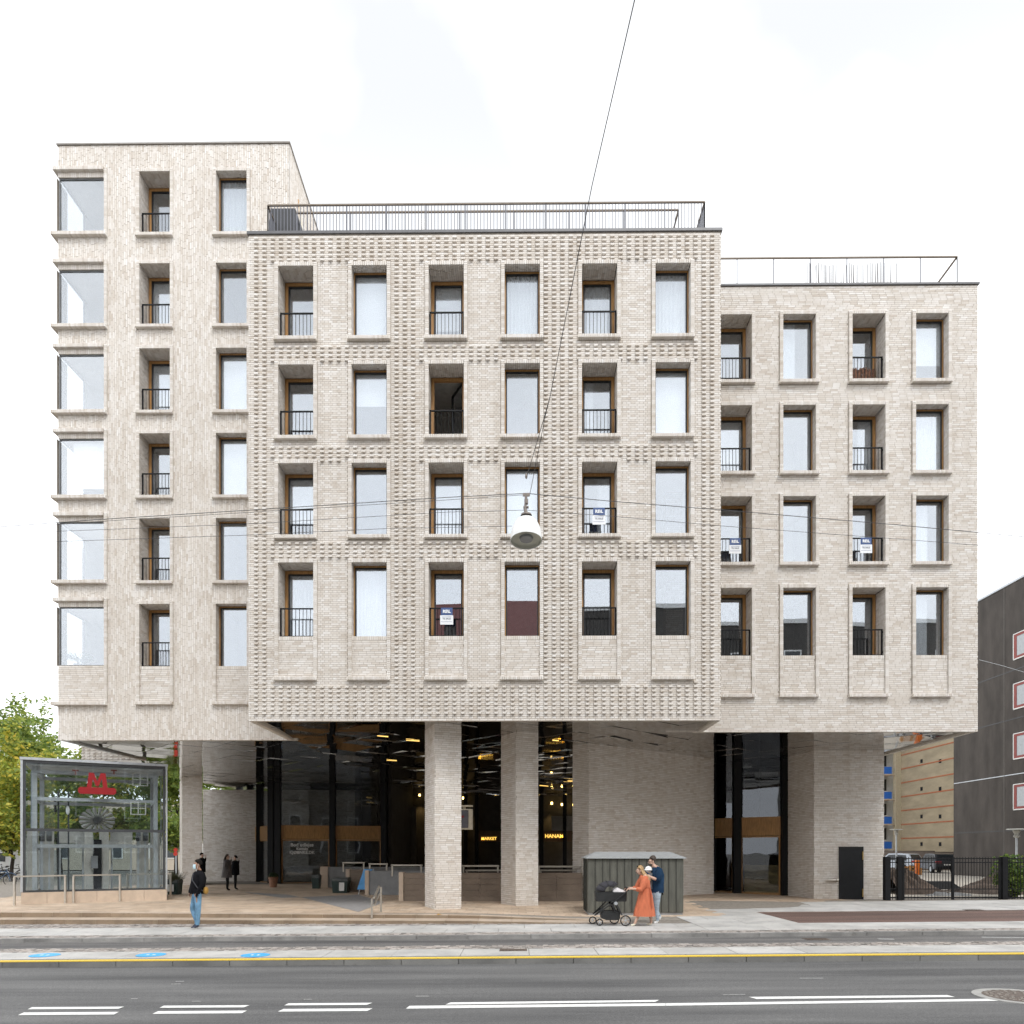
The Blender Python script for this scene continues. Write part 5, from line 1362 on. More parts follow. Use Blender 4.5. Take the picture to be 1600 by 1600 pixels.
def head(N, E, neck, c, fwd, s=1.0):
    c = Vector(c); f_ = Vector(fwd).normalized()
    N['jaw'] = (tuple(c + Vector((0, 0, -.075)) * s + f_ * .025 * s), (.062 * s, .066 * s)); N['skull'] = (tuple(c + Vector((0, 0, .015)) * s - f_ * .01), (.082 * s, .092 * s)); N['crown'] = (tuple(c + Vector((0, 0, .085)) * s - f_ * .012), (.058 * s, .066 * s))
    N['nose'] = (tuple(c + f_ * .108 * s + Vector((0, 0, -.022)) * s), .013 * s); N['bridge'] = (tuple(c + f_ * .085 * s + Vector((0, 0, .0))), .02 * s)
    E += [(neck, 'jaw'), ('jaw', 'skull'), ('skull', 'crown'), ('skull', 'bridge'), ('bridge', 'nose')]
def face_bits(root, c, fwd, skin, s=1.0):
    L = OFF[root]; c = L + Vector(c); f_ = Vector(fwd).normalized(); sd_ = f_.cross(Vector((0, 0, 1)))
    mb = MB()
    for k in (-1, 1): mb.sph(c + f_ * .086 * s + sd_ * k * .033 * s + Vector((0, 0, .006)), .011 * s, n_=8, mz=5)
    mb.build('eyes', M('eye_dark', (.03, .02, .015), .3), root)
    mb = MB()
    for k in (-1, 1): mb.sph(c + sd_ * k * .085 * s - f_ * .005 + Vector((0, 0, -.01)), .016 * s, .012 * s, .03 * s, 8, 5)
    mb.build('ears', skin, root)
    mb = MB(); mb.sph(c + f_ * .083 * s + Vector((0, 0, -.068)) * s, .012 * s, .024 * s, .008 * s, 8, 5); mb.build('mouth', M('lips', (.36, .14, .11), .5), root)
def hair_cap(root, c, fwd, m_, s=1.0, drop=.0, name='hair'):
    L = OFF[root]; c = L + Vector(c); f_ = Vector(fwd).normalized(); sd_ = f_.cross(Vector((0, 0, 1))); P = []
    rings = []
    for i in range(9):
        ph = math.pi / 2 - i / 8 * (math.pi * .60); ring = []
        for k in range(20):
            t_ = 2 * math.pi * k / 20; a, b_ = math.cos(t_), math.sin(t_)
            fr = max(0, a); low = ph
            if a > .2: low = max(ph, .32 + .25 * a)       # hairline stays above the brow
            r_ = 1 + .03 * math.sin(7 * t_ + i)
            ring.append(c + f_ * (a * math.cos(low) * .099 * s * r_ - .010) + sd_ * b_ * math.cos(low) * .091 * s * r_ + Vector((0, 0, (.115 if low > 0 else .11 + drop) * math.sin(low) * s + .02)))
        rings.append(ring)
    mb = MB(); mb.loft(rings); return mb.build(name, m_, root, smooth=True)
SKIN1 = M('skin_tan', (.34, .19, .125), .55, var=.06); SKIN2 = M('skin_light', (.56, .36, .27), .55, var=.06)
JACK = M('black_jacket', (.008, .008, .010), .9, var=.3, sc=4, bmp=.3, spec=.1); JEAN = M('blue_denim', (.15, .28, .41), .9, var=.35, sc=5, bmp=.4, spec=.1); SHOE = M('navy_shoe', (.03, .035, .06), .6); SOLE = M('white_sole', (.75, .74, .72), .6)
HAIRB = M('black_hair', (.012, .010, .009), .8, var=.3, sc=30, spec=.15)
# --- man with a face mask
g0 = GP(309, 1451.5, 0, KS)
man = thing('person', 'man in a black jacket, blue jeans and pale face mask walking left on the pavement', 'person', tuple(g0))
N = {'pel': ((-.02, 0, .95), (.145, .125)), 'bel': ((0, 0, 1.10), (.155, .13)), 'che': ((.03, 0, 1.31), (.165, .145)), 'upc': ((.045, 0, 1.43), (.125, .11)), 'neck': ((.045, 0, 1.53), .058),
     'hr': ((.04, -.085, .88), .105), 'kr': ((.05, -.09, .49), .073), 'ar': ((.035, -.09, .10), .05), 'fr': ((-.04, -.095, .045), (.042, .035)), 'tr': ((-.135, -.10, .035), (.036, .025)),
     'hl': ((-.085, .085, .88), .105), 'kl': ((-.18, .09, .51), .073), 'al': ((-.06, .09, .16), .05), 'fl': ((-.10, .09, .085), (.042, .035)), 'tl': ((-.17, .09, .045), (.036, .025)),
     'sr': ((.15, -.13, 1.42), .072), 'er': ((.20, -.2, 1.16), .058), 'wr': ((.08, -.2, .965), .042), 'sl': ((-.13, .12, 1.42), .072), 'el': ((-.21, .16, 1.16), .058), 'wl': ((-.25, .1, .98), .042)}
E = [('pel', 'bel'), ('bel', 'che'), ('che', 'upc'), ('upc', 'neck'), ('pel', 'hr'), ('hr', 'kr'), ('kr', 'ar'), ('ar', 'fr'), ('fr', 'tr'), ('pel', 'hl'), ('hl', 'kl'), ('kl', 'al'), ('al', 'fl'), ('fl', 'tl'), ('upc', 'sr'), ('sr', 'er'), ('er', 'wr'), ('upc', 'sl'), ('sl', 'el'), ('el', 'wl')]
fw = (-.86, -.5, -.02)
head(N, E, 'neck', (.01, -.02, 1.685), fw); hand(N, E, 'wr', 'R', (-.35, .05, -.9), (-.4, -1, 0), .95); hand(N, E, 'wl', 'L', (-.1, -.1, -1), (-1, 0, 0), .95)
def reg(x, y, z):
    if z > 1.535: return 0
    if z < .115 and not (z > .1 and abs(x) > 5): return 3 if z > .04 else 4
    if z < .955 and abs(y) < .19 and z < .93: return 2 if not ((x < -.22 or y < -.17) and z > .7 and z < .93) else 0
    return 1
body(man, N, E, 'pel', [SKIN1, JACK, JEAN, SHOE, SOLE], reg)
face_bits(man, (.01, -.02, 1.685), fw, SKIN1); hair_cap(man, (.01, -.02, 1.69), fw, HAIRB, 1.02)
L = OFF[man]; f_ = Vector(fw).normalized(); sd_ = f_.cross(Vector((0, 0, 1))).normalized(); c = L + Vector((.01, -.02, 1.64)) + f_ * .045
mb = MB(); rings = []
for i in range(6):
    a = i / 5; zz = .045 - a * .125; bulge = math.sin(math.pi * (.15 + .75 * a)) * .035
    rings.append([c + f_ * ((.045 + bulge) * math.cos(t_)) + sd_ * math.sin(t_) * .07 + Vector((0, 0, zz)) for t_ in [-1.35 + 2.7 * k / 10 for k in range(11)]])
mb.loft(rings, caps=False, closed=False); o = mb.build('face_mask', M('mask_blue', (.52, .70, .78), .8, var=.05), man, smooth=True)
sol = o.modifiers.new('thick', 'SOLIDIFY'); sol.thickness = .008
def drape(root, prof, m_, name, n_=24, wob=0.0, fold=0, off=(0, 0)):
    """garment: horizontal elliptical rings (x, y, z, rx, ry)"""
    L = OFF[root]; mb = MB(); rings = []
    for i, (x, y, z, rx, ry) in enumerate(prof):
        k_ = i / (len(prof) - 1)
        rings.append([(L.x + x + rx * math.cos(t_) * (1 + wob * k_ * math.sin(fold * t_ + i * .25)), L.y + y + ry * math.sin(t_) * (1 + wob * k_ * math.sin(fold * t_ + i * .25)), L.z + z) for t_ in [2 * math.pi * j / n_ for j in range(n_)]])
    mb.loft(rings, caps=False); return mb.build(name, m_, root, smooth=True)
drape(man, [(.035, 0, 1.50, .085, .085), (.04, 0, 1.46, .13, .15), (.03, 0, 1.32, .185, .185), (.0, 0, 1.12, .185, .17), (-.015, 0, .93, .185, .165), (-.015, 0, .915, .17, .15)], JACK, 'jacket', wob=.03, fold=5)
mb = MB(); mb.tube([L + Vector(p) for p in ((-.09, -.06, 1.46), (-.06, -.19, 1.28), (.08, -.2, 1.08), (.18, -.1, 1.0))], .012, 6); mb.build('bag_strap', M('strap_grey', (.05, .05, .06), .6), man)
mb = MB(); mb.sph(L + Vector((.21, .0, 1.0)), .06, .1, .1); mb.build('bag', M('mustard_bag', (.36, .2, .04), .7), man)
mb = MB(); mb.tube([L + Vector(p) for p in ((.06, -.1, 1.69), (.035, -.1, 1.60), (.0, -.1, 1.5))], .004, 4); mb.build('earphone_wire', WHITEP, man)

# --- woman pushing the pram
gW = GP(1006, 1446.5, 0, KS); 
wom = thing('person', 'blonde woman in a long orange dress pushing a black pram', 'person', tuple(gW))
X = lambda px: (px - 860) / 604.0
Z = lambda py_: (1262 - py_) / 604.0
N = {'pel': ((X(880), 0, Z(745)), (.13, .12)), 'bel': ((X(880), 0, Z(660)), (.11, .11)), 'che': ((X(870), 0, Z(565)), (.115, .12)), 'upc': ((X(862), 0, Z(500)), (.085, .1)), 'neck': ((X(835), 0, Z(455)), .045),
     'hr': ((X(850), -.07, Z(820)), .085), 'kr': ((X(800), -.07, Z(1010)), .06), 'ar': ((X(720), -.07, Z(1205)), .036), 'fr': ((X(705), -.07, Z(1242)), (.034, .028)), 'tr': ((X(650), -.07, Z(1250)), (.03, .018)),
     'hl': ((X(905), .07, Z(820)), .085), 'kl': ((X(955), .07, Z(1010)), .06), 'al': ((X(985), .07, Z(1195)), .036), 'fl': ((X(975), .07, Z(1238)), (.034, .028)), 'tl': ((X(905), .07, Z(1247)), (.03, .018)),
     'sr': ((X(880), -.14, Z(510)), .055), 'er': ((X(800), -.2, Z(690)), .045), 'wr': ((X(655), -.17, Z(682)), .028), 'sl': ((X(850), .14, Z(510)), .055), 'el': ((X(770), .2, Z(685)), .045), 'wl': ((X(650), .17, Z(680)), .028)}
fw = (-1, -.12, -.1); hc = (X(795), 0, Z(400))
head(N, E := [('pel', 'bel'), ('bel', 'che'), ('che', 'upc'), ('upc', 'neck'), ('pel', 'hr'), ('hr', 'kr'), ('kr', 'ar'), ('ar', 'fr'), ('fr', 'tr'), ('pel', 'hl'), ('hl', 'kl'), ('kl', 'al'), ('al', 'fl'), ('fl', 'tl'), ('upc', 'sr'), ('sr', 'er'), ('er', 'wr'), ('upc', 'sl'), ('sl', 'el'), ('el', 'wl')], 'neck', hc, fw, .93)
hand(N, E, 'wr', 'R', (-1, 0, .05), (0, -.3, 1), .85, .8); hand(N, E, 'wl', 'L', (-1, 0, .05), (0, .3, 1), .85, .8)
SHOEC = M('cream_shoe', (.66, .62, .50), .6)
body(wom, N, E, 'pel', [SKIN2, SHOEC], lambda x, y, z: 1 if z < .055 else 0)
face_bits(wom, hc, fw, SKIN2, .93)
BLON = M('blonde_hair', (.40, .255, .12), .5, var=.45, sc=14, scale=(3, 3, .5))
hair_cap(wom, hc, fw, BLON, .97)
L = OFF[wom]; mb = MB()
for k in range(26):
    a = -1 + 2 * k / 25; st = L + Vector((hc[0] + .03 + .05 * (1 - abs(a)), a * .085, hc[2] + .03 * (1 - abs(a)))); ln = rnd.uniform(.8, 1.05)
    mb.tube([st, st + Vector((.045, a * .015, -.10 * ln)), st + Vector((.085 + .05 * rnd.random(), a * .02, -.20 * ln)), st + Vector((.13 + .09 * rnd.random() - .12 * (abs(a) > .8), a * .03, -.30 * ln))], [.02, .026, .022, .006], 5)
mb.build('long_hair', BLON, wom, smooth=True)
DRESS = M('orange_dress', (.56, .155, .075), .85, var=.14, sc=7, bmp=.35, scale=(3, 3, .8))
drape(wom, [(X(838), 0, Z(470), .055, .06), (X(856), 0, Z(492), .10, .13), (X(872), 0, Z(560), .135, .165), (X(882), 0, Z(640), .13, .15), (X(885), 0, Z(665), .122, .14), (X(885), 0, Z(690), .135, .155), (X(882), 0, Z(800), .185, .19), (X(875), 0, Z(930), .225, .205), (X(868), 0, Z(1040), .265, .22), (X(866), 0, Z(1110), .28, .225)], DRESS, 'dress', 36, .05, 9)
for sy in (-1, 1):
    mb = MB(); c0 = [Vector(N[k][0]) for k in (('sr', 'er', 'wr') if sy < 0 else ('sl', 'el', 'wl'))]
    mb.tube([L + c0[0] + Vector((.01, -sy * .03, .02)), L + c0[0].lerp(c0[1], .35), L + c0[0].lerp(c0[1], .75), L + c0[1] + Vector((-.01, 0, -.01)), L + c0[1].lerp(c0[2], .4), L + c0[1].lerp(c0[2], .55)], [.062, .08, .082, .075, .062, .035], 12); mb.build('sleeve', DRESS, wom, smooth=True)
drape(wom, [(X(885), 0, Z(655), .132, .152), (X(885), 0, Z(675), .134, .154)], M('orange_belt', (.45, .115, .055), .8), 'belt')
mb = MB(); mb.tube([L + Vector(p) for p in ((X(940), -.13, Z(668)), (X(955), -.17, Z(760)), (X(968), -.2, Z(980)))], [.014, .016, .018], 5); mb.build('belt_tie', M('orange_belt'), wom)
mb = MB()
for k in (-1, 1): mb.sph(L + Vector((hc[0] - .055, k * .04, hc[2] + .10)), .012, .03, .022, 8, 5)
mb.build('sunglasses', BLACK, wom)

# --- man with the baby carrier
gM = GP(1031, 1445, 0, KS); gM.y += .42; gM.z = zst(gM.x)
dad = thing('person', 'bearded man in a dark blue shirt carrying a baby on his chest beside the woman', 'person', tuple(gM))
X = lambda px: (px - 1105) / 592.0
Z = lambda py_: (1240 - py_) / 592.0
N = {'pel': ((X(1105), 0, Z(735)), (.15, .13)), 'bel': ((X(1115), 0, Z(640)), (.15, .14)), 'che': ((X(1120), 0, Z(500)), (.15, .155)), 'upc': ((X(1110), 0, Z(405)), (.115, .13)), 'neck': ((X(1075), 0, Z(345)), .062),
     'hr': ((X(1105), -.09, Z(790)), .105), 'kr': ((X(1090), -.09, Z(985)), .072), 'ar': ((X(1108), -.09, Z(1185)), .045), 'fr': ((X(1095), -.09, Z(1222)), (.042, .034)), 'tr': ((X(1045), -.09, Z(1226)), (.036, .024)),
     'hl': ((X(1085), .09, Z(790)), .105), 'kl': ((X(1080), .09, Z(985)), .072), 'al': ((X(1150), .09, Z(1120)), .045), 'fl': ((X(1170), .09, Z(1150)), (.042, .034)), 'tl': ((X(1150), .09, Z(1195)), (.036, .024)),
     'sr': ((X(1120), -.17, Z(395)), .07), 'er': ((X(1105), -.23, Z(560)), .055), 'wr': ((X(968), -.17, Z(500)), .034), 'sl': ((X(1090), .17, Z(395)), .07), 'el': ((X(1060), .22, Z(560)), .055), 'wl': ((X(950), .12, Z(490)), .034)}
fw = (-.96, -.12, -.22); hc = (X(1030), 0, Z(262))
E = [('pel', 'bel'), ('bel', 'che'), ('che', 'upc'), ('upc', 'neck'), ('pel', 'hr'), ('hr', 'kr'), ('kr', 'ar'), ('ar', 'fr'), ('fr', 'tr'), ('pel', 'hl'), ('hl', 'kl'), ('kl', 'al'), ('al', 'fl'), ('fl', 'tl'), ('upc', 'sr'), ('sr', 'er'), ('er', 'wr'), ('upc', 'sl'), ('sl', 'el'), ('el', 'wl')]
head(N, E, 'neck', hc, fw, 1.02); hand(N, E, 'wr', 'R', (-.5, .2, .75), (.3, -1, .2), .9, .6); hand(N, E, 'wl', 'L', (-.5, -.2, .75), (.3, 1, .2), .9, .6)
SHIRT = M('navy_shirt', (.016, .040, .082), .9, var=.25, sc=5, bmp=.4, spec=.1); JEANL = M('light_denim', (.33, .40, .46), .85, var=.3, sc=4, scale=(1, 1, 5), bmp=.4); SHOEW = M('white_trainer', (.74, .74, .73), .5)
def reg(x, y, z):
    if z < .07 or (z < .17 and x > .05 and y > 0): return 3
    if z < Z(745): return 2
    if z > 1.49 and abs(y) < .12: return 0
    if x < -.06 and Z(575) < z and abs(y) > .07 and z < Z(470): return 0
    return 1
body(dad, N, E, 'pel', [SKIN2, SHIRT, JEANL, SHOEW], reg)
face_bits(dad, hc, fw, SKIN2, 1.02); HAIRN = M('brown_hair', (.045, .03, .022), .6, var=.3, sc=25); hair_cap(dad, (hc[0], 0, hc[2] + .015), fw, HAIRN, 1.05)
L = OFF[dad]; f_ = Vector(fw).normalized(); sd_ = f_.cross(Vector((0, 0, 1))).normalized(); c = L + Vector(hc)
mb = MB(); mb.sph(c + f_ * .035 + Vector((0, 0, -.085)), .068, .066, .045, 12, 7); mb.build('beard', HAIRN, dad, smooth=True)
mb = MB()
for k in (-1, 1): mb.torus(c + f_ * .1 + sd_ * k * .035 + Vector((0, 0, .004)), f_, .024, .004, 12, 4); mb.bar(c + f_ * .1 + sd_ * k * .06 + Vector((0, 0, .01)), c + sd_ * k * .09 + Vector((0, 0, .01)), .006)
mb.build('glasses', BLACK, dad)
drape(dad, [(X(1085), 0, Z(352), .07, .075), (X(1105), 0, Z(385), .14, .17), (X(1118), 0, Z(480), .175, .19), (X(1115), 0, Z(640), .17, .17), (X(1112), 0, Z(755), .175, .17)], SHIRT, 'shirt', 28, .03, 6)
for sy in (-1, 1):
    mb = MB(); c0 = [Vector(N[k][0]) for k in (('sr', 'er', 'wr') if sy < 0 else ('sl', 'el', 'wl'))]
    mb.tube([L + c0[0] + Vector((.01, -sy * .03, .03)), L + c0[0].lerp(c0[1], .4), L + c0[0].lerp(c0[1], .8), L + c0[1] + Vector((-.02, 0, .01)), L + c0[1].lerp(c0[2], .2)], [.07, .084, .078, .07, .058], 12); mb.build('sleeve', SHIRT, dad, smooth=True)
mb = MB(); mb.bar(L + Vector((.13, -.05, Z(745))), L + Vector((.145, -.05, Z(795))), .04, .02); mb.build('carrier_strap', BLACK, dad)
# the baby and its carrier
b0 = Vector((X(970), -.01, Z(400)))
mb = MB(); mb.loft([[L + Vector((X(985) + a * .10, b_ * .13, z)) for a, b_ in [(math.cos(q), math.sin(q)) for q in [2 * math.pi * k / 12 for k in range(12)]]] for z in (Z(700), Z(660), Z(560), Z(470), Z(445))]); mb.build('baby_carrier', M('grey_print', (.12, .125, .13), .8, var=.8, sc=9), dad, smooth=True)
baby = thing('person', 'small baby in a white hat held in the carrier on the man\'s chest', 'person', tuple(L + b0))
Nb = {'head': ((0, 0, 0), (.072, .072)), 'neck': ((.02, 0, -.08), .045), 'che': ((.03, 0, -.16), .08), 'pel': ((.03, 0, -.32), .085), 'al': ((-.03, .1, -.2), .03), 'ar': ((-.03, -.1, -.2), .03), 'll': ((-.06, .12, -.42), .04), 'lr': ((-.06, -.12, -.42), .04), 'fl': ((-.08, .13, -.52), .025), 'fr': ((-.08, -.13, -.52), .025)}
body(baby, Nb, [('head', 'neck'), ('neck', 'che'), ('che', 'pel'), ('che', 'al'), ('che', 'ar'), ('pel', 'll'), ('pel', 'lr'), ('ll', 'fl'), ('lr', 'fr')], 'pel', [SKIN2, M('grey_romper', (.3, .3, .32), .9)], lambda x, y, z: 0 if z > -.09 else 1)
mb = MB(); c = OFF[baby]; mb.sph(c + Vector((.006, 0, .02)), .092, .092, .085, 14, 8); mb.cyl(c + Vector((-.0, 0, .0)), c + Vector((-.0, 0, .012)), .118, .1, 16); mb.build('sun_hat', M('white_hat', (.80, .80, .79), .9, var=.05), baby, smooth=True)

# --- woman in a grey coat with a companion, by the pale wall
def standing(g, label, coatm, hairm, h=1.66, legm=BLACK, longh=True, fw=(1, -.2, 0), coat=(.5, .24)):
    t = thing('person', label, 'person', tuple(g)); s = h / 1.75
    N = {'pel': ((0, 0, .93), (.14, .12)), 'che': ((0, 0, 1.3), (.15, .13)), 'neck': ((0, 0, 1.5), .05), 'hr': ((.02, -.08, .86), .09), 'kr': ((.03, -.08, .47), .065), 'ar': ((.02, -.08, .1), .045), 'fr': ((.08, -.08, .05), (.04, .035)), 'tr': ((.16, -.09, .03), .026),
         'hl': ((-.02, .08, .86), .09), 'kl': ((.0, .08, .47), .065), 'al': ((-.02, .08, .1), .045), 'fl': ((.04, .08, .05), (.04, .035)), 'tl': ((.12, .09, .03), .026),
         'sr': ((0, -.17, 1.4), .065), 'er': ((-.02, -.23, 1.14), .05), 'wr': ((.14, -.2, 1.0), .035), 'sl': ((0, .17, 1.4), .065), 'el': ((.06, .23, 1.25), .05), 'wl': ((.16, .1, 1.5), .035)}
    E = [('pel', 'che'), ('che', 'neck'), ('pel', 'hr'), ('hr', 'kr'), ('kr', 'ar'), ('ar', 'fr'), ('fr', 'tr'), ('pel', 'hl'), ('hl', 'kl'), ('kl', 'al'), ('al', 'fl'), ('fl', 'tl'), ('che', 'sr'), ('sr', 'er'), ('er', 'wr'), ('che', 'sl'), ('sl', 'el'), ('el', 'wl')]
    head(N, E, 'neck', (.01, 0, 1.63), fw); hand(N, E, 'wr', 'R', (.6, .1, -.6), (0, -1, .3), .9); hand(N, E, 'wl', 'L', (.2, -.2, .9), (1, 0, 0), .9)
    N = {k: (tuple(c * s for c in v[0]), tuple(q * s for q in v[1]) if isinstance(v[1], tuple) else v[1] * s) for k, v in N.items()}
    body(t, N, E, 'pel', [SKIN2, coatm, legm], lambda x, y, z: 0 if z > 1.51 * s and abs(y) < .11 * s else (2 if z < .9 * s else 1))
    face_bits(t, (.01 * s, 0, 1.63 * s), fw, SKIN2, s); hair_cap(t, (.01 * s, 0, 1.64 * s), fw, hairm, s * 1.02)
    if longh:
        L = OFF[t]; mb = MB()
        for k in range(14):
            a = -1 + 2 * k / 13; st = L + Vector((-.06, a * .08, 1.66 * s)); mb.tube([st, st + Vector((-.05, 0, -.15)), st + Vector((-.06 - .03 * rnd.random(), a * .02, -.38))], [.02, .028, .008], 5)
        mb.build('long_hair', hairm, t, smooth=True)
    drape(t, [(0, 0, 1.5 * s, .08, .08), (0, 0, 1.44 * s, .14, .18), (0, 0, 1.2 * s, .18, .2), (-.02, 0, .9 * s, .2, .2), (-.02, 0, (.9 - coat[0] * .5) * s, coat[1], .22)], coatm, 'coat', 24, .04, 6)
    return t
g = GP(355, 1391.5, ZP); g.z = zpl(g.x, g.y)
COATG = M('grey_coat', (.085, .075, .072), .9, var=.3, sc=6, bmp=.4); HAIRD = M('dark_brown_hair', (.04, .022, .014), .6, var=.4, sc=20)
standing(g, 'long haired woman in a quilted grey coat standing by the pale brick wall', COATG, HAIRD, 1.66, coat=(.55, .24), fw=(1, .3, .1))
g2 = g + Vector((.06, .8, 0)); g2.z = zpl(g2.x, g2.y)
standing(g2, 'person in a black coat facing the grey coated woman', JACK, HAIRB, 1.60, longh=False, fw=(-1, -.2, .1), coat=(.3, .2))
g3 = GP(318.5, 1388, ZP); g3.z = zpl(g3.x, g3.y); g3.y += .5; g3.x -= .32
standing(g3, 'person in black half hidden behind the grey brick pier', JACK, HAIRB, 1.72, longh=False, fw=(1, -.3, 0), coat=(.25, .2))

# ================================================================== PRAM
gp = GP(953, 1447, 0, KS)
pram = thing('pram', 'black pram with a folded hood and white blanket pushed by the woman', 'pram', tuple(gp))
X = lambda px: gp.x + (px - 330) / 604.0
Z = lambda py_: gp.z + (1285 - py_) / 604.0
PY = gp.y + .22
PF = M('pram_fabric', (.035, .034, .042), .85, var=.25, sc=6, bmp=.3); PB = M('pram_bassinet', (.016, .017, .018), .7, var=.3)
mb = MB(); mb.loft([[(X(x_), PY + dy, Z(z_)) for x_, dy in ((112 + e, -.17), (130 + e, -.19), (585 - e, -.19), (598 - e, -.17), (598 - e, .17), (585 - e, .19), (130 + e, .19), (112 + e, .17))] for z_, e in ((905, 14), (890, 4), (765, 0), (758, 6))]); mb.build('bassinet', PB, pram)
mb = MB(); rings = []
for i in range(8):                                   # folded hood: ribs fan round the pivot
    a = R(8 + i * 17.5); rings.append([(X(330) - math.cos(a) * r_ * .36 - .0, PY + math.cos(b_) * .195, Z(765) + math.sin(a) * .30 * (.55 + .45 * math.sin(b_)) * 1.0 + .0 * r_) for b_, r_ in [(math.pi * k / 10, .35 + .65 * math.sin(math.pi * k / 10)) for k in range(11)]])
mb.loft(rings, caps=False, closed=False); o = mb.build('hood', PF, pram, smooth=True); o.modifiers.new('thick', 'SOLIDIFY').thickness = .012
for i in (2, 4, 6, 7):
    mb = MB(); mb.tube([Vector(p) + Vector((0, 0, .006)) for p in rings[i]], .009, 5); mb.build('hood_rib', PB, pram)
mb = MB(); mb.loft([[(X(x_), PY + dy, Z(z_)) for dy, z_ in ((-.16, 768), (-.1, zz), (0, zz - 12), (.1, zz), (.16, 768))] for x_, zz in ((385, 745), (400, 715), (460, 710), (510, 735), (580, 758))], caps=False, closed=False); o = mb.build('blanket', M('white_blanket', (.66, .64, .65), .95, var=.08, bmp=.4), pram, smooth=True); o.modifiers.new('thick', 'SOLIDIFY').thickness = .015
for dy in (-.23, .23):
    for a, b_ in (((640, 705), (415, 895)), ((415, 895), (90, 1120)), ((300, 920), (110, 1105)), ((360, 905), (420, 1050)), ((420, 920), (520, 1120)), ((345, 920), (415, 1060))):
        mb = MB(); mb.bar((X(a[0]), PY + dy, Z(a[1])), (X(b_[0]), PY + dy, Z(b_[1])), .022, .03); mb.build('frame_tube', M('pram_metal', (.05, .052, .055), .35, metal=.5), pram)
    mb = MB(); mb.cyl((X(420), PY + dy - .03, Z(930)), (X(420), PY + dy + .03, Z(930)), .045, .045, 14); mb.build('pivot', GALV, pram)
mb = MB(); mb.tube([(X(640), PY - .23, Z(702)), (X(600), PY - .22, Z(690)), (X(590), PY, Z(684)), (X(600), PY + .22, Z(690)), (X(640), PY + .23, Z(702))], .018, 8); mb.build('handle', PB, pram)
mb = MB(); mb.loft([[(X(x_), PY + dy, Z(z_)) for x_, dy in ((190 + e, -.19), (495 - e * .3, -.19), (495 - e * .3, .19), (190 + e, .19))] for z_, e in ((1195, 90), (1170, 20), (1080, 0), (1050, 60))]); mb.build('basket', PB, pram)
for px_, pz_, r_, dy in ((90, 1195, 62, .24), (172, 1235, 56, -.2), (435, 1180, 78, .25), (570, 1200, 84, -.25)):
    rr = r_ / 604; c = (X(px_), PY + dy, gp.z + rr + .004)
    mb = MB(); mb.torus(c, (0, 1, 0), rr - .016, .016, 24, 6); wh = mb.build('wheel', M('rubber', (.02, .02, .021), .8), pram)
    mb = MB(); mb.cyl((c[0], c[1] - .03, c[2]), (c[0], c[1] + .03, c[2]), .02, .02, 10)
    for k in range(5):
        a = k * 2 * math.pi / 5 + .4; mb.bar(c, (c[0] + math.cos(a) * (rr - .02), c[1], c[2] + math.sin(a) * (rr - .02)), .016, .012)
    mb.build('spokes', GALV, wh)

# ================================================================== RIGHT: FENCE, YARD, CARS, FAR BUILDINGS
FY = 27.7
fz0 = .07; fzt = W(1480, 1339.5, FY).z
def fence(name, u0, u1, posts, label, cat, bars=True):
    a, b_ = W(u0, 1400, FY).x, W(u1, 1400, FY).x
    t = thing(name, label, cat, ((a + b_) / 2, FY, fz0))
    for u, wd, ht in posts:
        x = W(u, 1400, FY).x; mb = MB(); mb.box(x - wd / 2, x + wd / 2, FY - wd / 2, FY + wd / 2, fz0 - .05, fzt + ht); mb.build('post', BLACK, t)
    for v, h in ((1341.5, .035), (1347.5, .035), (1389, .03), (1402.5, .05)):
        z = W(1480, v, FY).z; mb = MB(); mb.box(a, b_, FY - .02, FY + .02, z - h / 2, z + h / 2); mb.build('rail', BLACK, t)
    n_ = round((b_ - a) / .105); zl = W(1480, 1388.5, FY).z
    for i in range(1, n_):
        x = a + (b_ - a) * i / n_; mb = MB(); mb.box(x - .009, x + .009, FY - .009, FY + .009, fz0 + .05, fzt + .015); mb.build('bar', BLACK, t)
        if name == 'sliding_gate':
            x += .052; mb = MB(); mb.box(x - .006, x + .006, FY - .006, FY + .006, fz0 + .05, zl); mb.build('bar', BLACK, t)
fence('steel_fence', 1382, 1403, ((1385.5, .2, .02), (1405, .16, .03)), 'narrow black bar fence bay beside the charcoal door wall', 'fence')
fence('sliding_gate', 1411, 1562, ((1411.5, .07, .0), (1488.5, .07, .0), (1562, .07, 0)), 'wide black bar gate in front of the earth heaps', 'gate')
fence('steel_fence', 1568, 1760, ((1568.5, .2, .02), (1700, .08, 0)), 'black bar fence at the right edge in front of the shrub', 'fence')
yard = MB(); yard.quad((14.5, 30, .10), (70, 30, .10), (70, 120, .10), (14.5, 120, .10)); struct(yard.build('yard', M('pale_concrete_yard', (.42, .385, .33), .9, var=.15, sc=.4)))
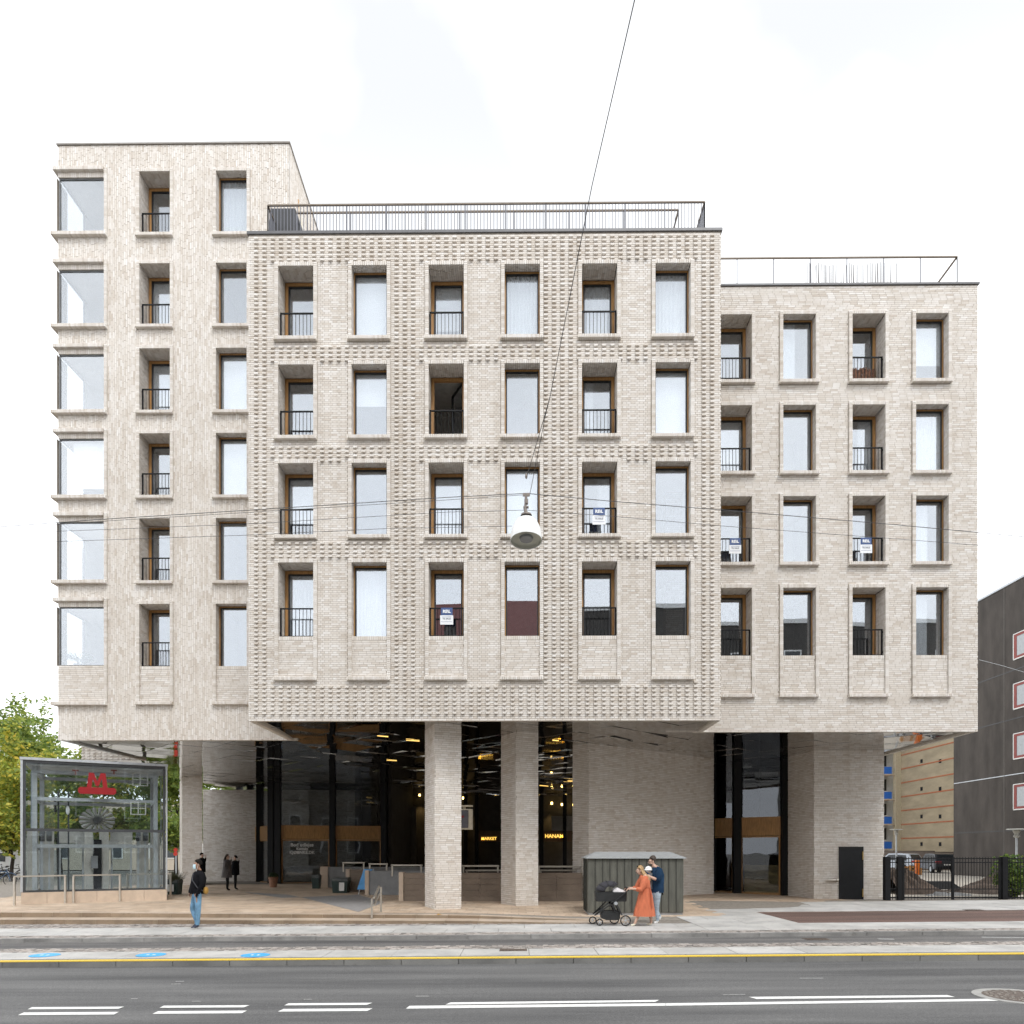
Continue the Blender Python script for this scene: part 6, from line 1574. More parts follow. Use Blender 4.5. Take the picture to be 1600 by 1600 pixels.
# earth heaps
EARTH = M('dark_earth', (.085, .062, .048), .95, var=.5, sc=2.5, bmp=.8)
def heap(x0, x1, y0, y1, h, label, prof):
    V, F = [], []; nx, ny = 40, 16
    for j in range(ny + 1):
        for i in range(nx + 1):
            a, b_ = i / nx, j / ny; e = math.sin(math.pi * b_) ** .7
            V.append((x0 + (x1 - x0) * a, y0 + (y1 - y0) * b_, .08 + h * prof(a) * e * (1 + .12 * math.sin(a * 37 + b_ * 11) + rnd.uniform(-.08, .08)) - (.03 if e < .05 or prof(a) < .03 else 0)))
    for j in range(ny):
        for i in range(nx): F.append((j * (nx + 1) + i, j * (nx + 1) + i + 1, (j + 1) * (nx + 1) + i + 1, (j + 1) * (nx + 1) + i))
    o = mk('earth_heap', V, F, EARTH, None, smooth=False, origin=((x0 + x1) / 2, (y0 + y1) / 2, .08)); tag(o, label, 'earth heap', 'earth heaps behind the gate')
heap(16.2, 18.9, 31.5, 35, .95, 'brown earth heap behind the left part of the black gate', lambda a: max(0, 1 - max(0, a - .45) / .55) ** 1.2)
heap(19.6, 23.4, 31.5, 35, .95, 'brown earth heap behind the right part of the black gate', lambda a: min(1, a / .6) ** 1.2)
mb = MB(); q = [W(u, v, 33.5) for u, v in ((1440, 1389), (1440, 1377), (1486, 1377), (1503, 1388))]; q2 = [Vector((p.x, p.y + .35, p.z)) for p in q]
mb.prism(range(4), lambda i, *_: q[i], lambda i, *_: q2[i]) if False else mb.loft([[tuple(p) for p in q], [tuple(p) for p in q2]])
o = mb.build('membrane_box', M('black_membrane', (.018, .02, .022), .4, bmp=.3), origin=tuple(q[0])); tag(o, 'black plastic sheet wall between the two earth heaps', 'plastic sheet')
for k, (u, v, s_) in enumerate(((1454, 1389, .3), (1470, 1393, .5), (1490, 1391, .45), (1508, 1387, .35))):
    p = W(u, v, 30.8); p.z = .1; mb = MB(); mb.loft([[(p.x + math.cos(a) * s_ * rnd.uniform(.7, 1.2), p.y + math.sin(a) * s_ * .6, .08) for a in [2 * math.pi * i / 7 for i in range(7)]], [(p.x + math.cos(a) * s_ * rnd.uniform(.3, .7), p.y + math.sin(a) * s_ * .3, .08 + s_ * .3 * rnd.uniform(.6, 1.3)) for a in [2 * math.pi * i / 7 for i in range(7)]]])
    o = mb.build('rubble_piece', CONC, origin=(p.x, p.y, .08)); tag(o, ('small pale rubble lump left of the others behind the gate', 'large grey rubble slab low behind the middle of the gate', 'grey rubble slab right of the large one behind the gate', 'small rubble slab beside the right earth heap')[k], 'rubble', 'rubble behind the gate')
# cars
def car(x, y, ang, col, label, suv=True):
    t = thing('parked_car', label, 'car', (x, y, .1), 'cars parked in the yard')
    H = 1.66 if suv else 1.45; Lc = 4.6; c, s = math.cos(ang), math.sin(ang)
    T = lambda a, b_, z: (x + a * c - b_ * s, y + a * s + b_ * c, .1 + z)
    prof = [(-2.25, .35), (-2.3, .75), (-2.22, 1.0), (-1.85, H - .06), (-1.2, H), (.1, H - .02), (.75, 1.08), (2.0, .92), (2.28, .7), (2.28, .35)]
    mb = MB(); mb.loft([[T(a * (.985 if abs(b_) > .85 else 1), b_ * (1 - .16 * max(0, (z - .95) / (H - .95))), z) for a, z in prof] for b_ in (-.92, -.8, 0, .8, .92)])
    mb.build('body', col, t, smooth=True)
    glm = M('car_glass', (.02, .024, .028), .08)
    for sy in (-1, 1):
        yy = .925 * sy
        for pol in (((-1.72, 1.02), (-1.6, H - .17), (-.75, H - .12), (-.75, 1.02)), ((-.68, 1.02), (-.68, H - .12), (.05, H - .14), (.62, 1.06))):
            mb = MB(); mb.prism(pol, lambda a, z: T(a, (yy - .16 * .92 * sy * max(0, (z - .95) / (H - .95))) * 1.002, z), lambda a, z: T(a, (yy - .16 * .92 * sy * max(0, (z - .95) / (H - .95))) * .99, z)); mb.build('side_window', glm, t)
        mb = MB(); mb.cyl(T(-1.4, yy - .1 * sy, H + .04), T(.1, yy - .1 * sy, H + .02), .02); 
    mb = MB(); mb.add([T(-2.17, -.7, 1.08), T(-2.17, .7, 1.08), T(-1.9, .62, H - .12), T(-1.9, -.62, H - .12)], [(0, 1, 2, 3)]); mb.add([T(-2.19, -.7, 1.08), T(-2.19, .7, 1.08), T(-1.93, .62, H - .12), T(-1.93, -.62, H - .12)], [(3, 2, 1, 0)]); mb.build('rear_window', glm, t)
    for sy in (-1, 1):
        mb = MB(); mb.obox(T(-2.27, .68 * sy, .93), Vector((c, s, 0)) * .05, Vector((-s, c, 0)) * .22, Vector((0, 0, .075))); mb.build('tail_light', M('tail_red', (.5, .015, .02), .3), t)
        for a in (-1.38, 1.42):
            mb = MB(); mb.cyl(T(a, .72 * sy, .34), T(a, .94 * sy, .34), .34, .34, 20); wh = mb.build('wheel', M('rubber'), t)
            mb = MB(); mb.cyl(T(a, .93 * sy, .34), T(a, .945 * sy, .34), .22, .22, 14); mb.build('rim', GALV, wh)
    mb = MB(); mb.obox(T(-2.3, 0, .72), Vector((c, s, 0)) * .012, Vector((-s, c, 0)) * .25, Vector((0, 0, .055))); mb.build('number_plate', WHITEP, t)
    mb = MB(); mb.obox(T(-2.28, 0, .45), Vector((c, s, 0)) * .06, Vector((-s, c, 0)) * .88, Vector((0, 0, .1))); mb.build('bumper', BLACK, t)
CARD = M('car_grey', (.07, .075, .085), .25, metal=.4, var=.05); CARS = M('car_silver', (.42, .45, .50), .25, metal=.5, var=.04)
p = W(1462, 1364, 64); car(p.x, 64, R(82), CARD, 'dark grey estate car parked in the yard, seen from behind')
p = W(1398, 1364, 69); car(p.x, 69, R(120), CARS, 'silver blue car parked left of the dark grey estate car')
p = W(1433.5, 1363, 58); mb = MB(); mb.box(p.x - .16, p.x + .16, 57.9, 58.2, .1, W(1433, 1344, 58).z); o = mb.build('barrier_post', M('signal_orange', (.75, .19, .03), .5), origin=(p.x, 58, .1)); tag(o, 'bright orange barrier post in front of the dark grey car', 'post')
t = thing('timber_barrier', 'low orange timber barrier in front of the parked cars', 'barrier', (p.x - 1.5, 58, .1))
TIMB = M('orange_timber', (.42, .21, .07), .7, var=.2)
for zz in (.35, .62): mb = MB(); mb.box(W(1404, 1360, 58).x, p.x - .2, 57.95, 58.0, zz, zz + .16); mb.build('plank', TIMB, t)
for u in (1407, 1422, 1438): xx = W(u, 1360, 57.9).x; mb = MB(); mb.box(xx - .08, xx + .08, 57.8, 57.94, .1, .85 - .2 * (u > 1430)); mb.build('post', TIMB, t)
# dark rendered building with red windows
def yx(u, X):
    a = (u - CX) / FPX; return X * (CS + SN * a) / (CS * a - SN)
WX = W(1490, 1340, 57.5).x
DARKW = M('dark_render', (.078, .068, .061), .9, var=.32, sc=1.1, bmp=.35, scale=(1, 1, .35))
ZTD = W(1600, 893, WX / ((1600 - CX) / FPX)).z
dk = thing('dark_apartment_block', 'dark grey rendered apartment block with red framed windows at the right edge', 'building', (WX, 50, 0))
mb = MB(); mb.box(WX, WX + 14, 20, 57.5, -.5, ZTD); mb.build('wall', DARKW, dk)
mb = MB(); mb.box(WX - .06, WX + 14, 20, 57.55, ZTD, ZTD + .15); mb.build('roof_cap', GALV, dk)
mb = MB(); mb.tube([(WX + .8, 48.5, ZTD + .15), (WX + .8, 48.5, ZTD + .9), (WX + 1.4, 48.5, ZTD + 1.3)], .35, 10); mb.build('roof_vent', GALV, dk)
RFR = M('red_frame', (.27, .035, .025), .5); 
for k, v in enumerate((1013, 1090, 1167.5, 1246)):
    yc = yx(1585, WX)
    z = ZC + (CY - v) / FPX * yc; ya, yb_ = yc - 2.3, yc - .0
    mb = MB()
    for a in ((ya - .06, yb_ + .06, z + .82, z + .88), (ya - .06, yb_ + .06, z - .90, z - .82), (ya - .06, ya, z - .82, z + .82), (yb_, yb_ + .08, z - .82, z + .82)): mb.box(WX - .05, WX + .05, a[0], a[1], a[2], a[3])
    wn = mb.build('window', WHITEP, dk); mb = MB()
    for a in ((ya, yb_, z + .66, z + .82), (ya, yb_, z - .82, z - .66), (ya, ya + .2, z - .66, z + .66), (yb_ - .26, yb_, z - .66, z + .66)): mb.box(WX - .03, WX + .03, a[0], a[1], a[2], a[3])
    mb.build('frame', RFR, wn); mb = MB(); mb.box(WX - .012, WX - .004, ya + .12, yb_ - .12, z - .7, z + .7); mb.build('pane', M('pale_pane', (.42, .45, .47), .08), wn)
for v, m_ in ((1207, GALV), (1297, DARKF), (1118, DARKF), (1040, DARKF)):
    z = ZC + (CY - v) / FPX * 49; mb = MB(); mb.box(WX - .012, WX, 40, 57.45, z - .03, z + .03); mb.build('joint', m_, dk)
mb = MB(); yj = yx(1569, WX); mb.box(WX - .014, WX, yj - .03, yj + .03, 0, ZTD); mb.build('joint', M('joint_grey', (.16, .15, .14), .9), dk)
# yellow brick gable with red courses
GX = W(1488, 1340, 74).x
GAB = M('yellow_brick', (.36, .30, .205), .9, var=.2, sc=1.1, scale=(1, .3, 1), bmp=.1)
gb = thing('brick_gable_building', 'yellow brick gable wall with thin red courses behind the car park', 'building', (GX, 80, 0))
yg = yx(1408, GX); mb = MB(); mb.box(GX, GX + 14, 66, yg, .1, 22); mb.build('wall', GAB, gb)
mb = MB(); mb.box(GX - .6, GX + 2, yg, yg + .6, .1, 22); mb.build('wall', M('pale_yellow_brick', (.48, .42, .30), .9, var=.12), gb)
REDC = M('red_course', (.40, .13, .06), .8)
for k in range(1, 9):
    z = ZC + (CY - 1330 + k * 24.4 - 2) / FPX * 74; mb = MB(); mb.box(GX - .03, GX, 66, yg - .01, z - .06, z + .06); mb.build('red_course', REDC, gb)
for u in (1440, 1469):
    for k in range(4):
        y_ = yx(u, GX); z = ZC + (11 + k * 43) / FPX * y_; mb = MB(); mb.box(GX - .02, GX + .05, y_ - .22, y_ + .22, z - .2, z + .2); mb.build('vent_hole', BLACK, gb)
mb = MB(); mb.box(WX + .5, GX - .5, 72, 72.2, .1, 1.9); o = mb.build('yard_wall', M('brown_wall', (.14, .115, .10), .9), origin=(GX - 2, 72, .1)); tag(o, 'low brown wall behind the parked cars', 'wall')
mb = MB(); mb.box(34, GX - .6, 76, 76.2, .1, 2.0); o = mb.build('yard_wall', M('brown_wall'), origin=(38, 76, .1)); tag(o, 'low brown boundary wall left of the yellow gable', 'wall')
bx0, bx1 = W(1370, 1300, 84).x, W(1409, 1300, 86).x
bb = thing('balcony_building', 'white apartment house with blue balcony fronts seen past the building corner', 'building', ((bx0 + bx1) / 2, 86, 0))
mb = MB(); mb.box(bx0 - 12, bx1, 86, 98, 0, 24); mb.build('wall', M('dull_white', (.5, .51, .52), .8), bb)
BLUE = M('balcony_blue', (.02, .13, .50), .5)
for k in range(6):
    z = W(1390, 1322 - k * 39, 84).z
    xb = W(1393.5, 1300, 84).x
    mb = MB(); mb.box(xb - 5, xb, 84, 84.08, z - .3, z + .5); bl = mb.build('balcony_front', BLUE, bb); mb = MB(); mb.box(xb - 5, W(1400, 1300, 84).x, 84, 85.99, z - .42, z - .32); mb.build('balcony_slab', TANL, bl)
    mb = MB(); mb.box(xb - 2.2, xb + .35, 85.94, 86.02, z + .75, z + 2.1); wn = mb.build('window', DARKF, bb); mb = MB(); mb.box(xb - 2.3, xb + .45, 85.9, 85.97, z + .65, z + .74); mb.build('sill', WHITEP, wn)
# lamp posts
def lamp_post(u, Y, v, label):
    p = W(u, v, Y); t = thing('lamp_post', label, 'lamp post', (p.x, Y, .08), 'lamp posts in the yard')
    mb = MB(); mb.cyl((p.x, Y, .05), (p.x, Y, p.z - .45), .07, .06, 10); mb.build('pole', GALV, t)
    mb = MB(); lathe(mb, (p.x, Y, p.z - .5), [(.06, 0), (.16, .06), (.16, .12), (.1, .2), (.2, .4), (.2, .46)], 14, True); mb.build('lantern', M('lantern_grey', (.42, .42, .39), .4), t)
    mb = MB(); mb.cyl((p.x, Y, p.z - .03), (p.x, Y, p.z + .02), .52, .48, 18); mb.build('top_disc', M('lantern_grey'), t)
lamp_post(1588.5, 42, 1295.5, 'grey lamp post with a flat disc top in front of the dark block')
lamp_post(1400.5, 62, 1296, 'grey lamp post with a disc top in front of the white balcony house')
# shrub and small tree behind the fence
def leaf_mat(name, stops):
    m, n, b = nodes(name); g = nn(n, 'ShaderNodeNewGeometry'); c = ramp(n, stops, g.outputs['Random Per Island'])
    n.links.new(c, b.inputs['Base Color']); b.inputs['Roughness'].default_value = .6
    tl = nn(n, 'ShaderNodeBsdfTranslucent'); n.links.new(c, tl.inputs[0]); mx = nn(n, 'ShaderNodeMixShader'); mx.inputs[0].default_value = .35
    n.links.new(b.outputs[0], mx.inputs[1]); n.links.new(tl.outputs[0], mx.inputs[2]); n.links.new(mx.outputs[0], n.nodes['Material Output'].inputs[0]); return m
LEAFY = leaf_mat('lime_leaves', [(0, (.17, .24, .045)), (.4, (.30, .37, .06)), (.75, (.46, .46, .07)), (.92, (.62, .54, .08)), (1, (.72, .52, .07))])
LEAFG = leaf_mat('green_leaves', [(0, (.12, .19, .045)), (.5, (.22, .32, .065)), (1, (.38, .42, .08))])
LEAFS = leaf_mat('shrub_leaves', [(0, (.05, .11, .02)), (.5, (.11, .19, .03)), (1, (.26, .32, .05))])
def leaf_quads(rng, centers, per, rad, size):
    """numpy cloud of small pointed leaves around clump centres"""
    P = np.repeat(np.array(centers), per, 0); n_ = len(P)
    d = rng.normal(size=(n_, 3)); d /= np.linalg.norm(d, axis=1)[:, None]
    P = P + d * (rng.random((n_, 1)) ** .45) * np.array(rad)
    a = rng.normal(size=(n_, 3)); a[:, 2] *= .5; a /= np.linalg.norm(a, axis=1)[:, None]
    b_ = np.cross(a, rng.normal(size=(n_, 3))); b_ /= np.linalg.norm(b_, axis=1)[:, None]
    s = size * rng.uniform(.6, 1.3, (n_, 1))
    V = np.stack([P - a * s, P + b_ * s * .5, P + a * s, P - b_ * s * .5], 1).reshape(-1, 3)
    return V
def np_quads(name, V, m_, parent):
    off = np.array(OFF[parent]); me = bpy.data.meshes.new(name); n_ = len(V) // 4
    me.vertices.add(len(V)); me.vertices.foreach_set('co', (V - off).reshape(-1)); me.loops.add(len(V)); me.loops.foreach_set('vertex_index', np.arange(len(V), dtype=np.int32))
    me.polygons.add(n_); me.polygons.foreach_set('loop_start', np.arange(0, len(V), 4, dtype=np.int32)); me.update(calc_edges=True); me.materials.append(m_)
    return link(bpy.data.objects.new(name, me), parent, OFF[parent])
BARK = M('bark', (.045, .038, .032), .95, var=.4, sc=8, bmp=.6)
def tree(x, y, h, cr, label, m_=LEAFY, seed=1, base=.28, group='trees behind the station lift', per=130, size=.17, name='tree', z0=0.05):
    rg = random.Random(seed); rng = np.random.default_rng(seed)
    t = thing(name, label, 'tree', (x, y, z0), group); mb = MB(); tips = []
    def limb(p, d, L, r, lv):
        pts = [p]; rr = [r]; q = p.copy(); dd = d.copy()
        for i in range(4):
            dd = (dd + Vector((rg.gauss(0, .12), rg.gauss(0, .12), .07))).normalized(); q = q + dd * L / 4; pts.append(q.copy()); rr.append(r * (1 - .17 * (i + 1)))
            if lv and i: 
                for _ in range(2 if lv > 1 else 1):
                    a = rg.uniform(0, 6.28); nd = (dd * .55 + Vector((math.cos(a), math.sin(a), rg.uniform(-.1, .45)))).normalized(); limb(q, nd, L * rg.uniform(.45, .7), rr[-1] * .55, lv - 1)
            if lv < 2: tips.append(q.copy())
        mb.tube(pts, rr, 6)
    tr_h = h * base
    mb.tube([(x, y, z0 - .1), (x + rg.gauss(0, .05), y, tr_h * .5), (x + rg.gauss(0, .1), y, tr_h)], [h * .022, h * .017, h * .015], 9)
    limb(Vector((x, y, tr_h)), Vector((rg.gauss(0, .05), rg.gauss(0, .05), 1)).normalized(), h * .62, h * .015, 2)
    for k in range(6):
        a = k * 1.05 + rg.random(); limb(Vector((x, y, tr_h * rg.uniform(.85, 1.4))), Vector((math.cos(a), math.sin(a), rg.uniform(.25, .8))).normalized(), cr * rg.uniform(.75, 1.05), h * .009, 1)
    mb.build('trunk', BARK, t)
    tips = [p for p in tips if p.z > tr_h * .8]
    C = [(p.x + rg.gauss(0, .25), p.y + rg.gauss(0, .25), p.z + rg.gauss(0, .2)) for p in tips]
    V = leaf_quads(rng, C, per, (.85 * cr / 3, .85 * cr / 3, .5 * cr / 3), size)
    np_quads('crown', V, m_, t); return t
for (u, Y, vt, cr, lab, mm, sd_) in ((18, 44, 1128, 3.3, 'yellow green tree with a dark trunk left of the glass lift house', LEAFY, 3), (94, 52, 1122, 3.2, 'green tree rising behind the roof of the glass lift house', LEAFG, 5), (-30, 50, 1100, 3.6, 'yellow green tree at the left frame edge', LEAFY, 9),
                                      (160, 60, 1180, 3.2, 'tree seen through the upper glass of the lift house', LEAFY, 11), (225, 64, 1185, 3.4, 'tree behind the right half of the lift house', LEAFG, 13), (275, 58, 1185, 3.0, 'green tree between the lift house and the brick pier', LEAFG, 15), (55, 66, 1150, 3.2, 'more distant tree between the two near left trees', LEAFG, 17), (330, 70, 1190, 3.5, 'green tree glimpsed beyond the grey brick pier', LEAFG, 19)):
    p = W(u, 1390, Y); tree(p.x, Y, W(u, vt, Y).z * (.64 if u < 50 and Y < 55 else .84 if Y < 58 else .88), cr * .85, lab, mm, sd_, per=60 if Y < 55 else 44, size=.15 if Y < 55 else .19)
# shrub at right
p = W(1580, 1400, 29.3)
t = thing('leafy_shrub', 'bright green leafy shrub behind the fence at the right edge', 'shrub', (p.x, 29.3, .08), None)
mb = MB(); C = []
for k in range(34):
    a = rnd.uniform(0, 6.28); r_ = rnd.uniform(.1, .75); e = Vector((p.x + math.cos(a) * r_, 29.3 + math.sin(a) * r_ * .6, .08 + rnd.uniform(.5, 1.75))); mb.tube([(p.x + math.cos(a) * .08, 29.3 + math.sin(a) * .08, .05), ((p.x + e.x) / 2, (29.3 + e.y) / 2, e.z * .55), e], [.02, .014, .006], 5); C.append(tuple(e)); C.append(tuple(Vector((p.x, 29.3, .1)).lerp(e, .65)))
mb.build('stems', BARK, t); np_quads('leaves', leaf_quads(np.random.default_rng(4), C, 34, (.32, .3, .28), .075), LEAFS, t)
# ================================================================== LEFT BACKGROUND
tn = thing('town_house', 'long beige town house behind the trees at the far left', 'building', (-60, 95, 0))
mb = MB(); mb.box(-110, -22, 95, 107, -.5, 8.5); mb.build('wall', M('beige_render', (.40, .35, .28), .9, var=.08), tn)
for i in range(24):
    x = -108 + i * 3.5
    for z in (1.0, 4.4):
        mb = MB(); mb.box(x - .65, x + .65, 94.92, 95.0, z, z + 1.9); wn = mb.build('window', WHITEP, tn); mb = MB(); mb.box(x - .55, x + .55, 94.88, 94.915, z + .1, z + 1.8); mb.build('pane', M('far_pane', (.03, .035, .04), .1), wn)
# van
def van(x, y, label):
    t = thing('parked_van', label, 'van', (x, y, .05)); prof = [(-2.5, .35), (-2.55, .8), (-2.4, 1.05), (-1.75, 1.2), (-1.05, 1.92), (2.4, 1.98), (2.5, 1.8), (2.5, .35)]
    mb = MB(); mb.loft([[(x + a, y + b_, .05 + z) for a, z in prof] for b_ in (-.95, -.9, .9, .95)]); mb.build('body', M('van_white', (.78, .78, .78), .3, var=.03), t)
    for pol in (((-1.55, 1.2), (-1.0, 1.75), (-.25, 1.78), (-.25, 1.15)),):
        mb = MB(); mb.prism(pol, lambda a, z: (x + a, y - .965, .05 + z), lambda a, z: (x + a, y - .951, .05 + z)); mb.build('side_window', M('car_glass'), t)
    mb = MB(); mb.add([(x - 1.76, y - .8, 1.27), (x - 1.76, y + .8, 1.27), (x - 1.08, y + .78, 1.93), (x - 1.08, y - .78, 1.93)], [(0, 1, 2, 3)]); mb.build('windscreen', M('car_glass'), t)
    for a in (-1.6, 1.5):
        for sy in (-1, 1):
            mb = MB(); mb.cyl((x + a, y + .75 * sy, .4), (x + a, y + .965 * sy, .4), .35, .35, 18); mb.build('wheel', M('rubber'), t)
p = W(28, 1368, 53); van(p.x, 53, 'white van parked beyond the bicycles at the left edge')
# bicycles
def bike_(x, y, ang, col, label, basket=False):
    t = thing('bicycle', label, 'bicycle', (x, y, .05), 'bicycles parked at the left edge'); c, s = math.cos(ang), math.sin(ang)
    T = lambda a, z, b_=0: Vector((x + a * c - b_ * s, y + a * s + b_ * c, .05 + z)); ax = (-s, c, 0)
    for a in (-.53, .53):
        mb = MB(); mb.torus(T(a, .34), ax, .325, .018, 26, 5); wh = mb.build('wheel', M('rubber'), t); mb = MB()
        for k in range(12): q = k * math.pi / 6; mb.bar(T(a, .34), T(a + .31 * math.cos(q), .34 + .31 * math.sin(q)), .004)
        mb.build('spokes', GALV, wh)
        mb = MB(); mb.tube([T(a + .37 * math.cos(q), .34 + .37 * math.sin(q)) for q in [.3 + 2.2 * i / 8 for i in range(9)]], .02, 5); mb.build('mudguard', col, t)
    mb = MB()
    for a, b_ in (((-.53, .34), (-.05, .30)), ((-.05, .30), (-.22, .85)), ((-.22, .80), (.36, .78)), ((-.05, .30), (.38, .70)), ((-.53, .34), (-.2, .78)), ((.53, .34), (.34, .95))): mb.cyl(T(*a), T(*b_), .02, .02, 7)
    mb.build('frame', col, t)
    mb = MB(); mb.sph(T(-.24, .93), .13, .09, .045); mb.build('saddle', BLACK, t)
    mb = MB(); mb.tube([T(.2, 1.0, .28), T(.36, 1.04, .14), T(.36, 1.0, 0), T(.36, 1.04, -.14), T(.2, 1.0, -.28)], .014, 6); mb.build('handlebar', BLACK, t)
    if basket: mb = MB(); mb.sph(T(-.24, .99), .15, .12, .07); mb.build('saddle_cover', M('yellow_cover', (.65, .42, .02), .5), t)
p = W(4, 1393, 40); bike_(p.x - .2, 40, R(15), M('bike_blue', (.04, .09, .18), .35), 'blue bicycle with a yellow saddle cover beside the glass lift house')
bike_(p.x + .9, 40.7, R(-10), BLACK, 'black bicycle just behind the blue one', True)
p = W(14, 1376, 47); bike_(p.x - .9, 47, R(40), BLACK, 'dark bicycle in the far row in front of the white van'); bike_(p.x + .2, 47, R(35), BLACK, 'dark bicycle in the far row nearest the lift house')
p = W(275, 1368, 56); t = thing('traffic_signal', 'small red roundels on a post between the lift house and the pier', 'traffic sign', (p.x, 56, .05))
mb = MB(); mb.cyl((p.x, 56, 0), (p.x, 56, 2.2), .05); mb.build('post', GALV, t)
for z in (1.75, 2.05): mb = MB(); mb.cyl((p.x, 55.93, z), (p.x, 55.9, z), .16, .16, 16); mb.build('red_roundel', M('signal_red', (.65, .05, .03), .5), t)
# ================================================================== STREET FURNITURE ON THE GROUND
BLST = M('sticker_blue', (.08, .42, .80), .5, var=.1)
for (u, v, lab) in ((70, 1492.3, 'leftmost blue distance sticker on the traffic island'), (236, 1491.8, 'middle blue distance sticker on the traffic island'), (399, 1492.2, 'rightmost blue distance sticker on the traffic island')):
    p = GP(u, v, .006, KS); t = thing('floor_sticker', lab, 'sticker', tuple(p), 'blue floor stickers on the traffic island')
    mb = MB(); mb.loft([[(p.x + .27 * math.cos(a), p.y + .27 * math.sin(a), zst(p.x) + z) for a in [2 * math.pi * i / 24 for i in range(24)]] for z in (.004, .008)]); mb.build('disc', BLST, t)
    mb = MB()
    for dx in (-.06, .06): mb.box(p.x + dx - .02, p.x + dx + .02, p.y - .05, p.y + .05, zst(p.x) + .0085, zst(p.x) + .0095)
    mb.build('footprint', PAINTW, t)
p = GP(1595, 1557, ZR, KS); t = thing('manhole_cover', 'round cast iron manhole cover with a pale concrete ring in the road', 'manhole cover', tuple(p))
mb = MB(); zz = zst(p.x) + ZR
ringp = lambda r, z: [(p.x + r * math.cos(a), p.y + r * math.sin(a), zz + z) for a in [2 * math.pi * i / 36 for i in range(36)]]
mb.loft([ringp(.58, -.02), ringp(.58, .005), ringp(.46, .005)], caps=False); mb.build('concrete_ring', M('ring_concrete', (.34, .335, .32), .85, var=.15), t)
mb = MB(); mb.loft([ringp(.46, .004), ringp(.44, .008), ringp(.02, .008)]); mb.build('cover', M('cast_iron', (.12, .095, .08), .6, var=.4, sc=12), t)
mb = MB()
for r_ in (.16, .25, .34, .41):
    for k in range(int(r_ * 60)): a = 2 * math.pi * k / int(r_ * 60); mb.obox((p.x + r_ * math.cos(a), p.y + r_ * math.sin(a), zz + .012), (.02 * math.cos(a), .02 * math.sin(a), 0), (-.014 * math.sin(a), .014 * math.cos(a), 0), (0, 0, .005))
o = mb.build('cover_studs', M('worn_iron', (.30, .27, .24), .5, var=.3), t); o['kind'] = 'stuff'
for (u, v, z0, lab) in ((1522, 1419, .06, 'small dark gully grate in the right pavement'), (802, 1484.5, 0.0, 'rusty gully grate at the back of the traffic island'), (1276, 1467.5, -.075, 'dark drain cover in the bike lane')):
    p = GP(u, v, z0, KS); zz = zst(p.x) + (z0 if z0 < 0 else .004); mb = MB(); mb.box(p.x - .27, p.x + .27, p.y - .16, p.y + .16, zz - .02, zz + .004)
    for i in range(7): mb.box(p.x - .22 + i * .07, p.x - .19 + i * .07, p.y - .12, p.y + .12, zz + .0045, zz + .010)
    o = mb.build('gully_grate', M('rusty_iron', (.11, .085, .07), .7, var=.3), origin=(p.x, p.y, zz)); tag(o, lab, 'drain cover')
# fallen leaves on the plaza
p = GP(686, 1429.5, ZP); mb = MB(); mb.quad((p.x - .07, p.y - .05, ZP + .012), (p.x + .03, p.y - .07, ZP + .02), (p.x + .08, p.y + .04, ZP + .012), (p.x - .03, p.y + .07, ZP + .03)); o = mb.build('fallen_leaf', M('orange_leaf', (.55, .27, .03), .7), origin=tuple(p)); tag(o, 'single orange fallen leaf in front of the left brick column', 'leaf')
# weeds at the foot of the step rail
p = GP(580, 1442, 0, KS); mb = MB()
for i in range(40):
    a = rnd.uniform(0, 6.3); b0 = Vector((p.x + rnd.gauss(0, .12), p.y + rnd.gauss(0, .04), zst(p.x))); mb.quad(b0, b0 + Vector((.02, 0, 0)), b0 + Vector((math.cos(a) * .05, math.sin(a) * .03, rnd.uniform(.04, .1))))
o = mb.build('weeds', LEAFS, origin=tuple(p)); tag(o, 'small green weeds at the foot of the step handrail', 'weeds', kind='stuff')

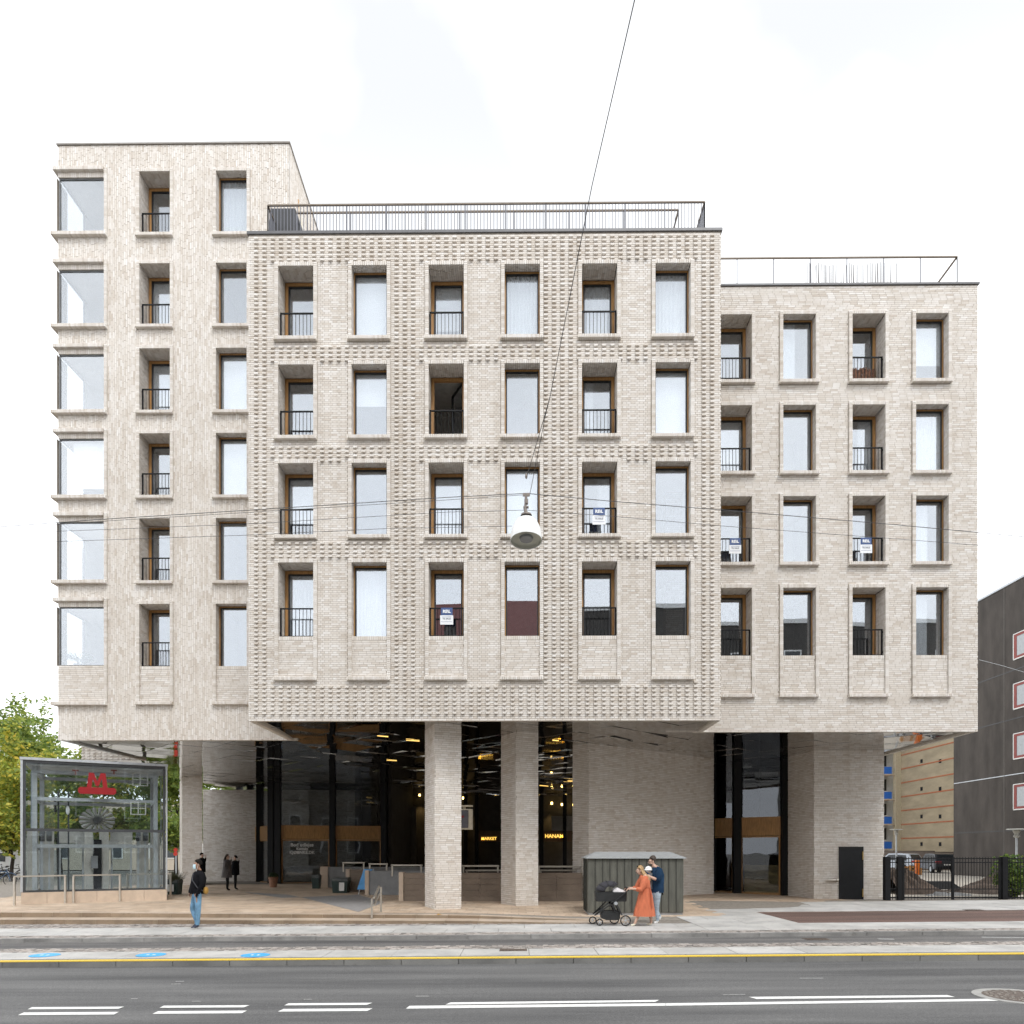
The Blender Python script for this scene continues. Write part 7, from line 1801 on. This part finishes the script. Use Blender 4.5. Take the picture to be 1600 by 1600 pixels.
# ================================================================== OPPOSITE SIDE OF THE STREET (seen in the panes)
def opposite(x0, x1, h, wall, label, wcol, rows, pitch, roof=None, y=-17):
    t = thing('street_building', label, 'building', ((x0 + x1) / 2, y, 0), 'buildings across the street seen in the window panes'); mb = MB(); mb.box(x0, x1, y - 12, y, -.2, h); mb.build('wall', wall, t)
    mb = MB(); mb.box(x0 - .1, x1 + .1, y - 12, y + .12, h, h + .35); mb.build('roof_edge', WHITEP, t)
    if roof: mb = MB(); mb.loft([[(x0, y - .5, h + .36), (x1, y - .5, h + .36), (x1, y - 11, h + .36), (x0, y - 11, h + .36)], [(x0, y - 5, h + 5), (x1, y - 5, h + 5), (x1, y - 6, h + 5), (x0, y - 6, h + 5)]]); mb.build('roof', roof, t)
    me = None; n_ = int((x1 - x0) / pitch)
    for r_ in range(rows):
        for i in range(n_):
            xx = x0 + (i + .5) * (x1 - x0) / n_; z = 2.6 + r_ * (h - 2.5) / rows
            mb = MB(); mb.box(xx - .8, xx + .8, y + .005, y + .06, z - .8, z + .8)
            if me is None:
                wn = mb.build('window', WHITEP, t); me = wn.data; base = Vector((xx, 0, z)); mb = MB(); mb.box(xx - .68, xx + .68, y + .061, y + .07, z - .68, z + .68); pn = mb.build('pane', M('far_pane'), wn); pm = pn.data
            else:
                wn = bpy.data.objects.new('window', me); COL.objects.link(wn); wn.parent = t; wn.location = (xx - base.x, 0, z - base.z); pn = bpy.data.objects.new('pane', pm); COL.objects.link(pn); pn.parent = wn
opposite(4.2, 40, 22.2, M('opposite_dark', (.075, .07, .064), .9), 'dark rendered street building across the road with white windows', 'w', 6, 4.2)
opposite(-7.5, 3.9, 19.5, M('opposite_beige', (.33, .31, .27), .9), 'beige street building across the road under a dark red roof', 'w', 5, 3.6, M('dark_red_roof', (.16, .045, .04), .7))
opposite(-40, -8, 17.5, M('opposite_pale', (.38, .36, .33), .9), 'pale street building across the road at the left', 'w', 4, 6.0)
opposite(41, 100, 9.5, M('opposite_cream', (.50, .46, .39), .9), 'unseen low cream street building added at the right, kept low and pale for more light', 'w', 2, 6.0)  # added out of view, low and pale so more light reaches the overhang
